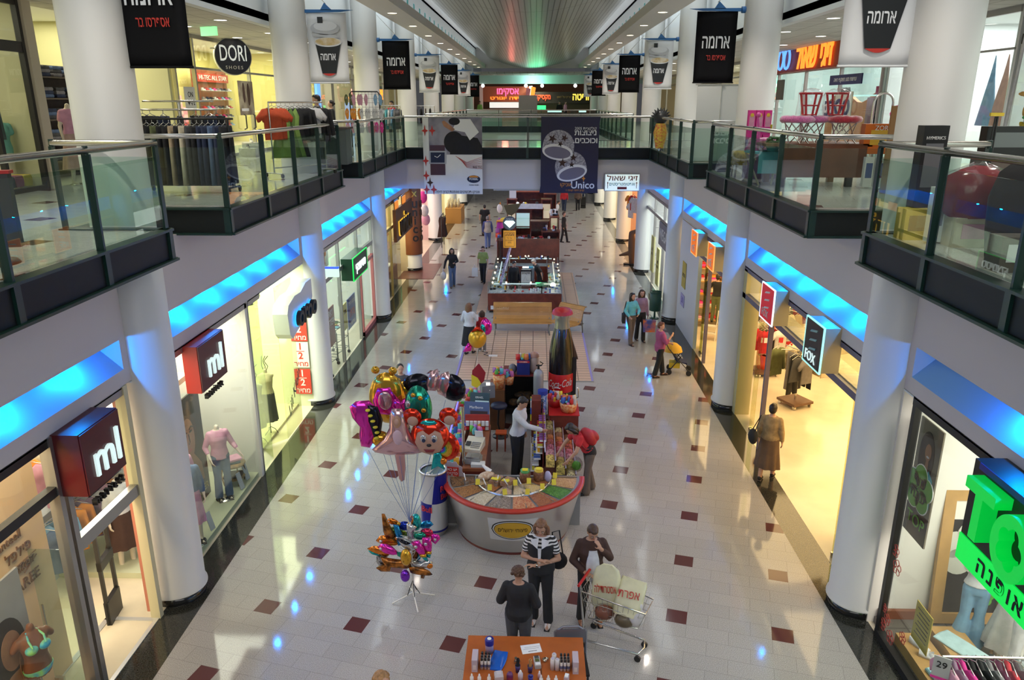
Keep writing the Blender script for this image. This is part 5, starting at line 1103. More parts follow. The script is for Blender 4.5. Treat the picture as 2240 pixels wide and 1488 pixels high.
t=T('display_wall','curved top orange display wall inside the optician','wall panel',(10.6,26.2,ZF+.004)); b=B(); P=[(-2.6,0),(2.6,0)]+[(2.6-5.2*i/14,1.75+.2*sin(i*.75)) for i in range(15)]; b.prism(P,Rf(0,0,0),.12); b.ob('panel',ORW,t)
for y,z,sz,m,l in ((24.8,7.05,.5,mat('navy plate',(.03,.05,.14),.4),'navy spectacles plate on the optician glass'),(23.7,7.1,.85,mat('cream plate',(.62,.62,.50),.5),'cream spectacles notice with 1+1 on the optician glass')):
 t=T('notice',l,'poster',(9.1,y,z)); B().box(-.02,-sz*.75,-sz*.9 if sz>.6 else -.3,0,sz*.75,sz*.6 if sz>.6 else .3).ob('sheet',m,t); b=B()
 for s in (-1,1): b.tube([(-.03,s*sz*.35+sz*.24*cos(a),.08+sz*.22*sin(a)) for a in [2*pi*i/14 for i in range(14)]],.05 if sz>.6 else .035,6,closed=True)
 b.ob('spectacles',mat('navy plate',(.03,.05,.14),.4) if sz>.6 else PW,t)
 if sz>.6: tx('1+1',.4,Rf(-.025,0,-.48),BLK,.003,t)
for y,z,m,l in ((22.6,7.2,mat('crimson sheet',(.50,.02,.08),.5),'crimson tall poster in the optician window'),(23.1,6.9,PINK,'pink tall poster in the optician window')): t=T('poster',l,'poster',(9.7,y,z)); B().box(-.01,-.4,-.9,.01,.4,.55).ob('sheet',m,t)
t=T('hanging_sculpture','large orange and olive hanging leaf shape in the optician window','ornament',(9.8,21.9,7.75)); b=B(); b.prism([(-.3,-.75),(.35,-.75),(.5,.1),(.35,.8),(-.1,.8),(-.45,.2)],Rf(0,0,0),.2); b.ob('body',mat('olive panel',(.14,.13,.06),.5),t); b=B(); b.prism([(.1,-.75),(.36,-.75),(.52,.1),(.36,.8),(.15,.8)],Rf(-.02,0,0),.05); b.ob('orange_half',mat('orange half',(.75,.36,.05),.5),t); B().tube([(0,0,.8),(0,0,1.4)],.01,4).ob('cord',BLACK,t)
for y,l in ((30.6,'nearer'),(29.6,'farther')): t=T('oval_plate','dark oval advertising plate in the optician window, the %s one'%('left' if y>30 else 'square'),'sign',(9.0,y,7.75)); b=B(); (b.prism(ov(0,0,.36,.62),Rf(0,0,0),.04) if y>30 else b.box(-.02,-.4,-.35,.02,.4,.35)); b.ob('plate',mat('plate brown',(.07,.055,.04),.4),t)
lit('PRADA lettering above a lit shelf in the optician window',(9.1,23.6,7.65),Rf(-.02,0,0),'PRADA',.2,mat('grey letter',(.3,.33,.33),.5)); t=T('lit_shelf','pale lit shelf strip in the optician window','shelf',(9.6,23.6,7.5)); B().box(-.1,-1.3,-.02,.1,1.3,.02).ob('strip',glow('strip aqua',(.6,1,1),1.4),t)
# white glass shop: chrome clothes arches, garments
for k,(y,l) in enumerate(((18.7,'nearer the optician'),(17.2,'nearer the column'))):
 t=T('chrome_arch','chrome arch rail before the white glass shop, %s'%l,'rack',(8.1,y,ZF)); B().tube([(-.22,0,0)]+[(-.22*cos(a),0,1.55+.22*sin(a)) for a in [pi*i/10 for i in range(11)]]+[(.22,0,0)],.03,8).ob('arch',STEEL,t)
 garment('tee' if k==0 else 'trousers',HOTP if k==0 else LDEN,(8.35,y-.3,ZF+1.5),R(30),('hot pink child t-shirt' if k==0 else 'light denim trousers')+' hanging by the chrome arch',sc=.9,trim=WHT if k==0 else None)
garment('dress',CREAM,(8.3,16.6,ZF+1.15),R(30),'cream shawl hanging between the chrome arch and brown board',sc=.8)
for y,m,l in ((18.2,SKYB,'blue'),(17.7,cl('salmon',(.62,.34,.27)),'salmon')): t=T('draped_scarf','%s scarf draped in a point inside the white glass shop'%l,'scarf',(10.2,y,8.3)); b=B(); b.loft([[(x*q,yy*q,-z) for x,yy in [(.06*cos(a),.4*sin(a)) for a in [2*pi*i/12 for i in range(12)]]] for z,q in ((0,.05),(.4,.25),(.9,.6),(1.5,1))]); b.ob('cloth',m,t)
t=T('paper_box','white paper dispenser box on the white glass shop wall','box',(9.08,19.6,6.9)); B().cb((0,0,0),(.2,.5,.35)).ob('case',WHT,t); B().cb((-.11,0,-.05),(.02,.35,.05)).ob('slot',BLACK,t)
t=T('board','plain brown board standing behind the nearest right gallery column','panel',(6.6,13.9,ZF)); B().cb((0,0,.75),(.85,.06,1.5)).ob('panel',mat('brown board',(.30,.15,.05),.5),t)
# pink stools on the wooden desk
WOODR=mat('red brown wood',(.17,.06,.03),.4,noise=(4,.2))
t=T('display_desk','long red brown wooden desk with fur topped stools on the right gallery','table',(5.5,15.0,ZF)); B().cb((-.0,0,.48),(1.6,.05,.60)).ob('front_panel',WOODR,t); B().cb((-.1,.55,.78),(2.0,1.1,.05)).ob('top',WOODR,t)
for x in (-.75,.55):
 for y in (.05,1.0): B().cb((x,y,.1+.0),(.12,.10,.22)).ob('leg',mat('leg wood',(.26,.13,.05),.4),t)
 B().cb((x,.05,-.0+.1),(.12,.1,.2)).ob('leg',mat('leg wood',(.26,.13,.05),.4),t)
FURP=mat('pink fur',(.72,.16,.42),.95,noise=(40,.35),sheen=1); FURR=mat('red fur',(.60,.03,.06),.95,noise=(40,.35),sheen=1)
def fur_stool(x,y,z,m,lab,r=.31,h=.42):
 t=T('stool',lab,'stool',(x,y,z)); b=B(); rr=random.Random(int(x*100)+int(y*10)); n=26; rings=[]
 for q,zz in ((.02,h+.07),(.6,h+.085),(.92,h+.075),(1.05,h+.03),(1.02,h-.02),(.85,h-.04),(.02,h-.04)): rings.append([(r*q*cos(2*pi*i/n)*(1+rr.uniform(-.05,.05)),r*q*sin(2*pi*i/n)*(1+rr.uniform(-.05,.05)),zz+rr.uniform(-.012,.012)) for i in range(n)])
 b.loft(rings[::-1]); b.ob('fur_seat',m,t)
 for k in range(8): a=2*pi*k/8; B().tube([(r*.8*cos(a),r*.8*sin(a),h-.03),(r*.85*cos(a+1.6),r*.85*sin(a+1.6),0)],.011,6).ob('leg',STEEL,t)
 return t
fur_stool(5.05,15.35,ZF+.805,FURP,'pink fur topped folding stool at the left end of the wooden desk'); fur_stool(5.42,15.6,ZF+.805,FURP,'pink fur topped folding stool in the middle of the row on the wooden desk'); fur_stool(5.95,15.35,ZF+.805,FURR,'red fur topped folding stool at the right end of the wooden desk')
fur_stool(4.75,16.4,ZF+.42,FURP,'low pink fur stool seen under the handrail left of the desk',.3,.35)
RP=mat('red plastic',(.55,.02,.03),.3); WRAP=glass('plastic wrap',(.95,.93,.95),.9,.15)
for k,(x,l) in enumerate(((5.3,'left'),(5.8,'right'))):
 t=T('upturned_stool','red plastic wrapped upturned stool, the %s one of the pair on the fur seats'%l,'stool',(x,15.45,ZF+1.32))
 for q in range(4): a=R(45+90*q); B().tube([(.13*cos(a),.13*sin(a),0),(.21*cos(a),.21*sin(a),.40)],.022,8).ob('leg',RP,t)
 b=B(); b.tube([(.17*cos(R(45+90*q)),.17*sin(R(45+90*q)),.18) for q in range(4)],.014,6,closed=True); b.tube([(.21*cos(2*pi*q/12),.21*sin(2*pi*q/12),.4) for q in range(12)],.02,6,closed=True); b.ob('ring',RP,t); B().lathe([(.14,0),(.14,.02),(.001,.02)],(0,0,0),16).ob('seat',RP,t)
 rr=random.Random(k); B().lathe([(.24+rr.uniform(-.02,.02),z) for z in (0,.1,.2,.3,.42)]+[(.12,.48),(.02,.5)],(0,0,0),14).ob('wrap',WRAP,t)
# toys left of the desk
for k in range(3):
 t=T('toy_box','tall pink doll box, %s in the row of three on the right gallery handrail stall'%(('leftmost','middle','rightmost')[k]),'box',(4.62+.17*k,17.0,ZF+.8)); B().cb((0,0,.3),(.15,.1,.6)).ob('carton',HOTP,t); B().cb((0,-.052,.34),(.11,.004,.3)).ob('window',PINK,t); B().cyl((0,-.051,.5),(0,-.056,.5),.04,n=14).ob('badge',YELC,t)
 t=T('toy_box','small lilac toy box under the pink doll boxes, %s of three'%(('leftmost','middle','rightmost')[k]),'box',(4.62+.17*k,17.0,ZF+.52)); B().cb((0,0,.14),(.15,.1,.28)).ob('carton',mat('lilac carton',(.30,.28,.60),.5),t); B().cb((0,-.052,.14),(.09,.004,.14)).ob('window',PINK,t)
t=T('toy_table','turquoise folding table behind the right gallery glass','table',(4.55,15.55,ZF)); B().cb((0,0,.62),(.66,.6,.04)).ob('top',TURQ,t); B().cb((.05,-.31,.42),(.5,.02,.38)).ob('cloth',TURQ,t)
for s in (-.22,.22): b=B(); b.tube([(s-.1,-.2,0),(s+.1,.2,.6)],.02,6); b.tube([(s+.1,-.2,0),(s-.1,.2,.6)],.02,6); b.ob('leg',CREAM,t)
t=T('toy_counter','mauve fronted toy counter under the doll boxes','counter',(4.95,16.6,ZF)); B().cb((0,.25,.25),(.8,.5,.5)).ob('front',MAUVE,t)
t=T('wind_toy','pink twisted balloon toy with yellow flag standing over the handrail','toy',(4.42,15.7,ZF+.64)); PB=mat('toy pink',(.75,.10,.40),.3); b=B(); cap(b,(0,0,0),(.02,0,.35),.05,.03); cap(b,(.02,0,.35),(-.02,0,.62),.025,.02); b.ell((-.02,0,.68),.05); cap(b,(0,0,.3),(-.22,0,.02),.025,.02); b.ob('body',PB,t); b=B(); b.cb((.14,0,.38),(.2,.02,.15)); b.ob('flag',HOTP,t); B().cb((.25,0,.42),(.04,.02,.16)).ob('flag_edge',YELC,t)
t=T('straw_basket','yellow straw skirted stool behind the right gallery glass','stool',(4.5,17.05,ZF)); b=B(); b.lathe([(.001,.56),(.22,.55),(.26,.5),(.30,.28),(.27,.27)],(0,0,0),18); b.ob('skirt',mat('straw',(.50,.38,.06),.8,noise=(25,.4)),t)
for q in range(4): a=R(45+90*q); B().tube([(.16*cos(a),.16*sin(a),.5),(.22*cos(a),.22*sin(a),0)],.02,6).ob('leg',CREAM,t)
t=T('flower_pot','planter of leaves with teal rim on the turquoise table','plant',(4.68,15.5,ZF+.64)); b=B(); b.lathe([(.10,0),(.16,.16),(.001,.16)],(0,0,0),14); b.ob('pot',TURQ,t); b=B()
rr=random.Random(5)
for _ in range(26): a=rr.uniform(0,6.28); b.ell((.1*cos(a),.1*sin(a),.16+rr.uniform(0,.1)),(.05,.04,.03),6,4)
b.ob('foliage',mat('leaf',(.05,.14,.05),.6),t)
for s,(x,y) in enumerate(((4.27,21.3),(4.95,21.35))):
 t=T('roll_banner','white translucent standing screen by the second right column, %s one'%('left' if s==0 else 'right'),'screen',(x+.35,y,ZF)); B().cb((0,0,1.0),(.62 if s==0 else .7,.015,2.0)).ob('sheet',mat('screen white',(.62,.62,.60),.6),t); b=B(); b.cb((0,0,2.01),(.74,.04,.03)); b.cb((0,0,.02),(.74,.2,.04)); b.ob('rail',STEEL,t)
t=T('plush_figure','black spiked plush head over the handrail near the bridge','toy',(4.15,26.2,ZF)); b=B(); b.cyl((0,0,0),(0,0,.75),.03,n=8); b.ob('post',STEEL,t); b=B(); b.ell((0,0,1.08),(.24,.2,.22))
for k in range(9): a=.35*k+.2; b.cyl((.18*cos(a),0,1.1+.16*sin(a)),(.34*cos(a),0,1.1+.32*sin(a)),.06,.005,8)
b.ob('head',BLACK,t); b=B(); b.lathe([(.12,.1),(.22,.6),(.14,.9)],(0,0,0),12); b.ob('body',mat('motley plush',(.55,.10,.05),.8,noise=(14,.6,(.65,.5,.05))),t)
t=T('armchair','dark wicker armchair behind the bridge end glass','chair',(4.9,31.5,ZF)); DW=mat('dark wicker',(.05,.07,.06),.6)
B().cb((0,0,.42),(.6,.55,.06)).ob('seat',DW,t); B().cb((0,.27,.75),(.6,.05,.6)).ob('backrest',DW,t)
for sx in (-.27,.27):
 for sy in (-.25,.25): B().cyl((sx,sy,0),(sx,sy,.42),.02,n=6).ob('leg',DW,t)
# toy stall near right
def bxm(nm,lab,cat,x,y,z,sx,sy,sz,m,rz=0,pr=None,txt=None,tm=None,ts=.1):
 t=T(nm,lab,cat,(x,y,z),rz); B().cb((0,0,sz/2),(sx,sy,sz)).ob('carton',m,t)
 if pr: B().cb((0,-sy/2-.003,sz*.55),(sx*.7,.004,sz*.5)).ob('print',pr,t)
 if txt: tx(txt,ts,Ff(0,-sy/2-.008,sz*.86),tm or PW,.003,t)
 return t
bxm('toy_box','tall black fitness gear box leaning behind the near right handrail','box',4.62,9.25,ZF+.3,.30,.14,1.0,BLACK,.1,mat('gear print',(.16,.16,.17),.4),'HYMERICS',PW,.05)
bxm('toy_box','tall white boxed set in front of the black gear box','box',4.60,8.85,ZF+.02,.16,.10,.62,PW,.0,mat('print grey',(.22,.22,.24),.5),'HYMERICS',BLK,.035)
bxm('toy_box','yellow carton with black arrow at the near right balustrade','box',4.5,9.15,ZF,.30,.24,.36,mat('carton yellow',(.55,.40,.05),.5),.0,BLK)
bxm('toy_box','orange yellow game box with dark silhouette beside the wooden desk','box',6.6,15.1,ZF+.62,.75,.2,.55,mat('game orange',(.70,.16,.02),.4),0,mat('game yellow',(.75,.45,.05),.4),'ZORRA',PW,.12)
for k in range(3): bxm('toy_box','small blue and white boxed toy low beside the wooden desk, %s of three'%(('leftmost','middle','rightmost')[k]),'box',6.33+.2*k,14.9,ZF+.02,.17,.1,.55,PW,0,mat('toy blue',(.08,.12,.30),.5))
def bag(lab,x,y,z,s,m,seed,wrapm=None):
 t=T('wrapped_bag',lab,'bag',(x,y,z)); rr=random.Random(seed); b=B(); n=18; rings=[]
 for zz,q in ((0,.85),(.25,1),(.6,1.02),(.85,.85),(1,.45),(1.05,.2)): rings.append([(s[0]*q*cos(2*pi*i/n)*(1+rr.uniform(-.07,.07)),s[1]*q*sin(2*pi*i/n)*(1+rr.uniform(-.07,.07)),s[2]*zz+rr.uniform(-.015,.015)) for i in range(n)])
 b.loft(rings); b.ob('contents',m,t)
 if wrapm:
  b=B(); b.loft([[(p[0]*1.06,p[1]*1.06,p[2]*1.04+.01+rr.uniform(-.02,.02)) for p in r] for r in rings]); b.ob('plastic_cover',wrapm,t)
bag('red plush bag wrapped in clear plastic behind the near right glass',4.95,8.75,ZF+.33,(.36,.28,.52),cl('dull red',(.22,.02,.025)),3,WRAP)
bxm('toy_box','cream carton with pink ribbon under the wrapped red bag','box',4.95,8.75,ZF,.55,.4,.33,CREAM,0,PINK)
bag('black padded bag at the right frame edge behind the handrail',5.1,7.95,ZF,(.42,.36,1.02),BLK,5); bag('black seat wrapped in clear plastic at the right frame edge',5.25,7.05,ZF,(.5,.45,1.0),cl('near black',(.02,.02,.024)),8,WRAP)
bxm('toy_box','olive carton with white label low behind the near right glass','box',4.62,7.35,ZF,.4,.25,.34,TAUPE,0,PW)
# hanging plush column at the right edge
t=T('toy_rack','white pole rack hung with plush toys at the right frame edge','rack',(8.0,13.2,ZF)); b=B()
for x in (-.3,.0): b.tube([(x,0,0),(x+.12,0,3.0)],.025,6)
b.ob('pole',WHT,t)
PL=[mat('plush %d'%i,c,.9,noise=(20,.3),sheen=.5) for i,c in enumerate([(.65,.12,.06),(.70,.50,.05),(.10,.45,.15),(.72,.40,.10),(.10,.25,.55),(.60,.15,.35),(.45,.42,.08),(.30,.30,.30)])]
def plush(x,y,z,m,sc,lab):
 t=T('plush_toy',lab,'toy',(x,y,z),rnd.uniform(-.4,.4),'plush toys hung at the right edge'); t.scale=(sc,)*3; b=B(); b.ell((0,0,0),(.10,.08,.14)); b.ell((0,-.01,.2),.085)
 for s in (-1,1): b.ell((s*.13,0,.05),(.08,.035,.035)); b.ell((s*.06,0,-.18),(.04,.04,.09)); b.ell((s*.06,0,.28),.03)
 me=fuse(b,.02,2); me.materials.append(m); link('body',me,t); e=B()
 for s in (-1,1): e.ell((s*.03,-.085,.22),.012,6,4)
 e.ob('eye',BLACK,t)
for k in range(16): plush(7.95+.33*(k%3)+.05*rnd.random(),12.9+.1*(k%2),ZF+.55+.36*(k//3)+.1*(k%3),PL[(k*3)%8],1.15,'%s plush toy hanging on the white pole rack at the right edge'%(('red','yellow','green','orange','blue','pink','olive','grey')[(k*3)%8]))
t=T('rag_doll','orange haired rag doll in yellow apron hanging at the right edge','doll',(8.05,12.6,ZF+1.62)); b=B(); b.ell((0,0,0),(.12,.09,.17)); me_=mat('doll mint',(.25,.50,.40),.8)
for s in (-1,1): cap(b,(s*.1,0,.08),(s*.2,-.02,-.1),.04,.035); cap(b,(s*.06,0,-.15),(s*.09,0,-.45),.04,.045)
me=fuse(b,.018,2); me.materials.append(me_); link('body',me,t); B().ell((0,0,.25),(.10,.09,.10)).ob('head',SKIN,t); b=B()
for k in range(14): a=2*pi*k/14; b.ell((.11*cos(a),.03,.27+.11*sin(a)),.045,8,5)
b.ob('hair',mat('doll orange',(.72,.20,.03),.9),t); b=B(); b.loft([[(.10,-.09,.05),(-.10,-.09,.05),(-.1,-.10,.05),(.1,-.10,.05)],[(.15,-.11,-.22),(-.15,-.11,-.22),(-.15,-.13,-.22),(.15,-.13,-.22)]]); b.ob('apron',YELC,t); b=B()
for s in (-1,1): b.ell((s*.035,-.088,.265),.014,6,4)
b.ob('eye',BLACK,t); B().ell((0,0,.40),(.06,.05,.05)).ob('bow',YELC,t)
t=T('letter_sign','red brown single Hebrew letter sign on the toy shop glass','sign',(9.0,13.1,8.3)); tx('ק',.95,Rf(0,0,0),mat('letter brick',(.35,.06,.02),.4),.05,t,shear=.2)
t=T('scooter','green and red toy sword stand by the nearest right gallery column','toy',(7.0,12.3,ZF)); b=B(); b.tube([(0,0,0),(.05,0,1.35)],.015,6); b.tube([(.1,0,0),(.08,0,1.35)],.015,6); b.ob('shaft',BLACK,t); B().cb((.06,0,1.38),(.2,.04,.05)).ob('hilt',YELC,t); B().cb((.05,-.01,.75),(.06,.05,.08)).ob('band',mat('lime plastic',(.3,.6,.02),.4),t)
bxm('toy_box','dark boxed toy car set behind the nearest right column','box',7.4,12.5,ZF+.75,.75,.2,.45,BLACK,0,mat('car print',(.16,.18,.18),.4)); bxm('plinth','dark plinth under the boxed toy car set','plinth',7.4,12.5,ZF,.8,.4,.745,TAUPE)
t=T('colour_rack','multi coloured hanging toy packs at the top right corner','rack',(9.6,13.6,ZF)); b=B(); b.tube([(0,0,0),(0,0,3.1)],.02,6); b.ob('post',STEEL,t)
for k in range(12): t2=T('toy_pack','small coloured toy pack hanging at the top right corner','toy pack',(9.45+.22*(k%3)-.1,13.5,ZF+2.0+.26*(k//3)),0,'hanging toy packs at the top right'); B().cb((0,0,0),(.17,.06,.22)).ob('pack',PL[(k*5)%8],t2); B().cb((0,-.032,.02),(.1,.006,.1)).ob('label',PW,t2)
# ---------------- column banners ----------------
BLUEB=mat('banner bar blue',(.02,.14,.38),.35); BANW=mat('banner white cloth',(.80,.81,.82),.6,noise=(1.2,.06)); BANB=mat('banner black cloth',(.006,.006,.007),.6,spec=.1); BRED=mat('banner red print',(.50,.03,.02),.5); BWH=mat('banner white print',(.80,.82,.84),.5); CUPB=mat('cup black',(.010,.012,.014),.4); FOAM=mat('coffee foam',(.55,.40,.18),.5,noise=(5,.3,(.75,.68,.55))); CUPW=mat('cup white',(.72,.73,.75),.4)
def banner(s,y,kind,lab):
 x=(XL+.42) if s<0 else (XR-.42); d=1 if s<0 else -1
 t=T('hanging_banner',lab,'banner',(x+{(-1,10):-.24,(1,10):.19,(-1,18):-.13}.get((s,y),0),y,9.23),0,None)
 b=B(); b.prism([(0,-.035),(.9,-.02),(1.18,.02),(.9,.03),(0,.035)] if d>0 else [(0,.035),(-.9,.03),(-1.18,.02),(-.9,-.02),(0,-.035)],frame((0,.02,0),(1,0,0),(0,0,1)),.04); b.prism([(d*.55-.10,.02),(d*.55+.16,.02),(d*.55,.17)],frame((0,.02,0),(1,0,0),(0,0,1)),.04); b.ob('bar',BLUEB,t)
 b=B(); b.cyl((-d*.03,0,0),(d*.06,0,0),.07,n=12); b.ob('bracket',BLUEB,t); b=B(); b.tube([(d*.58,0,.15),(0,0,.75)],.008,5); b.ob('stay',STEEL,t)
 cx=d*.57; Wd,Ht=.44,1.46; b=B(); n=10; f=[];k=[]
 for j in range(n+1):
  for i in range(7):
   u=-Wd+2*Wd*i/6; z=-.03-Ht*j/n; f.append((cx+u,.02*sin(i*1.3+j*.5)*j/n*.6,z))
 q=[(p[0],p[1]+.012,p[2]) for p in f]; N=len(f); fs=[]
 for j in range(n):
  for i in range(6): a=j*7+i; fs+=[(a,a+1,a+8,a+7)[::-1],(N+a,N+a+1,N+a+8,N+a+7)]
 edge=[i for i in range(7)]+[7*j+6 for j in range(1,n+1)]+[7*n+i for i in range(5,-1,-1)]+[7*j for j in range(n-1,0,-1)]
 fs+=[(edge[i],edge[(i+1)%len(edge)],N+edge[(i+1)%len(edge)],N+edge[i]) for i in range(len(edge))]
 b.add(f+q,fs,True); root=t; t=b.ob('cloth',BANW if kind=='cup' else BANB,t); b=B(); b.cyl((cx-Wd-.01,0,-Ht-.04),(cx+Wd+.01,0,-Ht-.04),.016,n=8); b.ob('bottom_rod',BANW if kind=='cup' else BANB,root)
 F=lambda u,z,o=-.03: Ff(cx+u,o,z)
 if kind!='cup':
  tx('ארומה',.40,F(0,-.66),BWH,.004,t,fit=.60,bold=.015); tx('אספרסו בר',.17,F(.02,-.98),BRED,.004,t,fit=.42,bold=.01)
 else:
  b=B(); b.prism([(-.155,-1.30),(.155,-1.30),(.30,-.66),(-.27,-.66)],F(.0,0),.004); b.ob('cup_print',CUPB,t)
  b=B(); b.prism([(-.155,-1.30)]+[(-.155+.31*i/12,-1.30-.05*sin(pi*i/12)) for i in range(1,12)]+[(.155,-1.30)],F(0,0,-.034),.003); b.ob('cup_red_foot',BRED,t)
  b=B(); b.prism(ov(.015,-.64,.31,.10),F(0,0,-.034),.004); b.ob('cup_rim',CUPW,t); b=B(); b.prism(ov(.015,-.63,.285,.08),F(0,0,-.038),.004); b.ob('foam_print',FOAM,t)
  b=B(); b.prism(ov(-.03,-.35,.33,.14),F(0,0,-.034),.003); b.prism([(-.34,-.45),(.28,-.50),(.28,-.56),(-.32,-.52)],F(0,0,-.034),.003); b.ob('lid_print',mat('lid grey white',(.52,.53,.55),.4),t); b=B(); b.prism(ov(-.02,-.31,.26,.10),F(0,0,-.04),.003); b.ob('lid_top',CUPW,t)
  b=B(); b.box(cx-.19,-.045,-.25,cx-.07,-.04,-.12); b.ob('mark_print',CUPB,t)
  tx('ארומה',.22,F(.0,-.95,-.04),BWH,.003,t,fit=.34,bold=.015)
ordn=['nearest','second','third','fourth','fifth','sixth','seventh']
for i,y in enumerate(CY[1:]):
 banner(-1,y,'black' if i%2==0 else 'cup','%s banner on the %s left column'%('black lettered' if i%2==0 else 'white coffee cup',ordn[i]))
 banner(1,y,'cup' if i%2==0 else 'black','%s banner on the %s right column'%('white coffee cup' if i%2==0 else 'black lettered',ordn[i]))
# ---------------- bridge banners and lit optician box ----------------
t=T('hanging_banner','white watch advertising banner on the left of the bridge front','banner',(-2.94,27.92,6.8)); w2=1.06; t=B().box(-w2,-.02,-2.68,w2,0,0).ob('cloth',BANW,t); Fb=lambda u,z,o=-.024: Ff(u,o,z)
b=B(); b.prism([(-.85,-1.28),(w2,-1.28),(w2,0),(-.85,0)],Fb(0,0),.002); b.ob('photo_print',mat('photo grey',(.30,.29,.34),.5,noise=(1.2,.45,(.10,.09,.13))),t)
b=B(); b.prism([(-.1,-1.15),(.25,-.6),(.9,-.7),(w2,-1.0),(w2,-1.27),(-.1,-1.27)],Fb(0,0,-.027),.002); b.prism(ov(.05,-.85,.36,.38),Fb(0,0,-.028),.003); b.ob('printed_trousers',BLK,t)
b=B(); b.prism([(.2,-.05),(.65,-.05),(.95,-.5),(.62,-.78),(.45,-.5),(.0,-.42)],Fb(0,0,-.031),.002); b.ob('printed_shirt',BWH,t); b=B(); b.prism(ov(.08,-.13,.2,.13),Fb(0,0,-.033),.002); b.ob('printed_head',BLK,t); b=B(); b.prism([(-.36,-.14),(-.28,-.1),(.1,-.4),(.0,-.48),(-.3,-.3)],Fb(0,0,-.034),.002); b.ob('printed_arm',mat('printed tan',(.42,.20,.10),.5),t)
b=B(); b.prism([(-.82,-2.0),(-.28,-2.0),(-.28,-.95),(-.82,-.95)],Fb(0,0,-.03),.004); b.ob('watch_strap_print',mat('strap plum',(.06,.02,.035),.4),t); b=B(); b.prism([(-.86,-1.6),(-.24,-1.6),(-.22,-1.15),(-.86,-1.15)],Fb(0,0,-.034),.004); b.ob('watch_case_print',mat('case silver',(.42,.44,.48),.3),t); b=B(); b.prism([(-.80,-1.56),(-.3,-1.56),(-.29,-1.2),(-.8,-1.2)],Fb(0,0,-.04),.004); b.ob('watch_dial_print',NAVY,t); b=B(); b.tube([(-.56,-.045,-1.38),(-.44,-.045,-1.28)],.012,5); b.tube([(-.56,-.045,-1.38),(-.66,-.045,-1.33)],.012,5); b.ob('watch_hand_print',BWH,t)
def star4(cx,cz,r): return [(cx+(r if k%2==0 else r*.35)*sin(k*pi/4)*.62,cz+(r if k%2==0 else r*.35)*cos(k*pi/4)) for k in range(8)][::-1]
for u,z in ((-.98,-.45),(-.98,-1.5),(-.98,-2.02),(-.98,-2.52),(-.72,-2.52),(-.72,-.45)): B().prism(star4(u,z,.2),Fb(0,0,-.03),.003).ob('star_print',BRED,t)
b=B(); b.prism(star4(-.85,-2.27,.2),Fb(0,0,-.03),.003); b.ob('dark_star_print',BRN,t)
b=B(); b.prism(ov(.74,-2.14,.24,.135),Fb(0,0,-.03),.004); b.ob('oval_print',NAVY,t); b=B(); b.prism([(.56,-2.08),(.92,-2.08),(.85,-2.02),(.63,-2.02)],Fb(0,0,-.036),.003); b.ob('oval_band_print',ORNG,t); tx('FOSSIL',.11,Fb(.74,-2.14,-.038),BWH,.003,t,bold=.02); tx('אוניקו תכשיטים ואופנות קניון חיפה',.14,Fb(.15,-2.60,-.027),BLK,.002,t,fit=1.6); tx('שעוני אופנה',.07,Fb(.74,-2.35,-.027),BLK,.002,t)
b=B()
for k in range(7): b.tube([(.1+.03*k,-.03,-1.33-.02*k),(.5,-.03,-1.55-.03*k),(w2,-.03,-1.36-.07*k)],.006,4)
b.ob('line_print',BRED,t); tx('BIG TIC',.1,Fb(.88,-1.72,-.03),NAVY,.003,t)
t=T('hanging_banner','navy jewellery ring advertising banner on the right of the bridge front','banner',(1.27,27.92,6.83)); w2=1.05; b=B(); b.prism([(-w2,0),(w2,0),(w2-.04,-.2),(w2-.05,-2.4),(w2-.02,-2.66),(-w2-.04,-2.66),(-w2,-2.4)][::-1],Ff(0,0,0),.02); t=b.ob('cloth',mat('banner navy',(.008,.006,.035),.5),t)
SILV=mat('ring silver print',(.42,.41,.47),.4,noise=(22,.45,(.18,.17,.22))); SILB=mat('ring bright print',(.75,.75,.80),.4)
def ringprint(cx,cz,r,tilt):
 F=Ff(cx,-.025,cz)@Matrix.Rotation(tilt,4,'Z'); b=B(); n=20
 b.prism([(r*cos(pi*i/n),r*.95*sin(pi*i/n)+.0) for i in range(n+1)]+[(-r,-.35*r)]+[(-r*cos(pi*i/n),-.35*r-.55*r*sin(pi*i/n)) for i in range(n+1)],F,.003); b.ob('ring_print',SILV,t)
 b=B(); b.prism(ov(0,-.42*r,r*.98,r*.5,36),F,.006); b.ob('ring_rim_print',SILB,t); b=B(); b.prism(ov(0,-.45*r,r*.84,r*.36,36),F,.008); b.ob('ring_hole_print',mat('ring shade print',(.16,.15,.22),.5),t)
 for u,v,q in ((-.45*r,.35*r,.3*r),(.3*r,.5*r,.25*r),(.1*r,.1*r,.2*r)): B().prism([(u+(q if k%2==0 else q*.4)*cos(k*pi/5),v+(q if k%2==0 else q*.4)*sin(k*pi/5)) for k in range(10)],F,.006).ob('star_print',BRN,t)
ringprint(-.42,-.98,.56,R(-8)); ringprint(.02,-1.72,.56,R(14))
tx('קולקציית 2005',.13,Ff(.53,-.026,-.40),BWH,.003,t); tx('ניצוצות\nוכוכבים.',.27,Ff(.53,-.026,-.68),BWH,.003,t,bold=.02); tx('Unico',.36,Ff(.47,-.026,-2.38),BWH,.003,t,bold=.015); tx('אוניקו',.19,Ff(-.12,-.026,-2.36),ORNG,.003,t); tx('קניון חיפה קומה 1',.09,Ff(.2,-.026,-2.56),ORNG,.002,t); b=B(); b.prism(star4(.5,-2.14,.12),Ff(0,-.024,0),.003); b.ob('gold_star_print',ORNG,t)
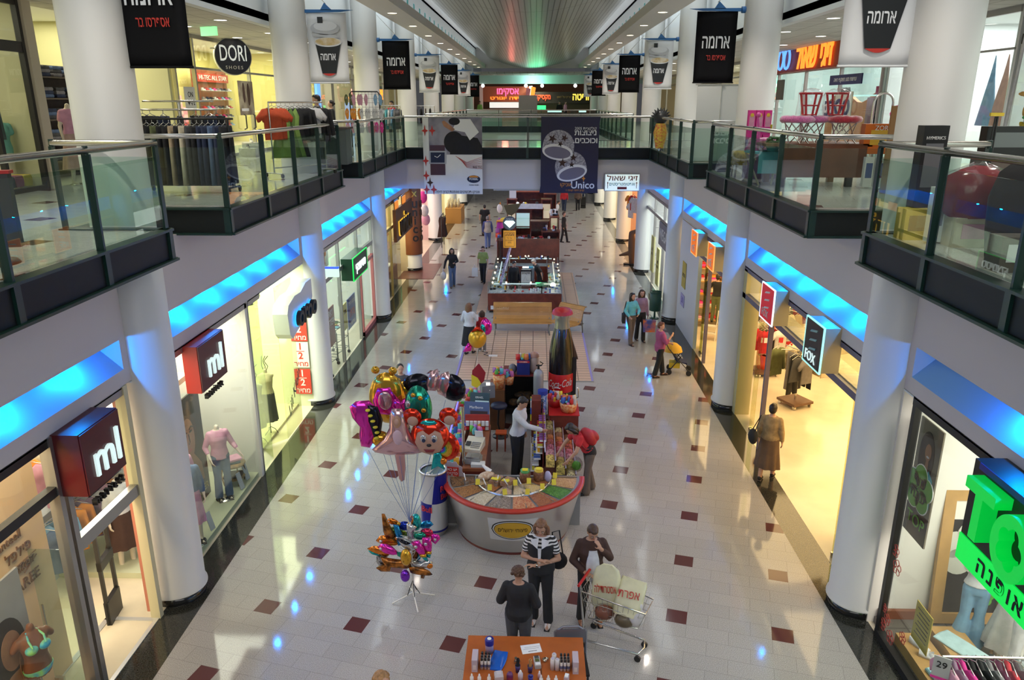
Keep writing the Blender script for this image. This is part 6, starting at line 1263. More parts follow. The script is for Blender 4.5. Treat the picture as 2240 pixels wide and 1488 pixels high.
t=T('light_box_sign','white lit optician direction box hung at the right end of the bridge','sign',(3.17,27.94,4.55)); B().cb((0,.08,0),(1.28,.16,.62)).ob('housing',ALU,t); B().cb((0,-.005,0),(1.22,.02,.57)).ob('face',glow('lit box face',(.80,.95,.90),.85),t); RB=mat('sign maroon',(.20,.02,.01),.5); tx('זיגי שאול',.26,Ff(0,-.02,.15),RB,.003,t,fit=1.1,bold=.012); tx('אופטומטריסטים',.16,Ff(0,-.02,-.06),mat('sign teal',(.02,.22,.28),.5),.003,t,fit=.92,bold=.01); b=B()
for u in (-.52,.52): b.cb((u,-.02,-.12),(.02,.006,.18)); b.prism([(u-.03,-.03),(u+.03,-.03),(u,.03)],Ff(0,-.018,0),.004)
b.ob('arrow',RB,t); B().cb((0,-.018,-.2),(.34,.008,.09)).ob('tag',RB,t)
t=T('grey_strip','grey cable strip hanging under the middle of the bridge','strip',(-.35,28.18,4.25)); B().cb((0,0,.02),(2.3,.1,.09)).ob('strip',ALU,t)
# ---------------- food court far beyond ----------------
yF=72
B().box(-9,yF+6,ZF,9,yF+6.2,9.45).st('wall_food_court',mat('food court wall',(.28,.13,.07),.6))
B().box(-9,64,8.75,9,64.4,9.4).st('wall_food_beam',mat('pale aqua beam',(.60,.80,.80),.5))
area('beam cove lamp',(-.27,63.0,8.6),.3,260,(.75,1,1),(R(115),0,0),12)
t=T('food_stall','brown fronted ice cream stall with pink neon in the far food court','stall',(-2.6,yF,ZF)); B().cb((0,1,2.3),(4.4,.2,1.35)).ob('fascia',mat('stall brown',(.42,.16,.08),.5),t); B().cb((0,0,.5),(4.4,.7,1.0)).ob('counter',mat('stall counter',(.50,.46,.38),.4),t); B().cb((0,1.2,1.35),(3.2,.1,.5)).ob('lit_menu',glow('menu lit',(.9,.95,.9),1.3),t); B().cb((-2.3,.3,1.5),(.3,.3,3.0)).ob('pillar',WHITEC,t); B().cb((2.2,.3,1.5),(.3,.3,3.0)).ob('pillar',WHITEC,t)
tx('אסקימו',.8,Ff(.1,.85,2.55),NP,.02,t,fit=2.0,bold=.02); tx('גלידה יוגורט',.4,Ff(.1,.85,1.95),NO,.02,t,fit=3.2,bold=.02)
t=T('food_stall','dark grill stall with yellow neon name in the far food court','stall',(2.6,yF,ZF)); B().cb((0,1,2.0),(5.4,.2,1.0)).ob('fascia',mat('stall black',(.03,.03,.02),.5),t); B().cb((0,0,.5),(5.4,.7,1.0)).ob('counter',mat('stall dark wood',(.12,.06,.03),.4),t); B().cb((0,1.6,.9),(5.0,.1,1.6)).ob('back',mat('stall olive',(.10,.09,.04),.5),t)
tx('חריטה',.85,Ff(1.7,.85,2.05),NY,.02,t,fit=1.75,bold=.03); tx('בשרים על האש',.3,Ff(.1,.85,2.05),mat('dull gold',(.4,.33,.1),.5),.02,t,fit=1.4); tx('מקסיקני',.6,Ff(-1.9,.85,2.05),NR,.02,t,fit=1.4,bold=.02)
for k,(x,z,m,nm) in enumerate(((-.55,8.3,NO,'orange flame'),(-1.0,8.2,PINK,'pink ice'),)): t=T('neon_sign','%s shaped lit sign between the two food stalls'%nm,'sign',(x+.3,yF-.2,z-.2)); b=B(); b.prism([(-.2,-.6),(.1,-.6),(.3,.5),(-.1,.6)],Ff(0,0,0),.05); b.ob('body',m,t)
for k,x in enumerate((-4.2,-.75,.55,3.2)): t=T('globe_lamp','white globe lamp under the aqua beam, %s from the left'%(('first','second','third','fourth')[k]),'lamp',(x,64,8.7)); B().ell((0,0,-.1),.14).ob('globe',glow('globe white',(1,1,.92),5),t)
t=T('kiosk_sign','green lit sign board on the far food court floor','sign',(.55,70,6.9)); B().cb((0,0,0),(.8,.05,.35)).ob('face',NG,t); B().cb((0,0,-.6),(.06,.06,.9)).ob('post',BLACK,t)
t=T('partition','pale grey partition panel beyond the bridge','panel',(-.5,55.5,ZF)); B().cb((0,0,1.0),(1.3,.1,2.1)).ob('panel',mat('pale grey panel',(.50,.48,.50),.5),t)
t=T('low_wall_unit','long white low unit at the far void edge','counter',(-3.6,55,ZF)); B().cb((0,0,.55),(2.6,.4,1.1)).ob('body',WHITEC,t)
for k,(x,w_) in enumerate(((1.4,1.0),(3.4,.5))): t=T('display_fridge','teal lit display fridge beyond the bridge, the %s one'%('wider' if k==0 else 'narrower'),'fridge',(x,57,ZF)); B().cb((0,0,.45),(w_,.6,.9)).ob('base',BLACK,t); B().cb((0,-.1,.98),(w_,.4,.16)).ob('lit_top',glow('fridge teal',(.6,1,.9),1.5),t)
for k in range(6):
 t=T('cafe_chair','dark cafe chair in the far food court row','chair',(2.9+.75*k-.4*(k>3),60+(k%2),ZF),0,'cafe chairs in the far food court'); B().cb((0,0,.45),(.45,.45,.05)).ob('seat',BLACK,t); B().cb((0,.22,.75),(.45,.04,.5)).ob('backrest',TAUPE,t)
 for sx in (-.2,.2): B().cyl((sx,0,0),(sx,0,.45),.02,n=6).ob('leg',STEEL,t)
for k,(x,y,m,l) in enumerate(((1.9,62,BLK,'person in black standing at the far grill stall'),(-4.6,66,GRNC,'person in green behind the far ice cream counter'),(2.6,68,PINK,'person in pink at the far grill stall'))): fig('person',l,'person',(x,y,ZF),R(30*k),1.68,1,vox=.03,hands=False,top=(m,2,.9),bottom=('trousers',BLK,.1,.01),shoes=BLK,hair=(HDK,'short'))
src=None
for r_ in range(4):
 for k in range(7):
  p=(-5+k*1.7,64.5+r_*2.2,9.45); lab='small downlight in the far food court ceiling'; src=downlight(*p,lab,'far food court downlights',LAMPW,.1) if src is None else dup(src,p)
# ---------------- nut counter ----------------
NC=(-.33,12.12); STN=mat('brushed stainless',(.62,.60,.57),.28,.9,noise=(2,.05)); RTRIM=mat('red trim',(.45,.03,.015),.35)
t=T('nut_counter','half round stainless nut counter with red rim and yellow oval sign','counter',(NC[0],NC[1],0))
b=B(); b.lathe([(1.0,.06),(1.22,.93)],(0,0,0),48,a0=-pi,a1=0); b.ob('shell',STN,t)
B().lathe([(.98,0),(.98,.07),(.9,.07)],(0,0,0),40,a0=-pi,a1=0).ob('plinth',mat('counter plinth',(.12,.02,.015),.4),t)
b=B(); b.lathe([(1.21,.93),(1.26,.935),(1.26,.985),(1.17,.985),(1.17,.95)],(0,0,0),48,a0=-pi,a1=0); b.ob('rim',RTRIM,t)
b=B(); b.lathe([(1.17,.975),(1.10,.945),(.02,.89)],(0,0,0),48,a0=-pi,a1=0); b.box(-1.2,0,.0,1.2,.04,.97); b.ob('tray_deck',mat('tray grey',(.25,.25,.26),.4),t)
b=B()
for k in range(8):
 a=-pi+pi*k/7; b.cb(((.88*cos(a)),.88*sin(a),.945),(.46,.012,.07),a)
b.lathe([(.655,.90),(.66,.965),(.67,.965),(.675,.9)],(0,0,0),40,a0=-pi,a1=0)
for k in range(1,5): a=-pi+pi*k/5; b.cb((.40*cos(a),.40*sin(a),.94),(.5,.012,.06),a)
b.ob('tray_divider',STN,t)
t2=t; F=frame((.02,-1.155,.53),(1,0,0),(0,.24,1)); b=B(); 
def curved(b,pts,dz):  # points (u angle-ish, z) on the flared shell
 vs=[]
 for u,z in pts: r=1.0+.22*(z-.06)/.87+dz; a=-pi/2+u; vs.append((r*cos(a),r*sin(a),z))
 b.add(vs,[tuple(range(len(vs)))])
cu=lambda cx,cz,rx,rz,n=40: [(cx+rx*cos(2*pi*i/n),cz+rz*sin(2*pi*i/n)) for i in range(n)]
def disc(cx,cz,rx,rz,dz,m,nm):
 b=B()
 for i in range(24):
  u0=cx-rx+2*rx*i/24; u1=u0+2*rx/24; h=lambda u: rz*sqrt(max(0,1-((u-cx)/rx)**2)); curved(b,[(u0,cz-h(u0)),(u1,cz-h(u1)),(u1,cz+h(u1)),(u0,cz+h(u0))],dz)
 b.ob(nm,m,t2)
b=B()
for i in range(12): u0=-.34+.72*i/12; u1=u0+.06; curved(b,[(u0,.33),(u1,.33),(u1,.80),(u0,.80)],.002)
b.ob('sign_plate',mat('plate silver',(.66,.66,.66),.35,.3),t2)
disc(.02,.565,.32,.205,.005,BLACK,'sign_ring'); disc(.02,.565,.30,.187,.008,PW,'sign_ring'); disc(.02,.565,.285,.175,.011,BLACK,'sign_ring'); disc(.02,.565,.275,.168,.014,mat('sign amber',(.58,.33,.02),.45),'sign_oval')
o=tx('פיצוחי ירושלים',.12,Matrix.Identity(4),BLACK,.001,t2,fit=.48)
for v in o.data.vertices:
 u=v.co.x/1.13+.02; z=.565+v.co.y; r=1.0+.22*(z-.06)/.87+.018; a=-pi/2+u; v.co=Vector((r*cos(a),r*sin(a),z))
def nutmat(n,cs,sc):
 M,tr,p=nodes(n); N=tr.nodes.new; tc=N('ShaderNodeTexCoord'); V=N('ShaderNodeTexVoronoi'); V.inputs['Scale'].default_value=sc; rp=N('ShaderNodeValToRGB'); sp=N('ShaderNodeSeparateColor'); tr.links.new(tc.outputs['Object'],V.inputs['Vector']); tr.links.new(V.outputs['Color'],sp.inputs[0]); tr.links.new(sp.outputs[0],rp.inputs[0])
 e=rp.color_ramp.elements; e[0].color=(*cs[0],1); e[1].color=(*cs[-1],1); e[1].position=.85; e[0].position=.15
 if len(cs)>2: q=e.new(.5); q.color=(*cs[1],1)
 tr.links.new(rp.outputs[0],p.inputs['Base Color']); p.inputs['Roughness'].default_value=.5
 bp=N('ShaderNodeBump'); bp.inputs['Strength'].default_value=.6; bp.inputs['Distance'].default_value=.01; iv=N('ShaderNodeMath'); iv.operation='SUBTRACT'; iv.inputs[0].default_value=1; tr.links.new(V.outputs['Distance'],iv.inputs[1]); tr.links.new(iv.outputs[0],bp.inputs['Height']); tr.links.new(bp.outputs[0],p.inputs['Normal']); return M
def heap(a0,a1,r0,r1,m,lab):
 rr=random.Random(int(a0*100)+int(r0*50)); na,nr=18,12; vs=[]
 for j in range(nr+1):
  for i in range(na+1):
   u,v=i/na,j/nr; a=a0+(a1-a0)*u; r=r0+(r1-r0)*v; e=min(u,1-u,v,1-v)
   vs.append((NC[0]+r*cos(a),NC[1]+r*sin(a),.915+.04*(r/1.1)+.10*sqrt(max(0,e*1.2))*.55+(rr.uniform(-.008,.008) if e>0 else 0)))
 o=B().add(vs,[(j*(na+1)+i,(j)*(na+1)+i+1,(j+1)*(na+1)+i+1,(j+1)*(na+1)+i) for j in range(nr) for i in range(na)],True).ob('nut_heap',m); tag(o,lab,'nuts',None,'stuff')
OUT=[('dark roasted mix',[(.04,.02,.01),(.16,.07,.02),(.25,.12,.04)],55,'at the left back end'),('honey coloured nuts',[(.18,.07,.015),(.42,.19,.05),(.30,.12,.03)],48,'second along the rim from the steel can'),('pale pumpkin seeds',[(.55,.45,.28),(.70,.62,.45),(.45,.36,.22)],60,'third along the rim'),('grey brown sunflower seeds',[(.22,.16,.11),(.42,.34,.26),(.14,.10,.07)],70,'at the front middle of the rim'),('red and cream peanuts',[(.42,.09,.03),(.62,.34,.16),(.50,.16,.06)],55,'right of the front middle'),('red brown almonds',[(.30,.09,.03),(.40,.15,.05),(.22,.06,.02)],60,'beside the green peas'),('green wasabi peas',[(.05,.16,.015),(.12,.28,.04),(.03,.10,.01)],60,'near the right rim'),('tan peanuts',[(.48,.25,.10),(.60,.38,.19),(.38,.18,.07)],55,'at the right back end')]
n=len(OUT)
for k,(nm,cs,sc,pl) in enumerate(OUT): heap(-pi+pi*k/n+.02,-pi+pi*(k+1)/n-.02,.69,1.12,nutmat(nm,cs,sc),'heap of %s in the nut counter tray %s'%(nm,pl))
INN=[('beige chickpeas',[(.52,.34,.15),(.60,.42,.22)],60,'behind the dark mix'),('orange brown spiced nuts',[(.32,.10,.02),(.45,.17,.04)],60,'left of the pink peanuts'),('pinkish peanuts',[(.45,.28,.19),(.55,.38,.27)],58,'left of the front cashews'),('pale cashews',[(.56,.42,.24),(.66,.54,.36)],50,'in the centre'),('golden corn nuts',[(.55,.36,.12),(.62,.45,.22)],55,'left of the green peas'),('rusty small almonds',[(.33,.13,.04),(.28,.09,.02)],70,'behind the green peas')]
n=len(INN)
for k,(nm,cs,sc,pl) in enumerate(INN): heap(-pi+pi*k/n+.03,-pi+pi*(k+1)/n-.03,.24,.65,nutmat(nm,cs,sc),'heap of %s in the inner nut tray %s'%(nm,pl))
YEL=mat('price yellow',(.72,.58,.03),.5)
tagsp=[(-2.62,.70,'honey nuts'),(-2.2,.66,'pumpkin seeds'),(-1.75,.70,'sunflower seeds'),(-1.2,.72,'red peanuts'),(-.75,.70,'red brown almonds'),(-.42,.78,'green peas'),(-.1,.74,'tan peanuts'),(-2.35,.36,'spiced nuts'),(-1.85,.34,'pinkish peanuts'),(-1.45,.36,'cashews'),(-.8,.40,'corn nuts'),(-.25,.45,'rusty almonds'),(-2.95,.5,'chickpeas')]
for a,r,l in tagsp:
 t=T('price_tag','yellow price tag stuck by the %s on the nut counter'%l,'price tag',(NC[0]+r*cos(a),NC[1]+r*sin(a),.97),rnd.uniform(-.3,.3)); B().cb((0,0,.06),(.075,.008,.10),0,R(-25)).ob('card',YEL,t); b=B(); b.cb((.0,-.006,.04),(.05,.008,.012),0,R(-25)); b.cb((-.01,.01,.075),(.03,.008,.01),0,R(-25)); b.ob('figures',BLACK,t)
for a,r,l in ((-2.8,.86,'honey nuts'),(-2.35,.62,'pumpkin seeds'),(-1.7,.42,'cashews'),(-1.15,.42,'corn nuts'),(-2.25,.45,'orange brown nuts')):
 t=T('scoop','metal scoop stuck into the %s on the nut counter'%l,'scoop',(NC[0]+r*cos(a),NC[1]+r*sin(a),.99),rnd.uniform(0,3)); b=B(); b.lathe([(.045,-.05),(.05,.04)],(0,0,0),12,a0=0,a1=pi*1.2); b.ob('bowl',STN,t); b=B(); b.tube([(.03,.0,.02),(.10,0,.13)],.010,6); b.ob('handle',PW,t)
CLR=glass('clear plastic',(.93,.93,.92),.9,.08)
for k,(x,l,cm) in enumerate(((-.12,'green lidded',mat('lid green',(.05,.25,.06),.4)),(.12,'yellow lidded',mat('lid yellow',(.62,.42,.03),.4)))):
 t=T('jar','%s jar of dark nuts at the back of the nut counter'%l,'jar',(x,11.98+.04*k,.93)); B().lathe([(.001,0),(.085,0),(.095,.05),(.095,.17),(.075,.2)],(0,0,0),20).ob('contents',nutmat('jar nuts %d'%k,[(.14,.05,.02),(.24,.10,.04)],40),t); B().lathe([(.08,.2),(.08,.24),(.001,.245)],(0,0,0),20).ob('lid',cm,t); B().cb((0,-.02,.252),(.10,.09,.01)).ob('price_label',YEL,t)
for k,(x,y,l) in enumerate(((-.62,11.92,'left'),(-.42,11.86,'right'))):
 t=T('plastic_tub','clear rectangular tub of nuts with yellow label, the %s one by the jars'%l,'tub',(x,y,.95),R(-20-8*k)); B().cb((0,0,.04),(.17,.26,.07)).ob('contents',nutmat('tub nuts %d'%k,[(.40,.20,.12),(.50,.30,.20)],45),t); B().cb((0,0,.055),(.19,.28,.11)).ob('box',CLR,t); B().cb((.01,-.09,.115),(.13,.08,.008)).ob('price_label',YEL,t)
t=T('nut_bag','clear bag of nuts lying at the back of the nut counter','bag',(-.80,12.0,.97),R(30)); b=B(); b.ell((0,0,.06),(.16,.10,.07)); b.ob('contents',nutmat('bag nuts',[(.48,.30,.18),(.62,.48,.34)],35),t); b=B(); b.cyl((.1,.05,.09),(.0,.16,.2),.05,.02,10); b.ob('twisted_neck',PW,t)
t=T('nut_bag','lilac printed snack bag right of the yellow lidded jar','bag',(.28,12.0,.95),R(-30)); b=B(); b.ell((0,0,.08),(.07,.05,.11)); b.ob('packet',mat('lilac foil',(.42,.40,.60),.3),t)
# ---------------- can shaped cooler ----------------
CB=mat('can blue',(.012,.015,.20),.3,.3)
t=T('can_cooler','blue and silver drink can shaped cooler left of the nut counter','cooler',(-1.72,11.85,0))
def canmat():
 M,tr,p=nodes('can quarters'); N=tr.nodes.new; tc=N('ShaderNodeTexCoord'); sp=N('ShaderNodeSeparateXYZ'); tr.links.new(tc.outputs['Object'],sp.inputs[0])
 def m(op,a,b_):
  q=N('ShaderNodeMath'); q.operation=op
  for i,x in enumerate((a,b_)):
   if isinstance(x,(int,float)): q.inputs[i].default_value=x
   else: tr.links.new(x,q.inputs[i])
  return q.outputs[0]
 sx=m('GREATER_THAN',m('ADD',sp.outputs[0],m('MULTIPLY',m('SUBTRACT',sp.outputs[2],.7),-.12)),.0); sz=m('GREATER_THAN',sp.outputs[2],.66); c=m('COMPARE',sx,sz); tr.nodes[c.node.name].inputs[2].default_value=.1
 X=N('ShaderNodeMix'); X.data_type='RGBA'; tr.links.new(c,X.inputs[0]); X.inputs[6].default_value=(.62,.62,.62,1); X.inputs[7].default_value=(.012,.015,.24,1); tr.links.new(X.outputs[2],p.inputs['Base Color']); p.inputs['Metallic'].default_value=.5; p.inputs['Roughness'].default_value=.28; return M
B().lathe([(.235,.10),(.235,1.16),(.225,1.2)],(0,0,0),40).ob('body',canmat(),t); b=B(); b.lathe([(.20,.0),(.235,.1)],(0,0,0),32); b.ob('foot',STN,t); B().lathe([(.238,.10),(.238,.14)],(0,0,0),36).ob('blue_band',CB,t)
B().lathe([(.225,1.2),(.245,1.2),(.245,1.235),(.215,1.24),(.21,1.21)],(0,0,0),36).ob('rim',STN,t); B().lathe([(.212,1.215),(.001,1.215)],(0,0,0),32).ob('lid_glass',glass('lid glass',(.55,.62,.62)),t); B().lathe([(.2,1.19),(.001,1.19)],(0,0,0),24).ob('inner_tray',mat('cooler white',(.6,.66,.68),.4),t); B().cb((0,0,1.23),(.42,.035,.015),R(75)).ob('lid_bar',STN,t)
for k,(z,a) in enumerate(((.86,-30),(.55,-115))): tx('Red\nBull' if k==0 else 'Bull',.15,Matrix.Rotation(R(a+90),4,'Z')@frame((0,-.238,z),(1,0,0),(0,0,1)),mat('can red',(.50,.02,.02),.4),.003,t,bold=.01)
# ---------------- candy kiosk ----------------
KW=mat('kiosk red wood',(.17,.028,.016),.4,noise=(5,.3)); KB=mat('kiosk brown top',(.28,.09,.035),.4,noise=(4,.2)); BLUST=glow('neon tube violet',(.25,.22,1),1.2)
CAN=[mat('candy %d'%i,c,.3) for i,c in enumerate([(.60,.03,.03),(.70,.35,.02),(.65,.55,.05),(.10,.40,.06),(.05,.12,.45),(.62,.15,.35),(.55,.52,.50),(.30,.10,.40),(.70,.18,.05),(.12,.45,.50)])]
t=T('candy_counter','long glass fronted candy counter on the left side of the sweet kiosk','counter',(-1.45,14.2,0))
B().box(-.30,-2.0,0,.16,1.9,.75).ob('cabinet',KW,t); b=B(); b.add([(-.33,-2,.55),(-.33,1.9,.55),(-.16,1.9,1.08),(-.16,-2,1.08)],[(0,1,2,3)]); b.ob('sloped_glass',glass('teal glass',(.70,.92,.88)),t); B().box(-.35,-2.0,.50,-.30,1.9,.56).ob('sill',mat('sill teal',(.25,.50,.46),.3),t)
b=B(); b.tube([(-.17,-2,1.09),(-.17,1.9,1.09)],.018,6); b.ob('tube_light',BLUST,t); b=B(); b.lathe([(.0,.0),(.42,0)],(0,0,0),20); 
for k in range(4): B().box(-.25+.09*k,-1.95,.68+.07*k,-.18+.09*k,1.85,.71+.07*k).ob('step_shelf',PW,t)
b=B(); b.prism([(-.34,0),(.16,0),(.16,.98),(-.05,1.0),(-.2,.9),(-.34,.55)],frame((0,-2.0,0),(1,0,0),(0,0,1)),.05); b.ob('end_panel',KW,t)
src={}
def candy(place,grp,loc,kind,m,rz):
 key=(grp,kind,m.name)
 if key in src: return dup(src[key],loc,rz)
 b=B()
 if kind=='bar': b.cb((0,0,.012),(.05,.13,.024))
 elif kind=='bag': b.loft([[(x*q,y*q2,z) for x,y in ((-.05,-.02),(0,-.035),(.05,-.02),(.05,.02),(0,.035),(-.05,.02))] for z,q,q2 in ((0,1,.5),(.04,1,1.2),(.10,1,.9),(.14,1.05,.1))])
 elif kind=='box': b.cb((0,0,.04),(.07,.05,.08))
 else: b.ell((0,0,.03),.032,8,6)
 o=b.ob({'bar':'chocolate_bar','bag':'candy_bag','box':'candy_box','ball':'lollipop'}[kind],m); o.location=loc; o.rotation_euler=(0,0,rz); tag(o,'%s %s'%({'bar':'wrapped chocolate bar','bag':'bag of sweets','box':'small sweet box','ball':'round lollipop'}[kind],place),'candy',grp); src[key]=o; return o
for j in range(4):
 for i in range(22): candy('in the stepped rows of the long candy counter','sweets in the long candy counter',(-1.45-.215+.09*j,12.3+.17*i,.715+.07*j),rnd.choice(('bag','box','bag','bar')),CAN[(i*3+j*5+i//4)%10],rnd.uniform(-.3,.3))
t=T('service_desk','brown topped service desk with till inside the sweet kiosk','desk',(-1.07,13.55,0)); B().box(-.22,-.95,.80,.20,1.05,.86).ob('top',KB,t); B().box(.16,-.95,0,.20,1.05,.80).ob('side_panel',KW,t); B().box(-.22,-.95,.0,.20,-.91,.8).ob('end_panel',KW,t); B().box(-.2,-.93,.4,.18,1.0,.43).ob('shelf',KW,t)
CRM=mat('till cream',(.60,.55,.42),.4)
t=T('cash_register','cream cash register on the service desk of the sweet kiosk','cash register',(-1.13,13.45,.86),R(-12)); b=B(); b.add([(-.17,-.2,0),(.17,-.2,0),(.17,.2,0),(-.17,.2,0),(-.17,-.2,.07),(.17,-.2,.07),(.17,.2,.17),(-.17,.2,.17)],[(3,2,1,0),(4,5,6,7),(0,1,5,4),(1,2,6,5),(2,3,7,6),(3,0,4,7)]); b.ob('case',CRM,t)
b=B()
for i in range(6):
 for j in range(4): b.cb((-.02+.03*i,-.14+.05*j,.09+.0125*j+.0),(.022,.03,.012))
b.ob('keys',mat('key grey',(.25,.24,.22),.5),t); B().cb((-.10,-.05,.125),(.09,.12,.015),0,R(14)).ob('display',BLACK,t); B().cb((.05,.17,.24),(.16,.01,.16),.1,R(20)).ob('receipt_paper',PW,t)
t=T('scale','grey shop scale in front of the till','scale',(-1.1,12.88,.86),R(-8)); B().cb((0,0,.05),(.30,.24,.10)).ob('base',mat('scale grey',(.35,.35,.33),.4),t); B().cb((0,0,.12),(.26,.2,.03)).ob('pan',STN,t)
t=T('display_case','clear small display case beside the scale','case',(-1.0,12.72,.86),0); B().cb((0,0,.03),(.26,.16,.06)).ob('tray',PW,t); B().cb((0,0,.1),(.27,.17,.2)).ob('cover',CLR,t)
t=T('kiosk_pole','grey post standing at the end of the candy counter','post',(-1.27,12.75,.86)); B().cyl((0,0,0),(0,0,1.15),.026,n=12).ob('tube',STEEL,t)
t=T('round_notice','scallop edged clear board with red notice at the candy counter end','notice',(-1.42,12.14,.88),R(-8)); b=B(); b.prism([(.21*(1+.07*cos(10*a))*cos(a),.25*(1+.07*cos(10*a))*sin(a)) for a in [2*pi*i/60 for i in range(60)]],Ff(0,0,.1),.012); b.ob('board',mat('board pinkish grey',(.42,.34,.34),.35),t); B().cb((0,-.02,.12),(.25,.01,.26)).ob('red_sheet',SALE,t); tx('יש כאן\nכרטיסי\nסלקום',.075,Ff(0,-.028,.13),PW,.002,t); 
t=T('notice','dark red sticker covered end panel of the candy counter','panel',(-1.58,12.16,.72)); B().box(-.16,-.012,-.2,.18,0,.1).ob('panel',mat('sticker maroon',(.13,.015,.02),.4),t); b=B(); b.cb((-.02,-.016,.03),(.14,.006,.05)); b.ob('yellow_sticker',YEL,t); b=B(); b.cb((-.0,-.016,-.05),(.10,.006,.05)); b.ob('blue_sticker',mat('sticker blue',(.05,.15,.45),.4),t); b=B(); b.prism(ov(.06,-.14,.05,.05),Ff(0,-.013,0),.004); b.ob('red_sticker',SALE,t)
def poster_rack(lab,x,y,z,w_,h,m,pr,txt,tm,ts=.07):
 t=T('rack_header',lab,'sign',(x,y,z),R(-6)); B().cb((0,0,h/2),(w_,.03,h),0,R(-15)).ob('panel',m,t)
 if pr: b=B(); b.cb((.05,-.02,h*.42),(w_*.7,.012,h*.3),0,R(-15)); b.ob('print',pr,t)
 tx(txt,ts,frame((-.0,-.005-.26*h*.0-.035,h*.78),(1,0,0),(0,.26,1)),tm,.003,t); return t
RED_=mat('header slate blue',(.08,.12,.24),.35)
poster_rack('slate blue cigarette poster panel above the till',-1.15,14.45,1.0,.52,.42,RED_,mat('car print dark',(.04,.02,.02),.4),'Marlboro',PW,.075)
poster_rack('dark teal panel with white lettering behind the slate poster',-1.12,14.95,1.05,.42,.38,mat('header teal',(.04,.08,.09),.35),mat('lit bar',(.7,.9,.9),.4),'ISRAEL',PW,.06)
t=T('cigarette_rack','white cigarette pack rack under the slate poster','rack',(-1.13,14.3,.86)); B().cb((0,.06,.16),(.5,.04,.34)).ob('back',mat('rack red',(.4,.04,.03),.4),t)
for k in range(6): B().cb((-.2+.08*k,0,.16),(.066,.04,.10)).ob('pack',PW,t)
for k in range(6): B().cb((-.2+.08*k,0,.05),(.066,.04,.06)).ob('pack',CAN[6] if k%2 else CAN[0],t)
def lolly_basket(lab,x,y,z,r,h,m,grp,n,kinds=('ball','bag'),rim=None):
 t=T('candy_basket',lab,'basket',(x,y,z)); b=B(); b.lathe([(.001,.01),(r*.8,.01),(r,h),(r*.95,h),(r*.76,.03),(.001,.03)],(0,0,0),20); b.ob('bowl',m,t)
 if rim: B().lathe([(r,h-.02),(r*1.05,h),(r*.95,h+.01)],(0,0,0),20).ob('rim',rim,t)
 for i in range(n):
  a=i*2.4; q=r*.85*sqrt((i+.5)/n); candy('piled in the '+' '.join(lab.split()[:4]),grp,(x+q*cos(a),y+q*sin(a),z+h-.05+.06*(1-(q/r)**2)),kinds[i%len(kinds)],CAN[(i*7+n)%10],a)
OBK=mat('orange basket',(.62,.13,.02),.4,noise=(20,.4,(.75,.45,.2))); RBK=mat('red basket',(.50,.02,.02),.35)
lolly_basket('candy filled orange patterned bin at the back left of the sweet kiosk',-.78,16.35,1.02,.14,.36,OBK,'sweets in the orange patterned bin',14,('ball','bag'),RBK)
lolly_basket('red lollipop bowl at the far end of the candy counter',-1.33,15.6,1.0,.16,.14,RBK,'lollipops in the red bowl',14); lolly_basket('glass bowl of red sweets on the service desk',-1.12,14.02,.86,.12,.11,CLR,'sweets in the glass bowl',10); lolly_basket('orange basket of sweets by the girl with the red backpack',.78,15.25,.92,.2,.22,OBK,'sweets in the orange basket',20,('bag','ball')); lolly_basket('red basket of sweets in front of the bottle cooler',.5,15.55,.92,.18,.2,RBK,'sweets in the red basket by the bottle',16,('bag','box'))
lolly_basket('orange bag topped bin beside the patterned bin',-.55,16.5,1.05,.12,.22,OBK,'sweets in the second orange bin',10)
t=T('desk_cabinet','brown wooden cabinet below the orange candy bin','cabinet',(-.82,16.6,0)); B().cb((0,0,.5),(.34,.7,1.0)).ob('body',mat('cabinet brown',(.20,.085,.035),.45,noise=(4,.2)),t); B().cb((0,0,1.005),(.36,.72,.02)).ob('top',KB,t)
t=T('drinks_cabinet','open fronted black drinks cabinet at the back of the sweet kiosk','cabinet',(-.31,16.95,0)); b=B(); b.box(-.36,-.3,0,-.33,.3,1.2); b.box(.33,-.3,0,.36,.3,1.2); b.box(-.36,.27,0,.36,.3,1.2); b.ob('carcass',BLACK,t); B().box(-.38,-.33,1.2,.38,.32,1.24).ob('top',mat('cabinet top red',(.16,.02,.015),.4),t); b=B(); b.box(-.33,-.28,.35,.33,.27,.37); b.ob('shelf',BLACK,t)
t=T('crumpled_bag','dark patterned cloth heap inside the black drinks cabinet','cloth',(-.31,16.85,.37)); b=B(); rr=random.Random(4)
for _ in range(14): b.ell((rr.uniform(-.24,.24),rr.uniform(-.15,.12),rr.uniform(.05,.35)),(.13,.1,.06))
me=fuse(b,.03,4); me.materials.append(mat('camouflage cloth',(.10,.055,.02),.8,noise=(10,.7,(.015,.012,.01)))); link('cloth',me,t)
t=T('carton','navy display carton with white lettering on the drinks cabinet','box',(-.22,16.75,1.24)); B().cb((0,0,.17),(.30,.26,.34)).ob('box',mat('carton navy',(.015,.025,.16),.4),t); B().cb((0,-.132,.32),(.29,.006,.05)).ob('band',REDC,t); tx('CARLSBERG',.035,Ff(0,-.138,.32),PW,.002,t)
for i in range(9): candy('spilling over the navy carton','sweets on the navy carton',(-.35+.033*i,16.72+.04*(i%3),1.58),('bag','ball')[i%2],CAN[(i*3)%10],i)
t=T('candy_jar','pinkish plastic jar with orange lid on the drinks cabinet','jar',(.03,16.85,1.24)); B().lathe([(.001,0),(.10,0),(.11,.1),(.11,.34),(.09,.38)],(0,0,0),20).ob('body',mat('jar frosted',(.52,.40,.33),.35),t); B().lathe([(.12,.38),(.11,.44),(.06,.49),(.001,.5)],(0,0,0),20).ob('lid',mat('jar lid',(.42,.22,.16),.35),t)
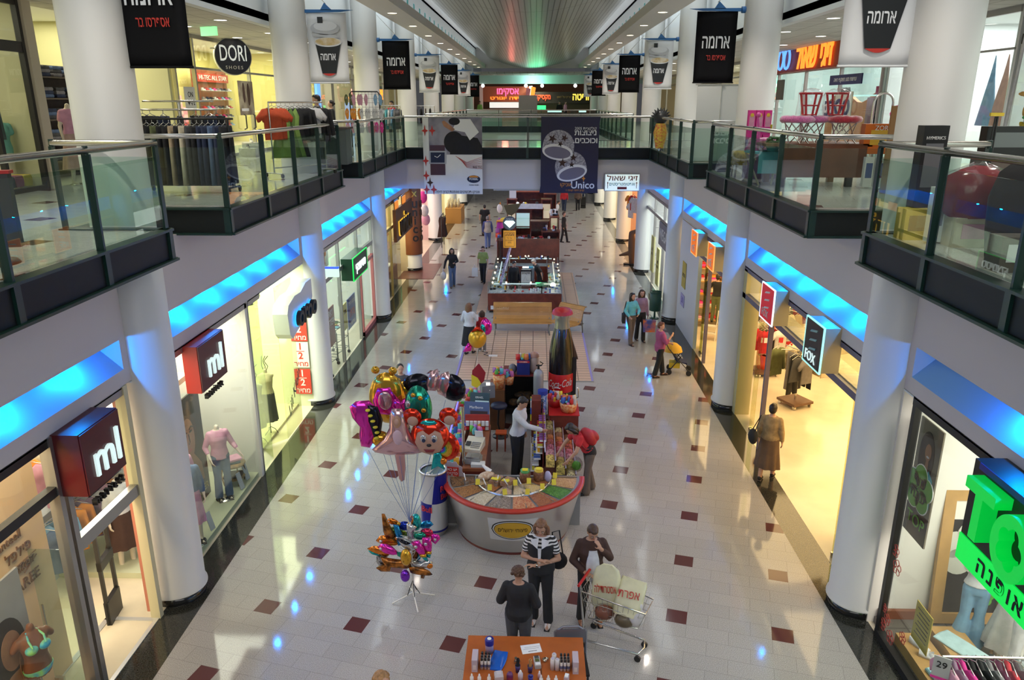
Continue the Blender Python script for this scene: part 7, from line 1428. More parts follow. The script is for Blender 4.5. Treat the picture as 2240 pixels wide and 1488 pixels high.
t=T('grey_bag','dark grey wrapped bundle beside the navy carton','bag',(-.47,16.75,1.24)); b=B(); b.ell((0,0,.11),(.10,.09,.12)); b.ob('bundle',mat('bundle grey',(.12,.12,.14),.35),t)
t=T('gas_cylinder','tall grey helium cylinder in the sweet kiosk','cylinder',(.13,16.1,0)); B().lathe([(.001,0),(.115,0),(.115,1.42),(.105,1.5),(.06,1.56),(.035,1.58)],(0,0,0),24).ob('body',mat('cylinder grey',(.30,.31,.33),.4,.3),t); b=B(); b.cyl((0,0,1.57),(0,0,1.68),.025,n=10); b.cyl((-.06,0,1.66),(.06,0,1.66),.02,n=8); b.tube([(.06,0,1.66),(.1,-.02,1.72),(.03,-.03,1.76)],.012,6); b.ob('valve',BLACK,t)
t=T('bar_stool','dark blue round stool on a slanted black stem','stool',(-.76,15.95,0)); b=B(); b.lathe([(.001,.70),(.17,.70),(.19,.73),(.18,.77),(.001,.785)],(0,0,0),24); b.ob('seat',mat('seat navy',(.012,.016,.05),.5),t); B().tube([(0,0,.7),(-.02,-.04,.3),(.05,-.10,.03)],.022,8).ob('stem',BLACK,t); b=B(); b.lathe([(.18,0),(.18,.02),(.04,.04)],(.03,-.05,0),20); b.ob('base',BLACK,t)
t=T('step_stool','small orange topped step stool on the kiosk floor','stool',(-.68,15.2,0)); B().cb((0,0,.42),(.24,.22,.03)).ob('top',mat('stool orange',(.60,.10,.015),.45),t)
for sx in (-.09,.09):
 for sy in (-.08,.08): B().cb((sx,sy,.2),(.03,.03,.41)).ob('leg',mat('stool red brown',(.25,.04,.015),.45),t)
# right side: chocolate racks facing in, acrylic bins facing out
t=T('chocolate_rack','stepped chocolate bar rack on the right side of the sweet kiosk','rack',(.10,14.35,0)); b=B(); b.box(-.12,-.75,0,.12,.9,.3); b.ob('base',KW,t)
for k in range(6): B().box(-.13+.035*k,-.75,.30+.13*k,-.0+.035*k,.9,.32+.13*k).ob('step',PW,t)
B().box(.11,-.75,.3,.13,.9,1.12).ob('back',KW,t)
pal=[0,6,4,1,0,7]
for k in range(6):
 for j in range(14): candy('in the stepped chocolate rack beside the man in white','bars in the stepped chocolate rack',(.10-.075+.035*k,13.66+.115*j,.325+.13*k),'bar' if k%3 else 'box',CAN[pal[k] if (j+k)%4 else 2],R(90)+.1*(j%2))
t=T('chocolate_header','white and red header strip standing at the near end of the chocolate rack','sign',(.08,13.58,.95),R(60)); B().cb((0,0,.0),(.05,.012,.18)).ob('card',PW,t)
t=T('snack_rack','tall patterned snack box rack behind the chocolate rack','rack',(.08,15.05,0)); B().cb((0,0,.65),(.2,.35,1.3)).ob('frame',KW,t)
for k in range(4):
 for j in range(3): B().cb((-.11,-.12+.12*j,.75+.15*k),(.03,.1,.12),0).ob('snack_box',CAN[(k*2+j*3)%10],t)
t=T('candy_bins','clear acrylic pick and mix bins along the right side of the sweet kiosk','bin',(.52,14.1,0)); B().box(-.28,-.95,0,.34,1.0,.42).ob('base',mat('bin base brown',(.14,.04,.025),.4),t)
for i in range(8):
 for j,(x0,z0) in enumerate(((-.26,.78),(-.06,.62),(.14,.46))):
  y0=-.93+.235*i; B().box(x0,y0,z0-.18,x0+.185,y0+.225,z0+.12).ob('bin',CLR,t)
b=B()
for x,z in ((-.27,.95),(-.07,.78),(.13,.62),(.33,.5)): b.tube([(x,-.95,z),(x,.97,z)],.012,6)
b.ob('edge_rail',mat('acrylic edge',(.55,.52,.75),.2),t)
SW=[(.62,.45,.12),(.55,.10,.08),(.60,.50,.25),(.70,.30,.40),(.65,.20,.05),(.50,.40,.10),(.62,.15,.25),(.30,.12,.06)]
for i in range(8):
 for j,(x0,z0) in enumerate(((-.26,.78),(-.06,.62),(.14,.46))):
  b=B(); c=SW[(i*3+j*5)%8]; y0=14.1-.93+.235*i
  b.loft([[(.52+x0+.092+.082*q*sx,y0+.112+.10*q*sy,z) for sx,sy in ((-1,-1),(1,-1),(1,1),(-1,1))] for z,q in ((z0-.17,1),(z0-.02,1),(z0+.03,.5))],smooth=False)
  o=tag(b.ob('loose_sweets',nutmat('sweets %d %d'%(i,j),[c,tuple(min(1,v*1.5) for v in c),tuple(v*.5 for v in c)],38)),'loose sweets filling the acrylic bins of the kiosk','sweets','loose sweets in the acrylic bins','stuff')
t=T('candy_tube','tall clear tube of blue sweets with blue lid by the chocolate rack','container',(.22,15.35,.0)); B().cyl((0,0,.75),(0,0,1.28),.09,n=20).ob('tube',nutmat('mentos',[(.10,.25,.55),(.5,.6,.75),(.05,.12,.4)],30),t); B().cyl((0,0,1.28),(0,0,1.36),.11,n=20).ob('lid',mat('tube lid',(.02,.04,.30),.35),t); B().cb((0,0,.37),(.25,.25,.75)).ob('stand',KW,t); tx('mentos',.13,frame((-.02,-.095,1.0),(0,0,1),(-1,0,0)),NAVY,.002,t)
t=T('candy_stand','red wooden stand carrying the sweet baskets before the bottle','stand',(.68,15.35,0)); B().cb((0,0,.45),(.62,.62,.9)).ob('body',KW,t); B().cb((0,0,.91),(.66,.66,.02)).ob('top',RBK,t)
t=T('pinwheel_flag','maroon and yellow petal flag standing at the candy counter back','flag',(-1.25,15.9,1.05)); b=B(); b.prism([(-.12,-.1),(.0,-.16),(.16,.0),(.20,.2),(.05,.42),(-.10,.25)],Ff(0,0,.3),.01); b.ob('maroon_petal',mat('petal maroon',(.30,.015,.02),.5),t); b=B(); b.prism([(-.12,-.1),(.0,-.16),(.10,-.06),(.02,.08),(-.12,.16)],Ff(0,-.012,.3),.01); b.ob('yellow_petal',YEL,t); B().cyl((0,.01,-.0),(0,.01,.3),.008,n=6).ob('stick',BLACK,t)
t=T('lamp_panel','small white lit panel on a grey stand in the sweet kiosk','panel',(-1.0,15.9,1.0)); B().cb((0,0,.22),(.09,.03,.18),0,R(-15)).ob('lit_face',glow('lit cream',(1,.95,.85),1.6),t); B().cb((-.02,.05,.1),(.3,.2,.3),R(20)).ob('stand',mat('stand grey',(.20,.21,.22),.35),t)
t=T('green_packet','green and lilac snack packets hanging at the left of the candy counter','packet',(-1.62,15.3,1.08)); b=B(); b.ell((0,0,.1),(.09,.05,.09)); b.ob('green_bag',CAN[3],t); b=B(); b.ell((.03,.1,.2),(.06,.04,.09)); b.ob('lilac_bag',mat('lilac foil',(.42,.40,.60),.3),t)
# ---------------- bottle cooler ----------------
t=T('bottle_cooler','giant dark cola bottle cooler with red label and red cap','cooler',(.655,16.5,0)); COLA=mat('cola black',(.006,.005,.006),.22,coat=.25); BG=mat('bottle glass grey',(.22,.21,.15),.15,coat=.6)
B().lathe([(.28,0),(.285,.1),(.285,.95)],(0,0,0),36).ob('lower_body',COLA,t); B().lathe([(.288,.95),(.292,.96),(.292,1.38),(.288,1.39)],(0,0,0),36).ob('label',mat('cola red',(.48,.008,.012),.35),t); B().lathe([(.286,1.39),(.29,1.6),(.285,1.85),(.25,2.1),(.20,2.35),(.175,2.44)],(0,0,0),36).ob('upper_body',COLA,t)
b=B()
for k in range(12): a=2*pi*k/12; b.tube([(.287*cos(a),.287*sin(a),.05),(.287*cos(a),.287*sin(a),.92)],.012,5)
b.ob('flute',COLA,t); B().lathe([(.178,2.44),(.165,2.55),(.16,2.62),(.175,2.66),(.175,2.72),(.16,2.76)],(0,0,0),32).ob('neck',BG,t)
b=B(); vs=[]; n=42; rings=[]
for z,r,am in ((2.76,.225,.016),(2.83,.21,.012),(2.88,.17,0),(2.895,.02,0)): rings.append([((r+am*cos(21*2*pi*i/n))*cos(2*pi*i/n),(r+am*cos(21*2*pi*i/n))*sin(2*pi*i/n),z) for i in range(n)])
b.loft(rings); b.ob('cap',mat('cap red',(.50,.02,.025),.4),t)
for body,sz,z,a in (('Coca-Cola',.25,1.17,0),):
 o=tx(body,sz,Matrix.Identity(4),PW,.001,t,fit=.62,shear=.35,bold=.01)
 for v in o.data.vertices: a=-pi/2-.12+v.co.x/.295; v.co=Vector((.298*cos(a),.298*sin(a),z+v.co.y+.03*sin(v.co.x*4)))
b=B(); b.tube([(.297*cos(-pi/2+u),.297*sin(-pi/2+u),1.06-.02*sin(u*5)) for u in [-.75+.06*i for i in range(12)]],.010,5); b.ob('swash',PW,t)
b=B(); b.box(.20,-.12,0,.34,.25,1.75); b.ob('back_case',BLACK,t); b=B(); b.loft([[(.27,-.06,1.7),(.38,-.06,1.7),(.38,.2,1.7),(.27,.2,1.7)],[(.14,-.06,2.35),(.18,-.06,2.35),(.18,.2,2.35),(.14,.2,2.35)]],smooth=False); b.ob('shoulder_cover',mat('cover brown',(.10,.05,.025),.4),t); B().tube([(.36,-.13,.78),(.40,-.15,.80),(.40,-.15,1.02),(.36,-.13,1.04)],.014,6).ob('handle',STEEL,t)
for s in (-.12,.1): B().tube([(s-.03,-.255,2.25),(s,-.20,2.45)],.006,4).ob('painted_reflection',mat('violet glint',(.05,.04,.5),.2),t)  # blue reflection on the bottle shoulder drawn as coloured streaks
# ---------------- balloons ----------------
def foil(n,c): return mat('foil '+n,c,.14,.75)
FM=foil('magenta',(.75,.04,.42)); FGR=foil('green',(.02,.30,.20)); FYL=foil('gold',(.70,.38,.04)); FRD=foil('red',(.70,.04,.015)); FPK=foil('pale pink',(.68,.42,.44)); FBL=foil('blue',(.02,.25,.55)); FBK=foil('black',(.02,.02,.03)); FOR=foil('orange',(.72,.22,.03)); FPU=foil('purple',(.22,.04,.55)); FTQ=foil('turquoise',(.02,.40,.42)); FWH=foil('white',(.60,.60,.62)); FSTR=mat('foil zebra',(.6,.6,.6),.2,.4,noise=(16,.95)); FTIG=mat('foil tiger',(.52,.18,.03),.18,.6,noise=(13,.85))
STAND=(-1.80,9.88)
def cushion(b,pts,M,d,k=.80):
 """puffed foil outline: front and back bulge"""
 n=len(pts); cx=sum(p[0] for p in pts)/n; cy=sum(p[1] for p in pts)/n; rings=[]
 for q,z in ((.02,-1),(.45,-.9),(.75,-.66),(.93,-.3),(1,0),(.93,.3),(.75,.66),(.45,.9),(.02,1)): rings.append([tuple(M@Vector((cx+(x-cx)*q,cy+(y-cy)*q,z*d))) for x,y in pts])
 b.loft(rings,cap=True)
STR=mat('balloon string',(.10,.16,.35),.6)
def balloon(lab,x,y,z,rz,parts,s=1,tilt=0,string=True):
 t=T('foil_balloon',lab,'balloon',(x,y,z),rz); t.scale=(s,)*3
 I=Ff(0,0,0)@Matrix.Rotation(tilt,4,'X')
 for nm,pts,d,off,m in parts:
  b=B(); cushion(b,pts,I@Matrix.Translation((0,0,off)),d); b.ob(nm,m,t)
 if string:
  b=B(); e=Vector((STAND[0]-x,STAND[1]-y,1.35-z)); e.rotate(Matrix.Rotation(-rz,3,'Z')); e/=s; z0=min(p[1] for p in parts[0][1])
  b.tube([(0,0,z0),(e.x*.35,e.y*.35,z0+(e.z-z0)*.4),(e.x,e.y,e.z)],.0035/s,4); b.ob('string',STR,t)
 return t
circ=lambda cx,cy,r,n=24,ry=None: [(cx+r*cos(2*pi*i/n),cy+(ry or r)*sin(2*pi*i/n)) for i in range(n)]
balloon('magenta butterfly wing foil balloon with yellow spots at the left of the big cluster',-2.42,10.15,2.83,.25,[('wing',[(-.13,.36),(.05,.36),(.18,.18),(.20,-.05),(.14,-.25),(.02,-.42),(-.10,-.38),(-.12,-.2),(-.10,-.05),(-.2,.12),(-.22,.28)],.09,0,FM),('dark_border',[(.02,.32),(.16,.26),(.22,.05),(.18,-.22),(.10,-.30),(.04,-.1),(-.02,.1)],.075,.03,FBK)]+[('spot',circ(x_,y_,.035,12,.024),.02,.10,YEL) for x_,y_ in ((.02,.26),(.05,.17),(.08,.08),(.11,-.02),(.13,-.11),(.12,-.2))],1.05,.15)
balloon('golden yellow egg shaped foil balloon with pink patches behind the butterfly wing',-2.17,10.5,3.08,.1,[('body',circ(0,0,.26,28,.42),.12,0,FYL),('ear',circ(-.14,.46,.06),.04,0,FYL),('ear',circ(.10,.44,.06),.04,0,FYL),('pink_patch',[(-.16,-.2),(.12,-.24),(.16,.05),(.05,.24),(-.12,.22),(-.2,.02)],.06,.09,FM),('pink_patch',circ(-.02,.04,.10,18,.15),.03,.14,FPK)],1.05,.15)
balloon('pale pink dress shaped foil balloon hanging in front of the big cluster',-1.93,9.98,2.75,.05,[('gown',[(-.07,.40),(.07,.40),(.12,.28),(.15,.08),(.22,-.12),(.38,-.24),(.42,-.30),(.2,-.36),(-.15,-.37),(-.36,-.32),(-.40,-.27),(-.22,-.1),(-.13,.08),(-.11,.28)],.10,0,FPK),('hood_opening',circ(0,.22,.06,18,.11),.03,.075,mat('gown tan',(.45,.24,.13),.4)),('pale_face',circ(0,.24,.034,14,.05),.02,.10,SKIN),('bodice',circ(-.0,-.02,.075,14,.13),.03,.085,mat('gown rose',(.60,.40,.40),.35)),('tail',[(-.07,-.34),(.07,-.34),(.07,-.6),(.045,-.80),(-.0,-.83),(-.035,-.78),(-.05,-.6)],.05,0,mat('tail rose',(.50,.26,.24),.3,.3))],1.0,.1)
balloon('green and gold spotted fish shaped foil balloon behind the pale pink one',-1.68,10.3,3.0,-.1,[('body',circ(0,.02,.20,24,.33),.11,0,FGR),('tail',[(-.05,-.28),(.12,-.22),(.32,-.42),(.38,-.55),(.20,-.52),(.02,-.44)],.05,0,FGR),('eye',circ(-.12,.1,.04,12,.06),.03,.09,FWH)]+[('spot',circ(x_,y_,.035),.02,.10,FYL) for x_,y_ in ((.06,.2),(.1,.02),(.0,-.12),(.12,-.14),(-.04,.24))],1.05)
balloon('black and pink bow shaped foil balloon on the left at the top of the cluster',-1.66,10.75,3.22,.3,[('wing',circ(-.1,0,.22,20,.18),.09,0,FBK),('pink_wing',[(.02,.0),(.10,.2),(.22,.24),(.26,.05),(.18,-.12),(.06,-.1)],.07,.04,FPK)],1.0)
balloon('black and pink bow shaped foil balloon on the right at the top of the cluster',-1.33,10.75,3.2,-.3,[('wing',circ(.12,-.02,.22,20,.22),.09,0,FBK),('pink_wing',[(-.16,.0),(-.04,.2),(.08,.25),(.14,.05),(.04,-.18),(-.1,-.14)],.07,.04,FPK)],1.0)
balloon('red monkey face foil balloon with big round ears at the right of the cluster',-1.47,9.98,2.72,.0,[('head',circ(0,0,.27,28,.27),.13,0,FRD),('ear',circ(-.24,.28,.13),.06,-.02,FRD),('ear',circ(.26,.30,.13),.06,-.02,FRD),('ear_pad',circ(-.22,.25,.075),.03,.05,SKIN2),('ear_pad',circ(.28,.27,.075),.03,.05,SKIN2),('face',[(-.2,-.05),(-.16,.10),(-.08,.14),(0,.09),(.08,.14),(.16,.10),(.2,-.05),(.14,-.2),(0,-.25),(-.14,-.2)],.06,.10,SKIN2),('eye_patch',circ(-.075,.04,.045,14,.06),.02,.15,FWH),('eye_patch',circ(.075,.04,.045,14,.06),.02,.15,FWH),('pupil',circ(-.07,.02,.025,12,.035),.015,.165,NAVY),('pupil',circ(.07,.02,.025,12,.035),.015,.165,NAVY),('nose',circ(0,-.06,.035,12,.025),.02,.16,BLACK),('mouth',[(-.08,-.13),(.08,-.13),(.05,-.18),(-.05,-.18)],.02,.15,mat('mouth maroon',(.2,.02,.02),.4)),('blue_bow',[(-.12,.24),(0,.2),(.12,.24),(.08,.28),(-.08,.28)],.03,.08,FTQ)],1.05,.12)
balloon('round rainbow ringed foil balloon below the monkey face',-1.30,10.08,2.52,-.25,[('disc',circ(0,0,.26),.09,0,FRD),('ring',circ(0,0,.22),.085,.012,FYL),('ring',circ(0,0,.18),.08,.022,foil('lime',(.2,.45,.05))),('ring',circ(0,0,.14),.07,.036,FBL),('ring',circ(0,0,.10),.06,.05,FPU),('centre',circ(0,0,.06),.05,.062,FPK)],1.0,.1)
balloon('small teal and orange star tail foil balloon under the monkey face',-1.38,10.0,2.32,.1,[('tail',[(-.05,.12),(.05,.12),(.10,-.16),(0,-.1),(-.1,-.16)],.03,0,FTQ),('tip',circ(.08,-.02,.06),.03,.0,FOR)],1,0,False)
balloon('small golden ball foil balloon under the yellow egg shape',-2.24,10.2,2.55,.1,[('ball',circ(0,0,.14,18,.13),.09,0,FYL)],1)
balloon('golden bean foil balloon low behind the pale pink gown',-2.15,10.35,2.40,.1,[('bean',[(-.1,.1),(.0,.12),(.12,-.08),(.10,-.16),(-.02,-.1)],.05,0,FYL)],1)
balloon('golden bear ear foil balloon peeping behind the fish shape',-1.95,10.7,3.12,.1,[('ball',circ(0,0,.15,18,.16),.09,0,FYL),('ear',circ(-.1,.16,.06),.04,0,FYL)],1)
balloon('magenta heart foil balloon tucked behind the pale pink gown',-1.95,10.4,2.98,.1,[('heart',[(0,-.16),(.15,.02),(.12,.14),(.04,.14),(0,.09),(-.04,.14),(-.12,.14),(-.15,.02)],.06,0,FM)],1)
# stick balloons on stand
t=T('balloon_stand','white balloon stand with crossed feet on the granite floor','stand',(STAND[0],STAND[1],0)); b=B(); b.tube([(0,0,.08),(0,0,1.35)],.014,8); b.ob('pole',WM,t)
for k in range(4): a=R(20+90*k); B().tube([(0,0,.14),(.33*cos(a),.33*sin(a),.012)],.010,6).ob('foot',WM,t)
for k in range(5): a=R(72*k); B().tube([(0,0,.30+.02*k),(.10*cos(a),.10*sin(a),.12)],.006,5).ob('brace',BLACK,t)
for k in range(14): a=k*2.4; B().tube([(0,0,.62+.04*k),(.16*cos(a),.16*sin(a),.82+.03*k)],.005,4).ob('stick',WM,t)
def sb(lab,px,pz,py,parts,s=1,rz=0): balloon(lab,px,py,pz,rz,parts,s,.1,False)
fishp=lambda m,m2: [('body',[(-.16,.02),(-.10,.09),(0,.10),(.10,.05),(.2,-.06),(.1,-.09),(-.05,-.08)],.055,0,m),('tail',[(.14,-.02),(.28,-.02),(.26,-.14),(.16,-.09)],.03,0,m2),('eye',circ(-.09,.03,.025),.02,.045,FWH)]
def sx_(px): return STAND[0]+(px-905)/1657*11.6
def sz_(py): return .35+(1270-py)/150*1.0
for lab,px,py,dy,parts,s,rz in (
('orange dinosaur stick balloon at the left of the balloon stand',838,1195,.0,[('body',[(-.20,.05),(-.1,.10),(.05,.08),(.16,-.02),(.10,-.10),(.02,-.04),(-.05,-.08),(-.12,-.02)],.05,0,FOR),('belly',[(-.18,.03),(.0,-.02),(.0,-.06),(-.14,-.02)],.04,.02,FTQ)],1,0),
('magenta fish stick balloon at the left of the balloon stand',856,1180,-.1,fishp(FM,FGR),.95,-.2),
('orange curved whale stick balloon above the magenta fish',853,1172,.05,fishp(FOR,FYL),1.1,.2),
('brown giraffe neck stick balloon at the top left of the stand',855,1143,.0,[('neck',[(-.06,.30),(-.02,.30),(.06,.06),(.12,-.1),(-.02,-.16),(-.06,0)],.05,0,FTIG)],1.05,0),
('blue dolphin stick balloon at the top of the stand',876,1150,.0,[('body',[(-.05,.18),(.03,.16),(.08,-.02),(.06,-.2),(0,-.22),(-.02,-.05)],.05,0,FBL)],1,0),
('small orange and blue fish stick balloon behind the giraffe neck',863,1132,.15,fishp(FOR,FBL),.6,0),
('dark blue gold ribbon stick balloon at the top middle of the stand',890,1138,.1,[('body',circ(0,0,.10,16,.08),.05,0,foil('navy',(.02,.05,.40))),('ribbon',circ(-.08,.05,.03),.03,.02,FYL),('ribbon',circ(.08,.05,.03),.03,.02,FYL)],1,0),
('grey and white horse stick balloon at the top right of the stand',905,1145,.0,[('body',[(-.05,.16),(.03,.14),(.10,.10),(.05,.05),(.06,-.12),(-.05,-.14),(-.06,0)],.05,0,FWH)],1,0),
('turquoise parrot stick balloon highest at the right of the stand',915,1128,.1,[('body',circ(0,0,.07,16,.14),.06,0,FTQ),('wing',circ(-.05,.05,.04,12,.07),.04,.02,FOR)],1.1,0),
('grey penguin stick balloon left of the pink parrots',900,1165,-.1,[('body',[(-.16,.12),(-.08,.10),(.08,.02),(.14,-.10),(.02,-.12),(-.08,-.04)],.06,0,FWH),('back',[(-.15,.12),(-.06,.09),(.05,.03),(.0,.01),(-.1,.07)],.04,.03,FBK)],1.05,0),
('green duck stick balloon above the pink parrots',924,1153,.0,[('body',circ(0,0,.10,16,.07),.05,0,FGR)],1,0),
('crimson lobster stick balloon behind the pink parrots',938,1150,.05,[('body',circ(0,0,.10,16,.08),.05,0,foil('crimson',(.55,.03,.10)))],1,0),
('blue fish stick balloon at the far right top',935,1143,.2,fishp(FBL,FBL),.7,3.0),
('pink parrot stick balloon with yellow tail, left of the three',924,1175,-.1,[('body',[(-.10,.12),(0,.14),(.07,.02),(.10,-.12),(.0,-.12),(-.08,0)],.055,0,FM),('tail',[(-.0,-.12),(.10,-.12),(.13,-.24),(.07,-.22)],.03,0,FTQ),('band',[(-.01,-.10),(.10,-.10),(.11,-.15),(.01,-.15)],.04,.01,FYL),('eye',circ(-.04,.05,.03),.02,.045,FWH)],1,0),
('pink parrot stick balloon with yellow tail, middle of the three',941,1172,-.05,[('body',[(-.07,.14),(.04,.14),(.07,.02),(.06,-.12),(-.04,-.12),(-.08,0)],.055,0,FM),('tail',[(-.04,-.12),(.06,-.12),(.03,-.24),(-.02,-.22)],.03,0,FTQ),('band',[(-.04,-.10),(.06,-.10),(.06,-.15),(-.03,-.15)],.04,.01,FYL),('eye',circ(-.02,.05,.03),.02,.045,FWH)],1,0),
('pink parrot stick balloon turned away, right of the three',956,1167,.05,[('body',[(-.07,.12),(.06,.10),(.09,.02),(.0,-.10),(-.08,-.02)],.05,0,FM),('eye',circ(0,.03,.03),.02,.045,FWH)],.9,0),
('yellow egg stick balloon in front at the middle of the stand',898,1190,-.2,[('egg',circ(0,0,.085,20,.15),.075,0,FYL)],1,0),
('black and white zebra stick balloon low at the left',838,1218,.05,[('body',[(-.06,.16),(.06,.14),(.10,-.02),(.06,-.16),(-.04,-.18),(-.09,-.06)],.05,0,FSTR)],1,0),
('tiger striped dog stick balloon facing left on the stand',872,1222,-.05,[('body',[(-.22,.12),(-.12,.10),(.0,.08),(.2,.06),(.22,-.06),(.08,-.06),(-.04,-.02),(-.1,-.14),(-.24,-.14),(-.3,-.08),(-.16,-.02),(-.2,.04)],.06,0,FTIG)],1.05,0),
('tiger striped stick balloon low at the right of the stand',921,1240,-.05,[('body',[(-.16,.08),(.06,.06),(.16,0),(.2,-.06),(.10,-.04),(.07,-.14),(.02,-.13),(.02,-.04),(-.14,-.02)],.05,0,FTIG)],1,0),
('grey husky stick balloon at the right above the tiger',922,1225,.0,[('body',[(-.16,.06),(0,.02),(.12,.08),(.2,.02),(.18,-.06),(.02,-.08),(-.10,-.06)],.055,0,FWH),('face',circ(.15,-.02,.05),.03,.03,FOR)],1,0),
('small blue bird stick balloon right of the yellow egg',919,1208,.05,[('body',[(-.04,-.1),(.02,-.08),(.05,.04),(.09,.10),(.02,.08)],.04,0,FBL)],1,0),
('brown bear stick balloon behind the yellow egg',910,1212,.1,[('body',circ(0,0,.07,14,.09),.05,0,foil('brown',(.20,.07,.02)))],1,0),
('purple egg stick balloon hanging lowest on the stand',890,1253,-.05,[('egg',circ(0,0,.075,18,.11),.065,0,FPU)],1,0),
('green fish stick balloon behind the magenta fish',866,1165,.2,fishp(foil('olive green',(.10,.18,.03)),FGR),1.1,.2)):
 sb(lab,sx_(px),sz_(py),STAND[1]+dy,parts,s,rz)
# balloon by the bench
balloon('plain round yellow foil balloon floating near the bench',-1.64,21.3,.66,.1,[('ball',circ(0,0,.27,28,.30),.2,0,mat('foil plain yellow',(.62,.33,.02),.2,.4)),('cap',[(-.2,.22),(0,.42),(.2,.22),(.1,.30),(-.1,.30)],.06,.05,FRD)],1,0,False)
balloon('magenta and teal foil balloon beside the seated child',-1.42,21.9,.85,-.4,[('body',circ(0,0,.2,20,.26),.09,0,FM),('patch',circ(-.06,-.05,.1,16,.16),.05,.06,FTQ)],1,0,False)
balloon('magenta cone foil balloon low at the left of the yellow ball',-1.95,21.35,.35,.2,[('body',[(-.14,-.12),(.12,-.1),(.14,.12),(.02,.16)],.06,0,FM)],1,0,False)
b=B(); b.tube([(-1.64,21.3,.40),(-1.63,21.0,.2),(-1.6,20.2,.02)],.004,4); tag(b.ob('balloon_string',PW),'thin string trailing from the round yellow balloon','string')
# ---------------- bench ----------------
PINE=mat('honey pine',(.55,.27,.07),.4,noise=(3,.15))
def benchseg(lab,x,y,rz,L,curve=0):
 t=T('bench',lab,'bench',(x,y,0),rz); P=[(-.38,.42),(-.2,.39),(0,.38),(.15,.42),(.22,.52),(.27,.66),(.33,.80),(.42,.90),(.50,.90)]
 for k in range(28):
  f=k/27*(len(P)-1); i=min(int(f),len(P)-2); u=f-i; yy=P[i][0]+(P[i+1][0]-P[i][0])*u; zz=P[i][1]+(P[i+1][1]-P[i][1])*u; an=atan2(P[i+1][1]-P[i][1],P[i+1][0]-P[i][0])
  B().cb((0,yy,zz),(L,.034,.022),0,an).ob('slat',PINE,t)
 for s in (-L/2+.08,L/2-.08): B().tube([(s,-.34,0),(s,-.34,.38),(s,.1,.36),(s,.2,.48)],.022,6).ob('leg',mat('bench steel',(.20,.19,.17),.35,.7),t); B().tube([(s,.42,0),(s,.36,.5),(s,.44,.86)],.022,6).ob('leg',mat('bench steel',(.20,.19,.17),.35,.7),t)
 return t
benchseg('long slatted honey pine bench facing the camera before the jewellery kiosk',-.36,24.15,0,1.95)
benchseg('short slatted pine bench turned outward beside the long one',1.05,24.05,R(-38),1.0)
# ---------------- kiosks along the middle ----------------
CH=mat('cherry wood',(.20,.035,.015),.38,noise=(5,.35)); LITC=glow('case light',(.80,1,.97),1.3); LITW=glow('case light warm',(1,.93,.75),1.3); TRAY=mat('jewel tray',(.62,.64,.62),.4,noise=(30,.5))
def counter(lab,x0,y0,x1,y1,h=1.0,top='glass',warm=0,gl=.28):
 t=T('display_counter',lab,'counter',((x0+x1)/2,(y0+y1)/2,0)); a,c=(x1-x0)/2,(y1-y0)/2; B().box(-a,-c,.08,a,c,h-gl).ob('body',CH,t); B().box(-a+.05,-c+.05,0,a-.05,c-.05,.08).ob('plinth',BLACK,t)
 B().box(-a+.02,-c+.02,h-gl,a-.02,c-.02,h-gl+.03).ob('tray',TRAY,t); B().box(-a,-c,h-gl,a,c,h).ob('glass_case',GLASS,t)
 b=B()
 (b.tube([(-a*.8,c*.5,h-.03),(a*.8,c*.5,h-.03)],.022,6) if a>c else b.tube([(0,-c*.85,h-.03),(0,c*.85,h-.03)],.022,6)); b.ob('lamp_tube',LITW if warm else LITC,t); b=B()
 for sx in (-1,1):
  for sy in (-1,1): b.cb((sx*a,sy*c,h-gl/2),(.03,.03,gl))
 b.ob('case_post',ALU,t); return t
def stock(x0,x1,y0,y1,z,n,lab,grp,seed=1,big=1):
 rr=random.Random(seed); ss={}
 for k in range(n):
  kind=rr.choice(('box','stand','ring')); m=rr.choice((WHT,BLK,PW,CAN[4],FYL,FWH,BRN,CAN[0])); loc=(rr.uniform(x0,x1),rr.uniform(y0,y1),z); key=(kind,m.name)
  if key in ss: dup(ss[key],loc,rr.uniform(0,3)); continue
  b=B(); (b.cb((0,0,.03*big),(.10*big,.07*big,.06*big)) if kind=='box' else b.lathe([(.05*big,0),(.02*big,.03*big),(.035*big,.12*big),(.001,.14*big)],(0,0,0),10) if kind=='stand' else b.lathe([(.04*big,0),(.05*big,.02*big),(.04*big,.04*big)],(0,0,0),12))
  o=b.ob({'box':'jewel_box','stand':'jewel_stand','ring':'bangle'}[kind],m); o.location=loc; tag(o,'small %s %s'%({'box':'boxed item','stand':'display stand','ring':'bangle'}[kind],lab),'jewellery',grp); ss[key]=o
counter('front jewellery counter of cherry wood with lit glass top behind the bench',-1.65,26.6,.30,27.25); counter('dark empty section of the front jewellery counter',.30,26.6,1.02,27.25,warm=1); counter('left side jewellery counter with lit glass top',-1.6,27.25,-1.05,31.4); counter('right side jewellery counter with warm lit glass top',.55,27.25,1.02,31.4,warm=1); counter('back jewellery counter against the tall cherry panel',-1.6,31.4,1.02,31.95)
stock(-1.6,.25,26.65,27.2,.75,26,'in the lit front counter of the jewellery kiosk','pieces in the front jewellery counter',2); stock(-1.58,-1.1,27.3,31.2,.75,40,'in the left counter of the jewellery kiosk','pieces in the left jewellery counter',3); stock(.58,1.0,27.3,31.2,.75,36,'in the right counter of the jewellery kiosk','pieces in the right jewellery counter',4); stock(.35,1.0,26.65,27.2,.75,10,'in the dark front section of the jewellery kiosk','pieces in the dark front section',5); stock(-1.55,1.0,31.45,31.9,1.0,16,'on the back counter of the jewellery kiosk','pieces on the back jewellery counter',6)
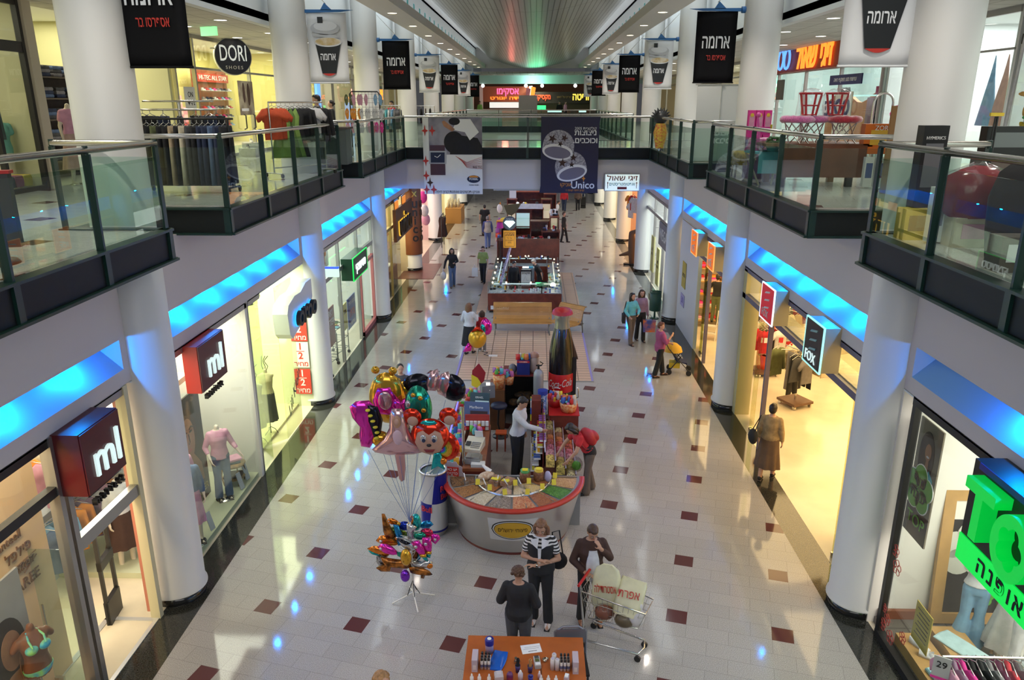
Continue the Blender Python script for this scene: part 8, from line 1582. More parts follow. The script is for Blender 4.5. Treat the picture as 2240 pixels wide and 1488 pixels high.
t=T('kiosk_banner','white plate with black lettering low on the front jewellery counter','sign',(-1.22,26.59,.2)); B().box(-.33,-.01,-.07,.33,0,.07).ob('plate',PW,t); tx('DEACUI',.12,Ff(.06,-.014,0),BLACK,.003,t,bold=.03,fit=.5)
t=T('kiosk_lettering','dark script lettering on the front jewellery counter','lettering',(-.35,26.59,.22)); tx('Collection',.17,Ff(0,-.004,0),mat('script dark',(.04,.008,.004),.5),.003,t,shear=.4,fit=.66)
ct={}
for k,(x,y,z) in enumerate(((-.97,31.6,1.1),(-.35,31.6,1.1),(-.22,31.6,1.1),(.35,31.6,1.1),(-1.5,31.2,1.05),(.85,31.2,1.05),(.97,30.2,1.05),(.97,29,1.05),(.97,28.1,1.05),(-1.5,29.9,1.0),(-1.5,28.8,1.0),(-1.5,27.8,1.0),(-1.5,27.1,1.0),(-1.0,27.1,1.0),(-.1,27.1,1.0))):
 if not ct: t=T('halogen_lamp','small round halogen lamp on the jewellery kiosk counters','lamp',(x,y,z),0,'halogen lamps on the jewellery kiosk'); B().cyl((0,0,-.12),(0,0,0),.012,n=6).ob('stem',BLACK,t); B().ell((0,0,.02),.035,10,6).ob('bulb',glow('halogen',(1,.85,.6),2.5),t); ct=t
 else: dup(ct,(x,y,z))
point('jewellery glow',(-.3,29,1.9),60,(.9,1,.95),.2); point('jewellery glow',(.75,28.5,1.4),25,(1,.85,.6),.1)
t=T('mirror','black framed standing sign board inside the jewellery kiosk','sign',(-.28,27.4,1.0)); B().cb((0,0,.18),(.42,.03,.52)).ob('frame',BLACK,t); B().cb((0,-.02,.15),(.35,.01,.42)).ob('sheet',mat('sheet cream',(.58,.56,.48),.5),t); tx('תיקונים',.10,Ff(0,-.028,.31),BRN,.002,t,bold=.02); b=B(); b.tube([(-.1,-.028,.0),(-.02,-.028,.2),(.02,-.028,.05),(.1,-.028,.02)],.004,4); b.ob('drawing',GRYC,t)
t=T('machine','grey engraving machine behind the black framed board','machine',(-.2,28.0,.9)); B().cb((0,0,.25),(.45,.35,.5)).ob('body',mat('machine grey',(.20,.22,.22),.4),t); B().cb((.1,-.1,.52),(.16,.12,.08)).ob('top_box',TURQ,t); B().cb((0,0,-.45),(.5,.4,.9)).ob('stand',CH,t)
fig('person','seller in black bent over inside the jewellery kiosk, left of the black framed board','person',(-.75,28.3,0),R(20),1.58,1,vox=.02,nod=.5,top=(BLK,2,.9),bottom=('trousers',BLK,.1,.01),shoes=BLK,hair=(HDK,'bun'))
fig('person','seller in black and grey leaning inside the jewellery kiosk at the right','person',(.25,29.3,0),R(-60),1.55,1,vox=.02,lean=.5,top=(BLK,1,.9),bottom=('trousers',BLK,.1,.01),shoes=BLK,hair=(HGR,'short'))
t=T('striped_pole','violet patterned slanted pole carrying the lit diamond sign','post',(-1.2,27.0,1.0)); b=B(); b.tube([(0,0,0),(.25,3.0,.75)],.05,8); b.ob('pole',mat('pole violet',(.30,.26,.42),.4,noise=(12,.6)),t)
t=T('hanging_sign','orange framed sale board on a pole before the tall cherry panel','sign',(-.97,30.0,1.77)); B().box(-.25,-.03,0,.25,0,.69).ob('board',mat('board orange',(.75,.30,.01),.5),t); b=B()
for x0,z0,x1,z1 in ((-.2,.05,.2,.065),(-.2,.61,.2,.625),(-.2,.05,-.185,.62),(.185,.05,.2,.62)): b.box(x0,-.034,z0,x1,-.03,z1)
b.ob('border',BRN,t); tx('מבצע',.15,Ff(0,-.034,.53),BRN,.002,t,bold=.02,fit=.34); tx('על כל\nהשעונים\n50%',.09,Ff(0,-.034,.3),BRN,.002,t); B().cyl((0,0.02,-1.75),(0,.02,0),.02,n=8).ob('post',STEEL,t)
t=T('diamond_sign','round black sign with white lit diamond above the orange board','sign',(-.97,30.05,2.75)); B().cyl((0,-.04,0),(0,.04,0),.27,n=32).ob('disc',mat('disc grey',(.10,.11,.12),.3),t); b=B(); b.prism([(0,-.19),(.22,.02),(.15,.10),(-.15,.10),(-.22,.02)],Ff(0,-.045,0),.01); b.ob('lit_diamond',glow('diamond glow',(.75,1,.93),1.8),t); tx('תכשיטי',.09,Ff(0,-.045,.16),PW,.003,t); B().cyl((0,0,-.35),(0,0,-.25),.02,n=6).ob('post',STEEL,t)
t=T('tall_panel','tall cherry wood kiosk block behind the jewellery kiosk','counter',(-.23,32.9,0)); B().box(-1.3,-.7,0,1.3,-.62,1.75).ob('front_panel',CH,t); b=B(); b.box(-1.3,-.62,0,-1.24,.9,1.55); b.box(1.24,-.62,0,1.3,.9,1.55); b.ob('side_panel',CH,t); B().box(-1.3,-.6,1.5,1.3,.9,1.54).ob('top',BLACK,t)
stock(-1.4,1.0,32.4,33.6,1.54,34,'on top of the tall cherry kiosk block','goods on the tall cherry block',8,1.6)
def kcab(lab,x,y,w_,d,h,lit=False,z0=0):
 t=T('kiosk_cabinet',lab,'cabinet',(x,y,0)); b=B(); b.box(-w_/2,-d/2,0,-w_/2+.04,d/2,h); b.box(w_/2-.04,-d/2,0,w_/2,d/2,h); b.box(-w_/2,d/2-.04,0,w_/2,d/2,h); b.box(-w_/2,-d/2,0,w_/2,d/2,h*.45); b.ob('carcass',CH,t); B().box(-w_/2-.02,-d/2-.02,h,w_/2+.02,d/2+.02,h+.04).ob('top',CH,t)
 for q in (.6,.8): B().box(-w_/2+.04,-d/2,h*q,w_/2-.04,d/2-.05,h*q+.02).ob('shelf',GLASSG,t)
 if lit: B().box(-w_/2+.05,d/2-.09,h*.62,w_/2-.05,d/2-.05,h*.9).ob('lit_back',glow('cabinet glow warm',(1,.85,.6),.7) if lit==2 else glow('cabinet glow',(.7,1,.97),.8),t)
 return t
kcab('cherry kiosk cabinet with teal lit screen in the row behind the tall block',-.55,37.6,.75,.5,2.3,1); kcab('cherry kiosk cabinet open shelves right of the teal lit one',.15,37.6,.6,.5,2.3); kcab('left cherry cabinet with lit white shelf far along the kiosks',-1.13,39,.5,.5,2.6,2); kcab('right cherry cabinet with warm lamps far along the kiosks',.62,39,.5,.6,2.6,2); kcab('glittering glass cabinet at the right of the far kiosks',.95,36.0,.42,1.6,2.2,2); kcab('low cherry counter at the right before the glittering cabinet',.75,34.2,.8,.6,1.75); kcab('dark glass cabinet at the left of the kiosk row',-1.25,34.8,.5,.8,1.9); kcab('cherry cabinet with open centre in the kiosk row',.25,34.9,.8,.5,2.1); kcab('farthest cherry cabinet block of the kiosks',-.3,45,1.8,.6,2.3); kcab('farthest right cherry cabinet of the kiosks',.9,44,.7,.6,2.3)
stock(-.85,.42,37.4,37.8,2.35,18,'on the shelf tops of the far kiosks','goods on the far kiosk tops',9,2.2); stock(.78,1.12,35.3,36.7,2.25,14,'on the glittering glass cabinet','goods on the glittering cabinet',11,1.6); stock(.45,1.1,34.0,34.4,1.8,8,'on the low cherry counter at the right','goods on the low cherry counter',12,1.6)
t=T('white_canopy','white cloth canopy strip over the far kiosk cabinets','canopy',(-.2,37.3,2.35)); b=B(); b.loft([[(x,y,z) for y,z in ((-.05,0),(.05,0),(.05,.22),(-.05,.25))] for x in (-.62,.62)],smooth=False); b.ob('cloth',WHT,t)
t=T('paper_sign','white notice standing on the left far cabinet','sign',(-1.1,39.2,2.64)); B().cb((0,0,.25),(.35,.03,.5)).ob('sheet',PW,t)
t=T('table_lamp','pink shaded lamp at the left of the tall kiosk block','lamp',(-1.42,31.5,1.0)); B().cyl((0,0,0),(0,0,1.35),.015,n=6).ob('stem',BLACK,t); B().lathe([(.15,1.32),(.11,1.55)],(0,0,0),16).ob('lamp_shade',mat('shade pink',(.72,.03,.30),.6),t)
kcab('slim glass cabinet under the pink lamp',-1.42,32.2,.3,.5,1.7)
t=T('gold_canopy','dark gold hanging canopy with orange edge above the diamond sign','canopy',(-1.0,34.0,2.75)); b=B(); b.prism([(-.35,.2),(.42,.28),(.2,-.1),(.0,-.25),(-.2,-.2)],Ff(0,0,0),.15); b.ob('cloth',mat('gold brown',(.14,.09,.02),.5),t); B().cyl((0,0,-2.75),(0,0,-.1),.02,n=6).ob('post',BLACK,t)
t=T('ride_toy','purple yellow and white plastic goose ride toy left of the far kiosks','toy',(-1.9,43,0)); b=B(); cap(b,(-.15,0,.3),(-.05,0,1.0),.16,.1); me=fuse(b,.04,2); me.materials.append(CAN[7]); link('purple_body',me,t); b=B(); b.ell((.25,0,.9),(.38,.25,.2)); b.ob('yellow_body',YELC,t); b=B(); b.ell((-.05,0,1.6),(.16,.12,.25)); b.ob('white_head',PW,t); B().cyl((-.02,0,1.84),(0,0,1.98),.05,.01,8).ob('beak',ORNG,t); B().lathe([(.4,0),(.4,.2),(.1,.3)],(0.1,0,0),16).ob('base',RBK,t)
t=T('ride_toy','orange and blue small ride toy near the left far cabinets','toy',(-1.6,40.5,0)); b=B(); b.cb((0,0,1.2),(.8,.5,.18)); b.ob('orange_deck',ORNG,t); b=B(); b.cb((-.05,0,.25),(.6,.5,.5)); b.ob('blue_base',CAN[4],t); B().cyl((0,0,.5),(0,0,1.15),.06,n=8).ob('post',STEEL,t)
# floor runner and mats near kiosks
B().box(1.15,26.6,0,1.75,33.5,.006).st('floor_runner',TERRA); B().box(-2.1,26.6,0,-1.72,34,.006).st('floor_runner.001',TERRA)
t=T('covered_stand','orange draped display table under the far left gallery','table',(-5.1,49.0,0)); b=B(); b.box(-.5,-1.2,0,.5,1.2,.95); b.ob('drape',mat('drape orange',(.42,.20,.06),.7),t)
for k in range(10): t=T('gift_bottle','pale gift bottle on the orange draped table','bottle',(-5.45+.1*(k%4)*2,48.2+.3*(k//2),.95),0,'gift bottles on the draped table'); B().lathe([(.001,0),(.08,0),(.08,.25),(.03,.38),(.03,.48)],(0,0,0),10).ob('glass',CREAM,t)
t=T('coat_rack','rack of dark brown coats under the left gallery','rack',(-4.85,40,0)); b=B(); b.tube([(0,-.5,0),(0,-.5,1.7),(0,.5,1.7),(0,.5,0)],.02,6); b.ob('frame',BLACK,t)
rail_of([('dress',m) for m in (BRN,BLK,BRN,BLK,BRN)],-4.85,39.5,-4.85,40.5,1.7,'coats on the rack under the left gallery',lambda k,m:'%s coat hanging on the rack under the left gallery'%cname(m),face=R(20))
for k,(y,z,m,l) in enumerate(((37.2,2.9,HOTP,'hot pink heart'),(37.6,2.2,WHT,'white and red'),(38.0,1.7,PINK,'pink'))): t=T('hanging_toy','%s plush hanging outside the shop past the copper column'%l,'toy',(-5.44,y,z)); B().ell((0,0,0),(.22,.15,.30)).ob('body',m,t); B().tube([(0,0,.28),(0,0,3.66-z)],.006,4).ob('cord',BLACK,t)
# ---------------- cosmetics table at the bottom edge ----------------
TW=mat('orange wood table',(.46,.115,.02),.35,noise=(3,.18))
t=T('table','orange wood cosmetics table at the bottom of the hall','table',(-.06,7.45,0)); B().box(-.74,-.75,.72,.73,.71,.75).ob('top',TW,t)
for sx in (-.66,.65):
 for sy in (-.68,.64): B().cb((sx,sy,.36),(.05,.05,.72)).ob('leg',ALU,t)
t=T('folding_chair','grey chair back behind the cosmetics table','chair',(.52,8.22,0),R(4)); b=B(); b.tube([(-.2,0,0),(-.2,.02,.78),(-.1,.02,.85),(.1,.02,.85),(.2,.02,.78),(.2,0,0)],.018,8); b.ob('frame',mat('chair grey',(.20,.20,.23),.4,.5),t); B().cb((0,-.2,.44),(.4,.4,.03)).ob('seat',BLK,t); B().cb((0,.01,.72),(.38,.02,.2)).ob('backrest',mat('chair grey',(.20,.20,.23),.4,.5),t)
for sx in (-.18,.18): B().cyl((sx,-.38,0),(sx,-.38,.43),.014,n=6).ob('leg',BLACK,t)
Z=.75
JB=mat('jar blue',(.02,.02,.22),.3); BW=mat('bottle white',(.68,.62,.58),.4); BL_=mat('label slate',(.10,.11,.20),.5)
t=T('cotton_jar','round blue lidded jar at the back left of the cosmetics table','jar',(-.51,7.86,Z)); B().lathe([(.001,0),(.05,0),(.052,.11),(.05,.12)],(0,0,0),24).ob('body',mat('jar lilac',(.35,.30,.45),.35),t); B().lathe([(.056,.12),(.056,.19),(.05,.2),(.001,.2)],(0,0,0),24).ob('lid',JB,t); B().cyl((0,-.005,.2),(0,-.005,.204),.026,n=16).ob('lid_label',PW,t)
t=T('blue_packet','blue plastic wrapped packet lying on the cosmetics table','packet',(-.40,7.70,Z),R(-12)); b=B(); n=12; vs=[]
rr=random.Random(3)
for j in range(n+1):
 for i in range(7): u,v=i/6,j/n; vs.append((-.085+.17*u+.02*sin(v*3),-.17+.34*v,.012+.022*sqrt(max(0,min(u,1-u,v,1-v)*4))+rr.uniform(0,.006)))
b.add(vs,[(j*7+i,j*7+i+1,(j+1)*7+i+1,(j+1)*7+i) for j in range(n) for i in range(6)],True); b.box(-.085,-.17,0,.085,.17,.012); b.ob('wrapper',mat('packet blue',(.015,.11,.50),.22),t)
t=T('sheet','white paper form lying on the cosmetics table','paper',(.01,7.93,Z),R(12)); B().box(-.125,-.08,0,.125,.08,.003).ob('paper',PW,t); b=B(); b.cb((.01,-.045,.004),(.11,.006,.002)); b.cb((.0,.0,.004),(.2,.002,.001)); b.cb((.02,.03,.004),(.2,.002,.001)); b.ob('print',BLK,t)
bs=None
def cbottle(x,y,lab,grp):
 global bs
 if bs: return dup(bs,(x,y,Z),0,lab)
 t=T('nail_bottle',lab,'bottle',(x,y,Z),0,grp); B().lathe([(.001,0),(.019,0),(.019,.115),(.012,.125)],(0,0,0),16).ob('body',BW,t); B().lathe([(.0195,.035),(.0195,.075)],(0,0,0),16).ob('label',BL_,t); B().lathe([(.013,.122),(.014,.15),(.010,.165),(.001,.166)],(0,0,0),14).ob('cap',BLACK,t); bs=t; return t
for gx,pl in ((-.585,'left'),(.375,'right')):
 for i in range(3):
  for j in range(3):
   t=cbottle(gx+.043*i,7.56+.05*j,'white bottle with black cap in the %s block of nine on the cosmetics table'%pl,'bottles in the %s block'%pl); t['group']='bottles in the %s block'%pl
CRD=mat('carton lilac grey',(.50,.42,.46),.5)
for k,(x,y,hh,l) in enumerate(((-.67,7.60,.17,'at the left of the left bottle block'),(.545,7.60,.17,'at the right of the right bottle block'))):
 t=T('carton','pale lilac carton %s'%l,'box',(x,y,Z)); B().cb((0,0,hh/2),(.07,.20,hh)).ob('box',CRD,t); B().cb((0,-.102,hh*.4),(.04,.003,.06)).ob('print',BW,t)
for k,(x,y,l) in enumerate(((.29,7.66,'rear'),(.27,7.58,'front left'),(.325,7.57,'front right'))):
 t=T('tube','white cosmetic tube beside the right bottle block, the %s one'%l,'tube',(x,y,Z)); B().lathe([(.001,0),(.028,0),(.028,.15),(.02,.155),(.001,.155)],(0,0,0),18).ob('body',BW,t); B().lathe([(.018,.155),(.018,.165),(.001,.165)],(0,0,0),14).ob('lid',mat('tube lid lilac',(.5,.46,.55),.4),t)
t=T('card_terminal','grey and white card terminal on the cosmetics table','terminal',(.085,7.66,Z),R(8)); B().cb((0,0,.025),(.075,.17,.05)).ob('case',mat('terminal grey',(.45,.44,.43),.4),t); B().cb((0,.01,.052),(.05,.05,.004)).ob('screen',mat('lcd green',(.10,.12,.04),.3),t); b=B()
for i in range(3):
 for j in range(3): b.cb((-.018+.018*i,.05+.016*j,.053),(.012,.010,.006))
b.ob('key_pad',BLK,t); B().cb((0,-.06,.055),(.06,.04,.01)).ob('paper_cover',PW,t)
t=T('cable','thin black cable ending in a plug beside the terminal','cable',(.13,7.5,Z)); B().tube([(0,.1,.005),(.005,0,.005),(.0,-.06,.005)],.004,5).ob('cord',BLACK,t); B().ell((.005,-.07,.01),(.014,.016,.01)).ob('plug',BLACK,t)
for k,(x,y,l) in enumerate(((.19,7.72,'right of the terminal'),(-.165,7.69,'left of the terminal'))):
 t=T('foil_packet','crumpled silver foil packet '+l,'packet',(x,y,Z)); b=B(); rr=random.Random(k+9)
 for _ in range(9): b.cb((rr.uniform(-.025,.025),rr.uniform(-.03,.03),.012+rr.uniform(0,.02)),(.03,.03,.012),rr.uniform(0,3),rr.uniform(-.5,.5))
 b.ob('foil',mat('silver foil',(.7,.68,.62),.15,1),t)
def cup(lab,x,y,m,r=.033,h=.10,fill=None,fm=None,n=8,fl=.13):
 t=T('cup',lab,'cup',(x,y,Z)); B().lathe([(.001,.004),(r*.75,0),(r,h),(r*.93,h),(r*.68,.01)],(0,0,0),20).ob('body',m,t)
 if fill:
  for k in range(n): a=2.4*k; q=r*.7; B().cb((q*.6*cos(a),q*.6*sin(a),fl*.62),(.008,.014,fl),a,.12*sin(a)).ob(fill,fm,t)
PUR=mat('cup purple',(.035,.02,.10),.35)
cup('purple cup of dark nail files on the cosmetics table',-.15,7.52,PUR,fill='nail_file',fm=BLK,fl=.17); cup('purple cup of pale wooden sticks on the cosmetics table',.0,7.52,PUR,fill='stick',fm=mat('stick tan',(.48,.26,.10),.6),n=11,fl=.16); cup('empty dark blue cup at the front of the cosmetics table',.005,7.36,JB,h=.085)
def smallb(lab,x,y,m,r=.022,h=.07,nz=1):
 t=T('cream_bottle',lab,'bottle',(x,y,Z)); B().lathe([(.001,0),(r,0),(r,h),(r*.6,h+.012)],(0,0,0),16).ob('body',m,t); B().lathe([(r*.55,h+.01),(r*.5,h+.035),(r*.2,h+.05),(.001,h+.052)],(0,0,0),14).ob('cap',PW,t); return t
for x,l in ((-.69,'first from the left'),(-.60,'second from the left'),(-.485,'third from the left'),(.13,'fourth from the left'),(.215,'fifth from the left'),(.305,'sixth from the left')): smallb('short white capped bottle in the front row of the cosmetics table, %s'%l,x,7.34,PW)
smallb('pale pink dropper bottle at the front of the cosmetics table',.11,7.42,mat('dropper pink',(.60,.38,.40),.4),.02,.06); smallb('white pump bottle with round top at the front of the table',-.115,7.38,mat('pump lilac',(.58,.50,.56),.4),.03,.10)
t=T('tissue_pack','grey white paper pack at the front of the cosmetics table','box',(-.37,7.36,Z),R(10)); b=B(); b.loft([[(x*q,y*q,z) for x,y in ((-.05,-.05),(.05,-.05),(.05,.05),(-.05,.05))] for z,q in ((0,1),(.10,1.02),(.13,.55))],smooth=False); b.ob('pack',mat('pack grey',(.52,.48,.50),.5),t)
t=T('purple_bottle','rounded purple bottle at the front of the cosmetics table','bottle',(-.24,7.36,Z)); B().lathe([(.001,0),(.036,0),(.038,.10),(.028,.125),(.001,.135)],(0,0,0),18).ob('body',mat('bottle plum',(.12,.02,.10),.3),t); B().lathe([(.039,.03),(.0395,.08)],(0,0,0),18).ob('label',mat('label maroon',(.22,.02,.05),.4),t)
t=T('carton','small clear topped pack at the front right of the cosmetics table','box',(.43,7.36,Z),R(-15)); B().cb((0,0,.05),(.05,.08,.10)).ob('box',CRD,t); B().cb((0,0,.105),(.04,.06,.01)).ob('lid',PW,t)
# ---------------- shopping trolley ----------------
CHR=mat('chrome wire',(.66,.66,.66),.2,1)
t=T('shopping_trolley','chrome shopping trolley with red handle loaded with bags','trolley',(1.15,8.95,0),R(-25))
b=B(); b.tube([(-.36,-.22,.09),(-.36,-.22,.40),(-.42,-.22,1.0)],.016,8); b.tube([(-.36,.22,.09),(-.36,.22,.40),(-.42,.22,1.0)],.016,8); b.tube([(-.36,-.22,.12),(.42,-.16,.12),(.46,0,.12),(.42,.16,.12),(-.36,.22,.12)],.016,8); b.ob('chassis',CHR,t)
b=B(); top=[(-.40,-.25,.92),(.50,-.18,.80),(.50,.18,.80),(-.40,.25,.92)]; bot=[(-.30,-.19,.48),(.40,-.15,.52),(.40,.15,.52),(-.30,.19,.48)]
b.tube(top,.011,6,closed=True); b.tube(bot,.009,6,closed=True)
L=lambda p,q,f: tuple(p[i]+(q[i]-p[i])*f for i in range(3))
for e in range(4):
 for k in range(13 if e%2==0 else 9): f=k/(12 if e%2==0 else 8); b.tube([L(top[e],top[(e+1)%4],f),L(bot[e],bot[(e+1)%4],f)],.0035,4)
 for f in (.35,.7): b.tube([L(top[e],bot[e],f),L(top[(e+1)%4],bot[(e+1)%4],f)],.0045,4)
for k in range(12): f=k/11; b.tube([L(bot[0],bot[1],f),L(bot[3],bot[2],f)],.0035,4)
b.ob('basket',CHR,t); B().cyl((-.43,-.26,1.0),(-.43,.26,1.0),.02,n=10).ob('handle',mat('trolley red',(.50,.015,.012),.35),t)
for x,y in ((-.36,-.22),(-.36,.22),(.42,-.16),(.42,.16)):
 q=B(); q.cyl((x,y-.015,.045),(x,y+.015,.045),.045,n=16); q.ob('wheel',BLACK,t)
BAGY=mat('bag cream plastic',(.66,.63,.40),.35,noise=(6,.12)); BAGW=glass('thin white bag',(.80,.78,.78),.9,.2)
def carrier(lab,loc,rz,pts,tilt,txt,m=BAGY,sz=.16,d=.085):
 t=T('carrier_bag',lab,'bag',loc,rz); t.rotation_euler=(tilt,0,rz); rr=random.Random(len(lab)); rings=[]; n=24
 for z,qx,qy in pts: rings.append([((.19*qx)*(abs(cos(a))**.6*(1 if cos(a)>0 else -1))+rr.uniform(-.008,.008),d*qy*(abs(sin(a))**.7*(1 if sin(a)>0 else -1))+rr.uniform(-.006,.006),z+rr.uniform(-.008,.008)) for a in [2*pi*i/n for i in range(n)]])
 b=B(); b.loft(rings); b.ob('bag',m,t)
 if txt: tx(txt,sz,frame((0,-d-.012,.28),(1,.0,.1),(-.1,0,1)),BRED,.003,t,fit=.30)
 return t
carrier('large cream carrier bag with red lettering standing at the trolley handle',(1.03,8.98,.62),R(-15),((0,.9,.8),(.1,1,1),(.3,1.02,1),(.46,.98,.6),(.54,.8,.3),(.60,.35,.25)),R(-12),'אסטרודילה')
carrier('cream carrier bag with red lettering lying forward in the trolley',(1.28,8.72,.66),R(-28),((0,.9,.8),(.1,1,1),(.3,1,.9),(.44,1,.5),(.50,.92,.12)),R(-38),'אפרת')
for k,(x,y,z,l) in enumerate(((1.36,8.95,.62,'behind the lying cream bag'),(1.42,8.72,.55,'at the front of the trolley'))): 
 t=T('carrier_bag','thin white plastic bag %s'%l,'bag',(x,y,z)); b=B(); b.ell((0,0,.1),(.13,.11,.15)); b.ell((.05,.02,.25),(.05,.05,.07)); me=fuse(b,.02,2); me.materials.append(mat('bag milky',(.60,.57,.58),.35)); link('bag',me,t)
for k,(x,y,m,l) in enumerate(((1.02,8.88,cl('onion',(.34,.12,.07)),'red brown goods'),(1.28,8.72,mat('dark goods',(.16,.12,.06),.5),'dark goods'))): t=T('goods_bag','clear bag of %s low in the trolley basket'%l,'bag',(x,y,.50)); b=B(); b.ell((0,0,.1),(.14,.11,.1)); b.ob('contents',m,t); b=B(); b.ell((0,0,.11),(.15,.12,.115)); b.ob('film',BAGW,t)
# ---------------- people on the floor ----------------
def stripe(n,c1,c2,sc,axis=2):
 M,tr,p=nodes(n); N=tr.nodes.new; tc=N('ShaderNodeTexCoord'); sp=N('ShaderNodeSeparateXYZ'); tr.links.new(tc.outputs['Object'],sp.inputs[0]); m=N('ShaderNodeMath'); m.operation='MULTIPLY'; tr.links.new(sp.outputs[axis],m.inputs[0]); m.inputs[1].default_value=sc; f=N('ShaderNodeMath'); f.operation='FRACT'; tr.links.new(m.outputs[0],f.inputs[0]); g=N('ShaderNodeMath'); g.operation='GREATER_THAN'; tr.links.new(f.outputs[0],g.inputs[0]); g.inputs[1].default_value=.5
 X=N('ShaderNodeMix'); X.data_type='RGBA'; tr.links.new(g.outputs[0],X.inputs[0]); X.inputs[6].default_value=(*c1,1); X.inputs[7].default_value=(*c2,1); tr.links.new(X.outputs[2],p.inputs['Base Color']); p.inputs['Roughness'].default_value=.8; return M
STRP=stripe('striped sleeve',(.012,.012,.015),(.68,.66,.66),22)
t=fig('person','woman with long light brown hair in striped polo standing with folded arms','person',(.14,9.42,0),R(-8),1.72,1.02,vox=.010,nod=.35,el=((-.25,-.02,1.10),(.25,-.02,1.10)),wr=((.03,-.185,1.15),(-.06,-.20,1.07)),handd=((.9,.15,.05),(-.95,.1,.02)),handn=((0,-.2,-1),(0,-.2,-1)),ank=((-.10,.03,.075),(.12,-.03,.075)),top=(STRP,.55,.9),bottom=('trousers',BLK,.1,.018),shoes=cl('shoe white',(.66,.62,.62)),hair=(mat('hair light brown',(.22,.10,.045),.5,noise=(30,.35)),'long'),face=True,skin=SKIN2,belly=.02)
b=B(); rs=[ring((0,c,z),rx+.042-.05*max(0,z-1.25),ry+.05,Matrix.Identity(4)) for z,rx,ry,c in TORSO if .86<z<1.36]; b.loft(rs); b.ob('waistcoat',BLK,t)
b=B()
for s in (-1,1): b.prism([(s*.02,.06),(s*.13,.03),(s*.11,-.03),(s*.03,-.09)][::s],frame((0,-.125,1.40),(1,0,0),(0,.45,1)),.014)
b.prism([(-.025,0),(.025,0),(.012,-.3),(-.012,-.3)],frame((0,-.165,1.33),(1,0,0),(0,.02,1)),.010); b.ob('collar',WHT,t); b=B(); b.lathe([(.032,-.012),(.032,.012)],(0,0,0),14); o=b.ob('watch',STEEL,t); o.location=(-.03,-.195,1.075); o.rotation_euler=(0,R(90),0)
t=T('handbag','black handbag hanging behind the striped polo woman','bag',(.40,9.58,.82)); B().ell((0,0,.12),(.13,.07,.14)).ob('body',BLK,t); B().tube([(-.08,0,.2),(-.10,-.02,.6),(.0,0,.62),(.06,0,.22)],.010,6).ob('strap',BLK,t)
t=fig('person','woman in dark brown cardigan and white top holding hand to her face','person',(.86,9.48,0),R(5),1.62,1.1,vox=.010,nod=.45,headturn=.15,el=((-.28,-.02,1.10),(.27,-.09,1.17)),wr=((-.10,-.20,.98),(.10,-.21,1.40)),handd=((.8,-.35,-.2),(-.35,.10,.75)),handn=((0,.3,-1),(-.6,.6,.2)),ank=((-.13,.0,.075),(.15,-.04,.075)),top=(BRN,1.75,.80),bottom=('trousers',BLK,.12,.012),shoes=cl('sandal tan',(.32,.12,.06)),hair=(HBR,'short'),face=True,skin=SKIN2,belly=.03)
b=B(); b.loft([[(x,-.178-.045*sin(pi*min(1,max(0,(z-.85)/.5)))+ (abs(x)*.25),z) for x in [-.085*q+.17*q*i/8 for i in range(9)]]+[(x,-.12,z) for x in [.085*q-.17*q*i/8 for i in range(9)]] for z,q in ((.82,1.0),(.95,1.15),(1.1,1.15),(1.22,1.0),(1.31,.75),(1.33,.7))]); b.ob('white_top',WHT,t)
fig('person','woman with short brown hair in black top seen from behind at the cosmetics table','person',(-.16,8.50,0),R(170),1.56,1.12,vox=.010,nod=.1,headturn=-.3,el=((-.27,.0,1.10),(.27,.0,1.10)),wr=((-.14,-.2,1.02),(.12,-.19,1.05)),top=(BLK,.95,.86),bottom=('trousers',DGRY,.1,.01),shoes=BLK,hair=(mat('hair chestnut',(.10,.042,.02),.5,noise=(30,.4)),'curly'),skin=SKIN2,belly=.02)
fig('person','blonde curly haired person whose head shows at the bottom edge','person',(-1.56,6.50,0),R(40),1.58,1,vox=.012,top=(GRYC,1,.9),bottom=('trousers',DENIM,.1,.01),shoes=BLK,hair=(HBL,'curly'),face=True,nod=.1)
fig('person','person with dark brown hair cut by the bottom right edge','person',(4.02,5.72,0),R(120),1.62,1,vox=.014,top=(BLK,1,.9),bottom=('trousers',BLK,.1,.01),shoes=BLK,hair=(HBR,'short')) 
fig('person','man in white jacket serving at the chocolate rack','person',(-.30,14.0,0),R(65),1.76,1.06,vox=.011,nod=.35,lean=.12,el=((-.20,-.30,1.20),(.27,.05,1.12)),wr=((-.06,-.52,1.12),(.22,-.05,.9)),top=(cl('jacket white',(.56,.57,.60)),2,.92),bottom=('trousers',BLK,.1,.01),shoes=BLK,hair=(HDK,'short'),face=True,skin=SKIN2)
t=fig('person','girl in red t-shirt leaning to fill a bag at the sweet bins','person',(1.10,13.35,0),R(-72),1.64,.98,vox=.011,lean=.62,nod=.2,el=((-.25,-.42,1.05),(.22,-.36,1.05)),wr=((-.20,-.58,.86),(.16,-.52,.84)),ank=((-.10,.12,.075),(.10,-.08,.075)),top=(REDC,.45,1.0),bottom=('trousers',TAUPE,.08,.035),shoes=BLK,hair=(HDK,'bob'),skin=SKIN2)
b=B(); b.loft([ring((0,c,z),rx+.020,ry+.022,Matrix.Translation((0,0,.92))@Matrix.Rotation(.5,4,'X')@Matrix.Translation((0,0,-.92))) for z,rx,ry,c in TORSO if .83<z<1.12]); b.ob('tied_jumper',BLK,t)
t=T('backpack','red backpack worn by the girl at the sweet bins','bag',(1.03,13.30,1.17),R(-72)); t.rotation_euler=(R(36),0,R(-72)); b=B(); b.ell((0,.06,0),(.15,.13,.22),16,10); b.ell((0,.16,-.06),(.11,.08,.13)); me=fuse(b,.016,3); me.materials.append(mat('backpack red',(.42,.012,.02),.55,noise=(8,.2))); link('body',me,t)
b=B()
